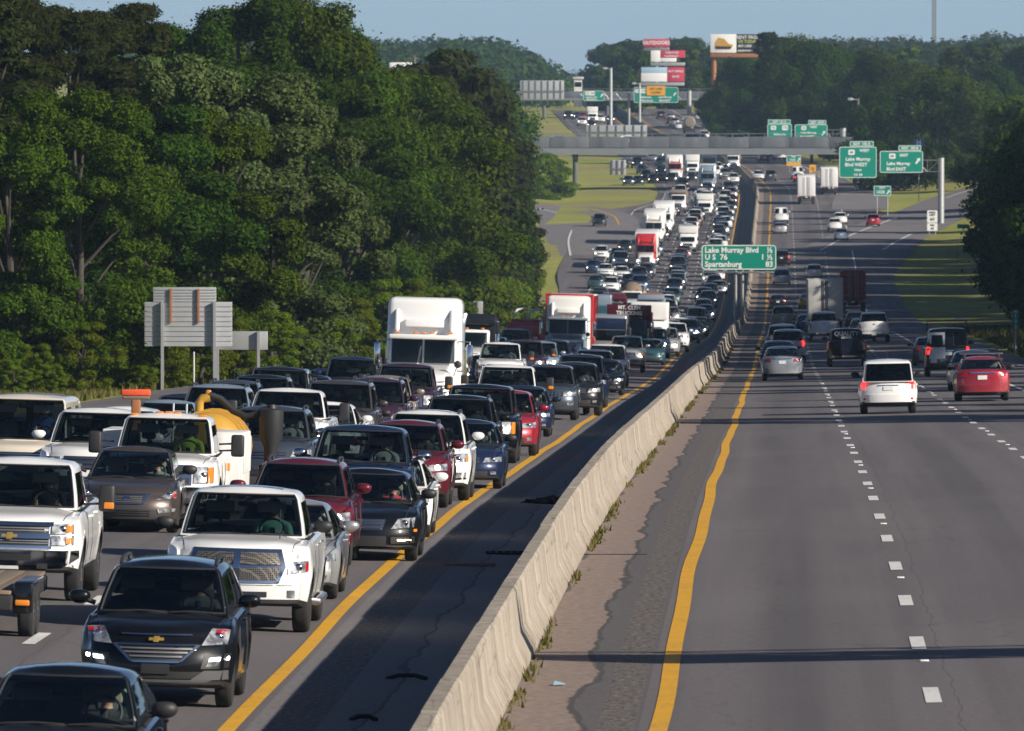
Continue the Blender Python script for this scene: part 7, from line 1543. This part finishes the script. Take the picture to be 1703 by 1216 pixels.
# lorries of the queue
def at_roof(x, y, h): return find(x, y, h)[0]
wp = at_roof(698, 491, 4.05); semi(wp-Vector((0, 3.2, 0)), 'tall white sleeper truck with split windscreen and amber roof markers', 'white', None, None, True, 'stacks')
dp = at_roof(772, 521, 3.2); dump_truck(dp-Vector((0, 2.6, 0)), 'white and black dump truck with chrome exhaust stacks right of the sleeper truck', 'white', 'charcoal')
sp_ = at_roof(940, 487, 4.1); semi(sp_-Vector((0, 5.6, 0)), 'white semi truck pulling a trailer with bright red edges', 'paleblue', 'boxwhite', 'brightred', True, 'long', roof='boxwhite')
p_ = at_roof(874, 519, 2.9); o = root_at('equipment_truck', p_, 'red equipment truck with lamps and clutter against the trees', 'truck')
part(o, 'cab', 'brightred', (-1.1, 1.1, .0, 1.6, .7, 2.3), r=.15); mb = MB(); mb.add([(-.95,-.01,1.5),(.95,-.01,1.5),(.95,.05,2.15),(-.95,.05,2.15)], [(0,1,2,3)]); put('windshield', mb, 'glass_dark', o); part(o, 'bed', 'charcoal', (-1.2, 1.2, 1.7, 7, .9, 1.3), r=.05); part(o, 'light_bar', 'redlens', (-.9, .9, .4, .7, 2.31, 2.5), r=.05)
for i, (x, y, w_, h_, m_) in enumerate([(-.9,2,.5,1.0,'brightred'),(.1,2.2,.5,1.2,'boxgrey'),(-.6,3.6,.9,1.1,'charcoal'),(.7,4.2,.7,1.4,'yellow'),(-1,5.2,.9,.9,'steel')]): part(o, 'equipment', m_, (x, x+w_, y, y+1.1, 1.31, 1.31+h_), r=.12)
for sx in (-1, 1): part(o, 'headlight', 'lamp_warm', (min(sx*.7,sx*.95), max(sx*.7,sx*.95), -.03, .1, .95, 1.15), r=.04)
for x in (-.8, 0, .9): mb = MB(); mb.tube([(x, 2.4, 2.6), (x+.2, 2.6, 3.0), (x+.7, 2.6, 3.05)], .08, 6); put('boom', mb, 'boxwhite', o)
wheels(o, [(sx*1.0, y) for sx in (-1, 1) for y in (.8, 5.2)])
def lorry(fn, x, y, h, off, *a, **k): p = at_roof(x, y, h); return fn(p-Vector((0, off, 0)), *a, **k)
lorry(box_truck, 995, 490, 3.3, 3, 'pale blue box truck right of the red edged semi', 'paleblue', 'paleblue', 3.3)
def bus(p, label, col, band, H=3.1, w=2.4):
    o = root_at('bus', p, label, 'bus'); part(o, 'body', col, (-w/2, w/2, 0, 8, .45, H), r=.16); part(o, 'front_band', band, (-w/2+.04, w/2-.04, -.03, .02, H-.85, H-.2), r=.03); mb = MB(); mb.rbox(-w/2+.1, w/2-.1, -.025, .02, 1.3, H-.88, .04); put('windshield', mb, 'glass_dark', o)
    for i in range(6): mb = MB(); mb.rbox(w/2-.01, w/2+.012, .5+i*1.2, 1.5+i*1.2, 1.4, 2.3, .04); put('side_window', mb, 'glass_dark', o)
    for sx in (-1, 1): part(o, 'headlight', 'lens', (min(sx*.75,sx*1.05), max(sx*.75,sx*1.05), -.03, .05, .75, .95), r=.04); part(o, 'wing_mirror', 'plastic', (min(sx*(w/2+.05),sx*(w/2+.25)), max(sx*(w/2+.05),sx*(w/2+.25)), -.1, 0, 1.6, 2.1), r=.05)
    part(o, 'bumper', 'trim_grey', (-w/2, w/2, -.06, .1, .38, .62), r=.04); wheels(o, [(sx*(w/2-.16), y) for sx in (-1, 1) for y in (1.2, 6)], .45, .26); return o
lorry(bus, 992, 508, 3.0, 2, 'teal fronted bus half hidden by the red edged semi', 'teal', 'teal', 3.0)
lorry(bus, 1006, 522, 2.8, 2, 'small shuttle bus with a white roof and blue front band', 'silver', 'navy', 2.8)
lorry(dump_truck, 1043, 513, 3.1, 1.8, 'dump truck with a red front board carrying white lettering', 'navy', 'maroon', ('MT. CLEM', 'TRUCKING'))
lorry(dump_truck, 1017, 487, 3.35, 3.5, 'dump truck with a faded red covered load behind the shuttle bus', 'grey', 'maroon', tarp='maroon', stacks=False)
lorry(dump_truck, 1049, 466, 3.6, 4.5, 'white cement mixer lorry with a beige drum', 'white', 'white', mixer='wood', name='mixer_truck')
lorry(box_truck, 1076, 501, 3.4, 3, 'white box truck right of the red fronted dump truck', 'white', 'boxwhite', 3.4)
o = lorry(dump_truck, 1081, 489, 3.3, 3, 'pale blue lorry with a rusty load beside the white box truck', 'paleblue', 'paleblue', tarp='rust')
# second and third lane farther back
for a in [(1122,462,'suv','navy','generic',None,'lamp_warm'),(1127,454,'crossover','slate','generic',None,'lamp_on'),(1117,478,'suv','teal','generic',None),(1110,485,'crossover','slate','generic',None),(1110,498,'pickup','charcoal','generic',None,'lamp_on'),(1116,510,'sedan','silver','generic',None,'drl'),(1127,426,'bigsuv','charcoal','boxy',None,'lamp_warm'),(1133,413,'sedan','red','generic',None,'lamp_on'),(1142,393,'suv','silver','generic',None,'lamp_warm'),(1151,362,'sedan','navy','generic',None,'lamp_on'),(1156,355,'crossover','maroon','generic',None,'lamp_on'),(1162,344,'crossover','slate','generic',None,'lamp_on'),(1171,337,'sedan','white','generic',None),(1175,317,'pickup','white','generic',None),(1176,304,'suv','navy','generic',None,'lamp_on'),(1132,307,'crossover','slate','generic',None,'lamp_warm'),(1135,295,'suv','navy','generic',None,'lamp_warm'),(1150,286,'sedan','black','generic',None,'drl'),(1116,287,'crossover','black','generic',None,'lamp_on'),(1100,288,'sedan','black','generic',None,'drl'),(1086,289,'sedan','black','generic',None,'lamp_warm'),(1074,282,'crossover','navy','generic',None,'lamp_warm'),(1067,274,'sedan','navy','generic',None),(1059,261,'suv','black','generic',None,'drl'),(1045,292,'sedan','slate','generic',None,'drl'),(1061,292,'sedan','black','generic',None,'drl'),(1098,262,'sedan','charcoal','generic',None),(1085,254,'sedan','silver','generic',None),(1099,274,'sedan','teal','generic',None,'lamp_on'),(1036,264,'sedan','navy','generic',None),
  (1000,408,'crossover','white','generic','white crossover with bright lamps alone in the outer lane','lamp_on'),(987,432,'sedan','blue','generic','blue sedan with an amber lamp by the white edge line','lamp_warm'),(1007,438,'sedan','white','generic','white sedan between the blue sedan and another white car'),(1034,442,'sedan','white','generic','white car with lit lamps in front of the red semi','lamp_on'),(1063,443,'suv','navy','generic','dark blue suv under the nose of the red semi','lamp_warm'),(1064,457,'suv','blue','generic','blue suv right of the cement mixer','lamp_on'),(991,457,'sedan','teal','generic','dark teal sedan lowest in the outer lane cluster'),(1016,460,'crossover','white','generic','white crossover left of the cement mixer drum','lamp_on'),(1046,455,'sedan','black','generic','black car above the cement mixer drum'),(997,355,'crossover','charcoal','generic','dark crossover alone on the left slip road')]: q(*a)
lorry(semi, 1072, 388, 4.1, 6.0, 'red sleeper semi with white hood and white trailer', 'brightred', 'boxwhite', None, True, 'long', hoodmat='white', small=True)
lorry(semi, 1086, 352, 4.1, 5.0, 'white semi just behind the red sleeper semi', 'white', 'boxwhite', None, True, 'long', small=True)
lorry(semi, 1101, 338, 4.1, 5.0, 'second white semi in line behind the red sleeper semi', 'white', 'boxwhite', None, True, 'long', small=True)
lorry(dump_truck, 1127, 316, 3.2, 3.0, 'white open bodied lorry in the third lane', 'white', 'tan', small=True, name='dump_truck')
lorry(box_truck, 1143, 377, 3.1, 3.0, 'white box truck in the second lane, nearer of two', 'white', 'boxwhite', 3.1, True); lorry(box_truck, 1171, 323, 3.1, 3.0, 'white box truck in the second lane, farther of two', 'white', 'boxwhite', 3.1, True)
lorry(semi, 1176, 274, 4.1, 5.0, 'blue grey semi truck near the head of the second lane', 'paleblue', 'boxwhite', None, True, 'long', roof='paleblue', small=True)
lorry(semi, 1122, 260, 4.0, 4.0, 'red and white semi truck just past the overpass', 'brightred', 'boxwhite', None, True, 'long', roof='boxwhite', hoodmat='white', small=True); lorry(box_truck, 1151, 257, 3.4, 3.0, 'white box truck with red writing just past the overpass', 'white', 'boxwhite', 3.6, True)
lorry(dump_truck, 1219, 252, 3.2, 3.0, 'pale dump truck with an orange load beside the median past the overpass', 'white', 'tan', tarp='rust', small=True); lorry(box_truck, 1180, 259, 2.9, 2.0, 'dark boxy lorry in the shade of the overpass', 'charcoal', 'slate', 2.9, True)
# ---- the right carriageway, seen from behind
def a(x, y, key, col, tail, lab, mode='g', nose='generic', ex=(), brake=False, full=None, drv=None, lamp=None):
    sp = SPEC[key]
    if mode == 'g': p, u = find(x, y); dd = p.y+sp['ax'][1]-sp['L']/2
    else: p, u = find(x, y, sp['H']+.03); dd = p.y
    X = p.x+(dd-p.y)*heading(p.y); p = Vector((X, dd, zroad(X-Xc(dd), dd))); f = (FPX/p.y > 26) if full is None else full
    v = build_vehicle(NM[key], lab, CATS[key], AG, key, col, p, 'R', nose, tail, lamp, ex, 'seat_grey', brake, f); AUTO.append((v, p, u, key, col, lab, 'R')); return v
v = a(1478,688,'hatchback','white','tall','boxy white hatchback with glowing tail lights, nearest on the right road',ex=('antenna','blackmirror','tint'),brake=True)
v = a(1634,667,'sedan','red','sedan','deep red sedan with a roof rack and chrome boot strip',ex=('bars','blackmirror'))
a(1619,650,'sedan','silver','sedan','silver sedan just ahead of the red sedan with roof rack')
vn = a(1577,626,'cargo_van','charcoal','tall','black van with one white rear door and a ladder rack',ex=('blackmirror',),brake=True)
B_ = BODIES['cargo_van']; L_ = B_.L
mb = MB(); B_.patch(mb, [(.12,.6),(.82,.6),(.80,1.93),(.12,1.93)], 'B', .03, 0, (6,6), .05)
mb.v = [(x, y, z) for x, y, z in mb.v]; dr = put('rear_door', mb, 'boxwhite', vn); dr['label'] = 'white rear door'
mb = MB(); B_.patch(mb, [(.22,1.32),(.72,1.32),(.70,1.82),(.22,1.82)], 'B', .045, 0, (4,4), .02); put('window', mb, 'glass_dark', dr)
for y in (-1.6, .2, 2.2): mb = MB(); mb.tube([(-.85,y,2.0),(-.85,y,2.42),(.85,y,2.42),(.85,y,2.0)], .03, 6); put('ladder_rack', mb, 'plastic', vn)
for x in (-.85, .85): mb = MB(); mb.tube([(x,-1.9,2.42),(x,2.5,2.42)], .03, 6); put('ladder_rack', mb, 'plastic', vn)
for x in (-.75, -.4): mb = MB(); mb.tube([(x,-1.6,2.5),(x,2.5,2.5)], .03, 6); put('ladder', mb, 'alum', vn)
for i in range(9): mb = MB(); mb.tube([(-.75,-1.5+i*.48,2.5),(-.4,-1.5+i*.48,2.5)], .02, 5); put('ladder', mb, 'alum', vn)
a(1548,609,'sedan','slate','sedan','dark grey car just left of the black van with a white door')
qv = a(1409,610,'pickup','black','truck','black pickup with QUALITY lettered across its rear window',ex=('blackmirror',))
B2 = BODIES['pickup']
for t_, sz, z in (('QUALITY', .30, 1.68), ('SERVICES', .13, 1.48)):
    m_ = text_mb(t_, sz, 'CENTER', .01); vs2 = []
    for x, y, zz in m_.v: h_, N = B2.hit(x, zz+z, 'B'); vs2.append((-x, h_.y+.012, zz+z))
    m_.v = vs2; 
    tmp = link('lettering', m_.mesh('lettering', ['signwhite'], 0), qv)
a(1302,633,'sedan','silver','sedan','silver sedan with dark rear window in the left lane',brake=False); a(1295,616,'sedan','navy','sedan','dark blue sedan just ahead of the silver sedan in the left lane'); a(1311,604,'suv','silver','tall','silver suv with its right brake light glowing',brake=True); a(1302,592,'suv','white','tall','white suv with a red high brake lamp ahead of the silver suv',ex=('rails',))
a(1303,549,'pickup','tan','truck','beige pickup alone in the left lane under the big sign'); a(1371,568,'pickup','white','truck','white pickup in the middle lane close behind a grey trailer'); a(1454,570,'pickup','white','truck','white pickup in the right lane beside two red cars'); a(1434,530,'sedan','red','sedan','red sedan just left of the right lane white pickup','r'); a(1424,518,'sedan','maroon','sedan','dark red car in front of the red sedan','r')
a(1344,522,'sedan','blue','sedan','blue car peeking out left of the white middle lane pickup','r'); a(1343,488,'coupe','yellow','sedan','yellow car half hidden left of the grey trailer','r'); a(1294,515,'sedan','charcoal','sedan','dark sedan in the left lane past the beige pickup'); a(1300,474,'minivan','silver','tall','silver minivan in the left lane under the distance sign'); a(1354,465,'crossover','silver','tall','silver crossover with dark rear glass in the middle lane'); a(1300,442,'suv','charcoal','tall','dark suv with a pale spare wheel beside the distance sign',brake=True)
a(1297,389,'sedan','silver','sedan','silver sedan in the left lane behind a dark sedan'); a(1295,366,'sedan','slate','sedan','dark sedan between the silver sedan and the white van','r'); a(1299,344,'cargo_van','white','tall','white van leading the left lane group','r'); a(1388,384,'crossover','white','tall','white crossover with red lamp in the right lane group'); a(1397,352,'crossover','white','tall','white crossover leading the right lane group','r'); a(1399,400,'sedan','paleblue','sedan','pale blue sedan last of the right lane group'); a(1452,377,'crossover','red','tall','dark red crossover turning off onto the right slip road')
a(1281,282,'suv','slate','tall','dark suv by the median near the overpass','r'); a(1261,283,'sedan','white','sedan','white car by the median left of the dark suv near the overpass','r'); a(1328,288,'sedan','slate','sedan','dark sedan under the orange stripped exit sign','r',brake=True); a(1326,276,'cargo_van','white','tall','white van beneath the orange stripped exit sign','r')
p_, u_ = find(1373, 558); rear_box(p_, 'dull grey box trailer with dark centre straps in the middle lane', 'boxgrey', 4.1, 2.6, strap=True, name='semi_trailer'); p_, u_ = find(1419, 521); rear_box(p_, 'dark red shipping container lorry in the right lane', 'container', 4.1, 2.44, 1.2, 12, corr=True, name='container_truck'); p_, u_ = find(1341, 340); rear_box(p_, 'plain white trailer in the middle lane near the overpass', 'boxwhite', 4.1, 2.6, small=True); p_, u_ = find(1379, 324); rear_box(p_, 'white box truck with a red mark beside the exit signs', 'boxwhite', 4.1, 2.6, L=8, small=True, name='box_truck')
# beyond the overpass
a(1099,184,'suv','plum','tall','dark hazy suv on the far road below the orange panelled sign','r'); a(1115,188,'sedan','silver','sedan','pale hazy car on the far road right of the dark hazy suv','r'); a(1163,186,'suv','white','tall','white hazy suv on the far right lane','r')
p_, u_ = find(1147, 224); o = link('tanker_truck', None); pose(o, p_, 'R'); tag(o, 'pale round backed tanker lorry beyond the overpass', 'truck'); mb = MB(); mb.lathe([(-10,.001),(-9.8,1.2),(-.3,1.2),(0,.9),(.05,.001)], 18, 'Y', (0, 0, 2.5)); put('tank', mb, 'tan', o); part(o, 'chassis', 'plastic', (-1.1, 1.1, -10, 0, .6, 1.2), r=.05); wheels(o, [(sx*1, y) for sx in (-1, 1) for y in (-1, -2.3)]); part(o, 'cab', 'white', (-1.1, 1.1, -12.5, -10.4, .6, 2.9), r=.15); lod_join(o)
p_, u_ = find(1184, 221); o = box_truck(p_, 'small white lorry on the far right lane beyond the overpass', 'white', 'boxwhite', 2.6, True)
for x, y, k_, c_, l_ in [(983,199,'suv','maroon','maroon hazy suv with lamps beyond the overpass'),(998,190,'suv','white','white hazy suv beyond the overpass, ahead of the maroon one'),(1015,202,'sedan','black','black hazy car with lamps at the right of the far oncoming group'),(969,187,'sedan','red','red hazy car among the far oncoming group'),(960,186,'sedan','slate','grey hazy car with a lamp, left in the far oncoming group'),(945,184,'pickup','charcoal','dark hazy pickup leftmost in the far oncoming group')]: q(x, y, k_, c_, 'generic', l_, 'lamp_on' if c_ != 'red' else None)
lorry(box_truck, 985, 178, 3.4, 2, 'pale hazy box truck in the far oncoming group', 'white', 'boxwhite', 3.4, True)
# crossing the overpass
for x, key, col, lab, sgn in [(930,'sedan','silver','silver car crossing the overpass at its left end',1),(1046,'sedan','white','white car crossing the overpass above the queue',1),(1228,'crossover','slate','dark car crossing the overpass above the median',1),(1150,'suv','slate','dark suv crossing the overpass in the middle',-1)]:
    X = (x-CX)*1594/FPX; v = build_vehicle(NM[key], lab, CATS[key], 'vehicles crossing the overpass', key, col, Vector((X, 1594, bz)), 'L', 'generic', 'sedan', None, (), 'seat_grey', False, False); v.location = (X, 1593 if sgn > 0 else 1598, bz+.01); v.rotation_euler = (0, 0, R(90)*sgn)
# ---- the rest of the jam: close up the far lanes
rj = random.Random(77); occ = {}
for t in AUTO:
    if t[6] == 'L': occ.setdefault(max(1, min(4, int((-t[2]-sep(t[1].y))/3.66)+1)), []).append(t[1].y)
for o_ in list(C.objects):
    if o_.parent is None and o_.get('category') in ('truck', 'bus') and o_.location.y > 500 and o_.location.x < Xc(o_.location.y)-3:
        y_ = o_.location.y; ln = max(1, min(4, int((Xc(y_)-o_.location.x-sep(y_))/3.66)+1)); occ.setdefault(ln, []).extend([y_, y_+6, y_+11])
for i_ in range(34):
    d = rj.uniform(1640, 2250); side = i_ % 3
    u = -sep(d)-3.66*(rj.choice([1, 2, 3])-.5) if side else rj.choice([1.5, 4.9, 8.5]); p = P3(u, d); key, col = rj.choice([('sedan','white'),('suv','silver'),('sedan','black'),('crossover','navy'),('suv','white'),('pickup','white'),('sedan','maroon')])
    if all((p-o_.location).length > 9 for o_ in C.objects if o_.parent is None and o_.get('category') in ('car', 'truck', 'pickup', 'van', 'minivan')):
        build_vehicle(NM[key], 'tiny '+CW[col]+' '+TW[key]+' on the far hazy road past the overpass, '+('coming' if side else 'going'), CATS[key], 'vehicles on the far road past the overpass', key, col, p, 'L' if side else 'R', 'generic', 'sedan', 'lamp_on' if side else None, (), 'seat_grey', False, False)
MIX = [('sedan','silver'),('sedan','black'),('crossover','white'),('suv','slate'),('crossover','navy'),('sedan','white'),('suv','white'),('pickup','white'),('crossover','grey'),('sedan','slate'),('suv','black'),('minivan','silver'),('sedan','maroon'),('pickup','charcoal'),('crossover','tan'),('sedan','blue'),('bigsuv','white'),('sedan','charcoal')]
for ln, gap in ((1, 13.5), (2, 15), (3, 16), (4, 24)):
    d = 640.0 if ln < 4 else 980.0; O_ = occ.get(ln, [])
    while d < (1575 if ln < 4 else 1250):
        if all(abs(d-y) > 8.2 for y in O_):
            key, col = rj.choice(MIX); u = -sep(d)-3.66*(ln-.5)+rj.uniform(-.3, .3); p = P3(u, d); lamp = rj.choice([None, 'lamp_on', 'lamp_on', 'lamp_warm', 'drl'])
            if ln < 4 or rj.random() < .55: AUTO.append((build_vehicle(NM[key], None, CATS[key], QG, key, col, p, 'L', 'generic', None, lamp, (), 'seat_grey', False, False), p, u, key, col, None, 'L')); O_.append(d)
        d += gap*rj.uniform(.35, .7)
# ---- labels for the small ones: who stands in front and behind
LN = {0: 'shoulder', 1: 'wall-side', 2: 'second', 3: 'third', 4: 'fourth', 5: 'outermost'}
lanes = {}
for t in AUTO: lanes.setdefault((t[6], max(0, min(5, int((-t[2]-sep(t[1].y))/3.66)+1)) if t[6] == 'L' else 9), []).append(t)
used = {}
for (sd_, ln), L_ in lanes.items():
    L_.sort(key=lambda t: t[1].y)
    for i, t in enumerate(L_):
        if t[5]: continue
        f_ = L_[i-1] if i else None; b_ = L_[i+1] if i+1 < len(L_) else None
        w_ = lambda t: CW[t[4]]+' '+TW[t[3]]
        lab = w_(t)+' in the '+LN[ln]+' lane of the far queue'
        if f_: lab += ' behind a '+w_(f_)
        if b_ and lab in used: lab = w_(t)+' in the '+LN[ln]+' queue lane, between '+w_(f_)+' and '+w_(b_)
        used[lab] = 1; t[0]['label'] = ' '.join(lab.split()[:16])
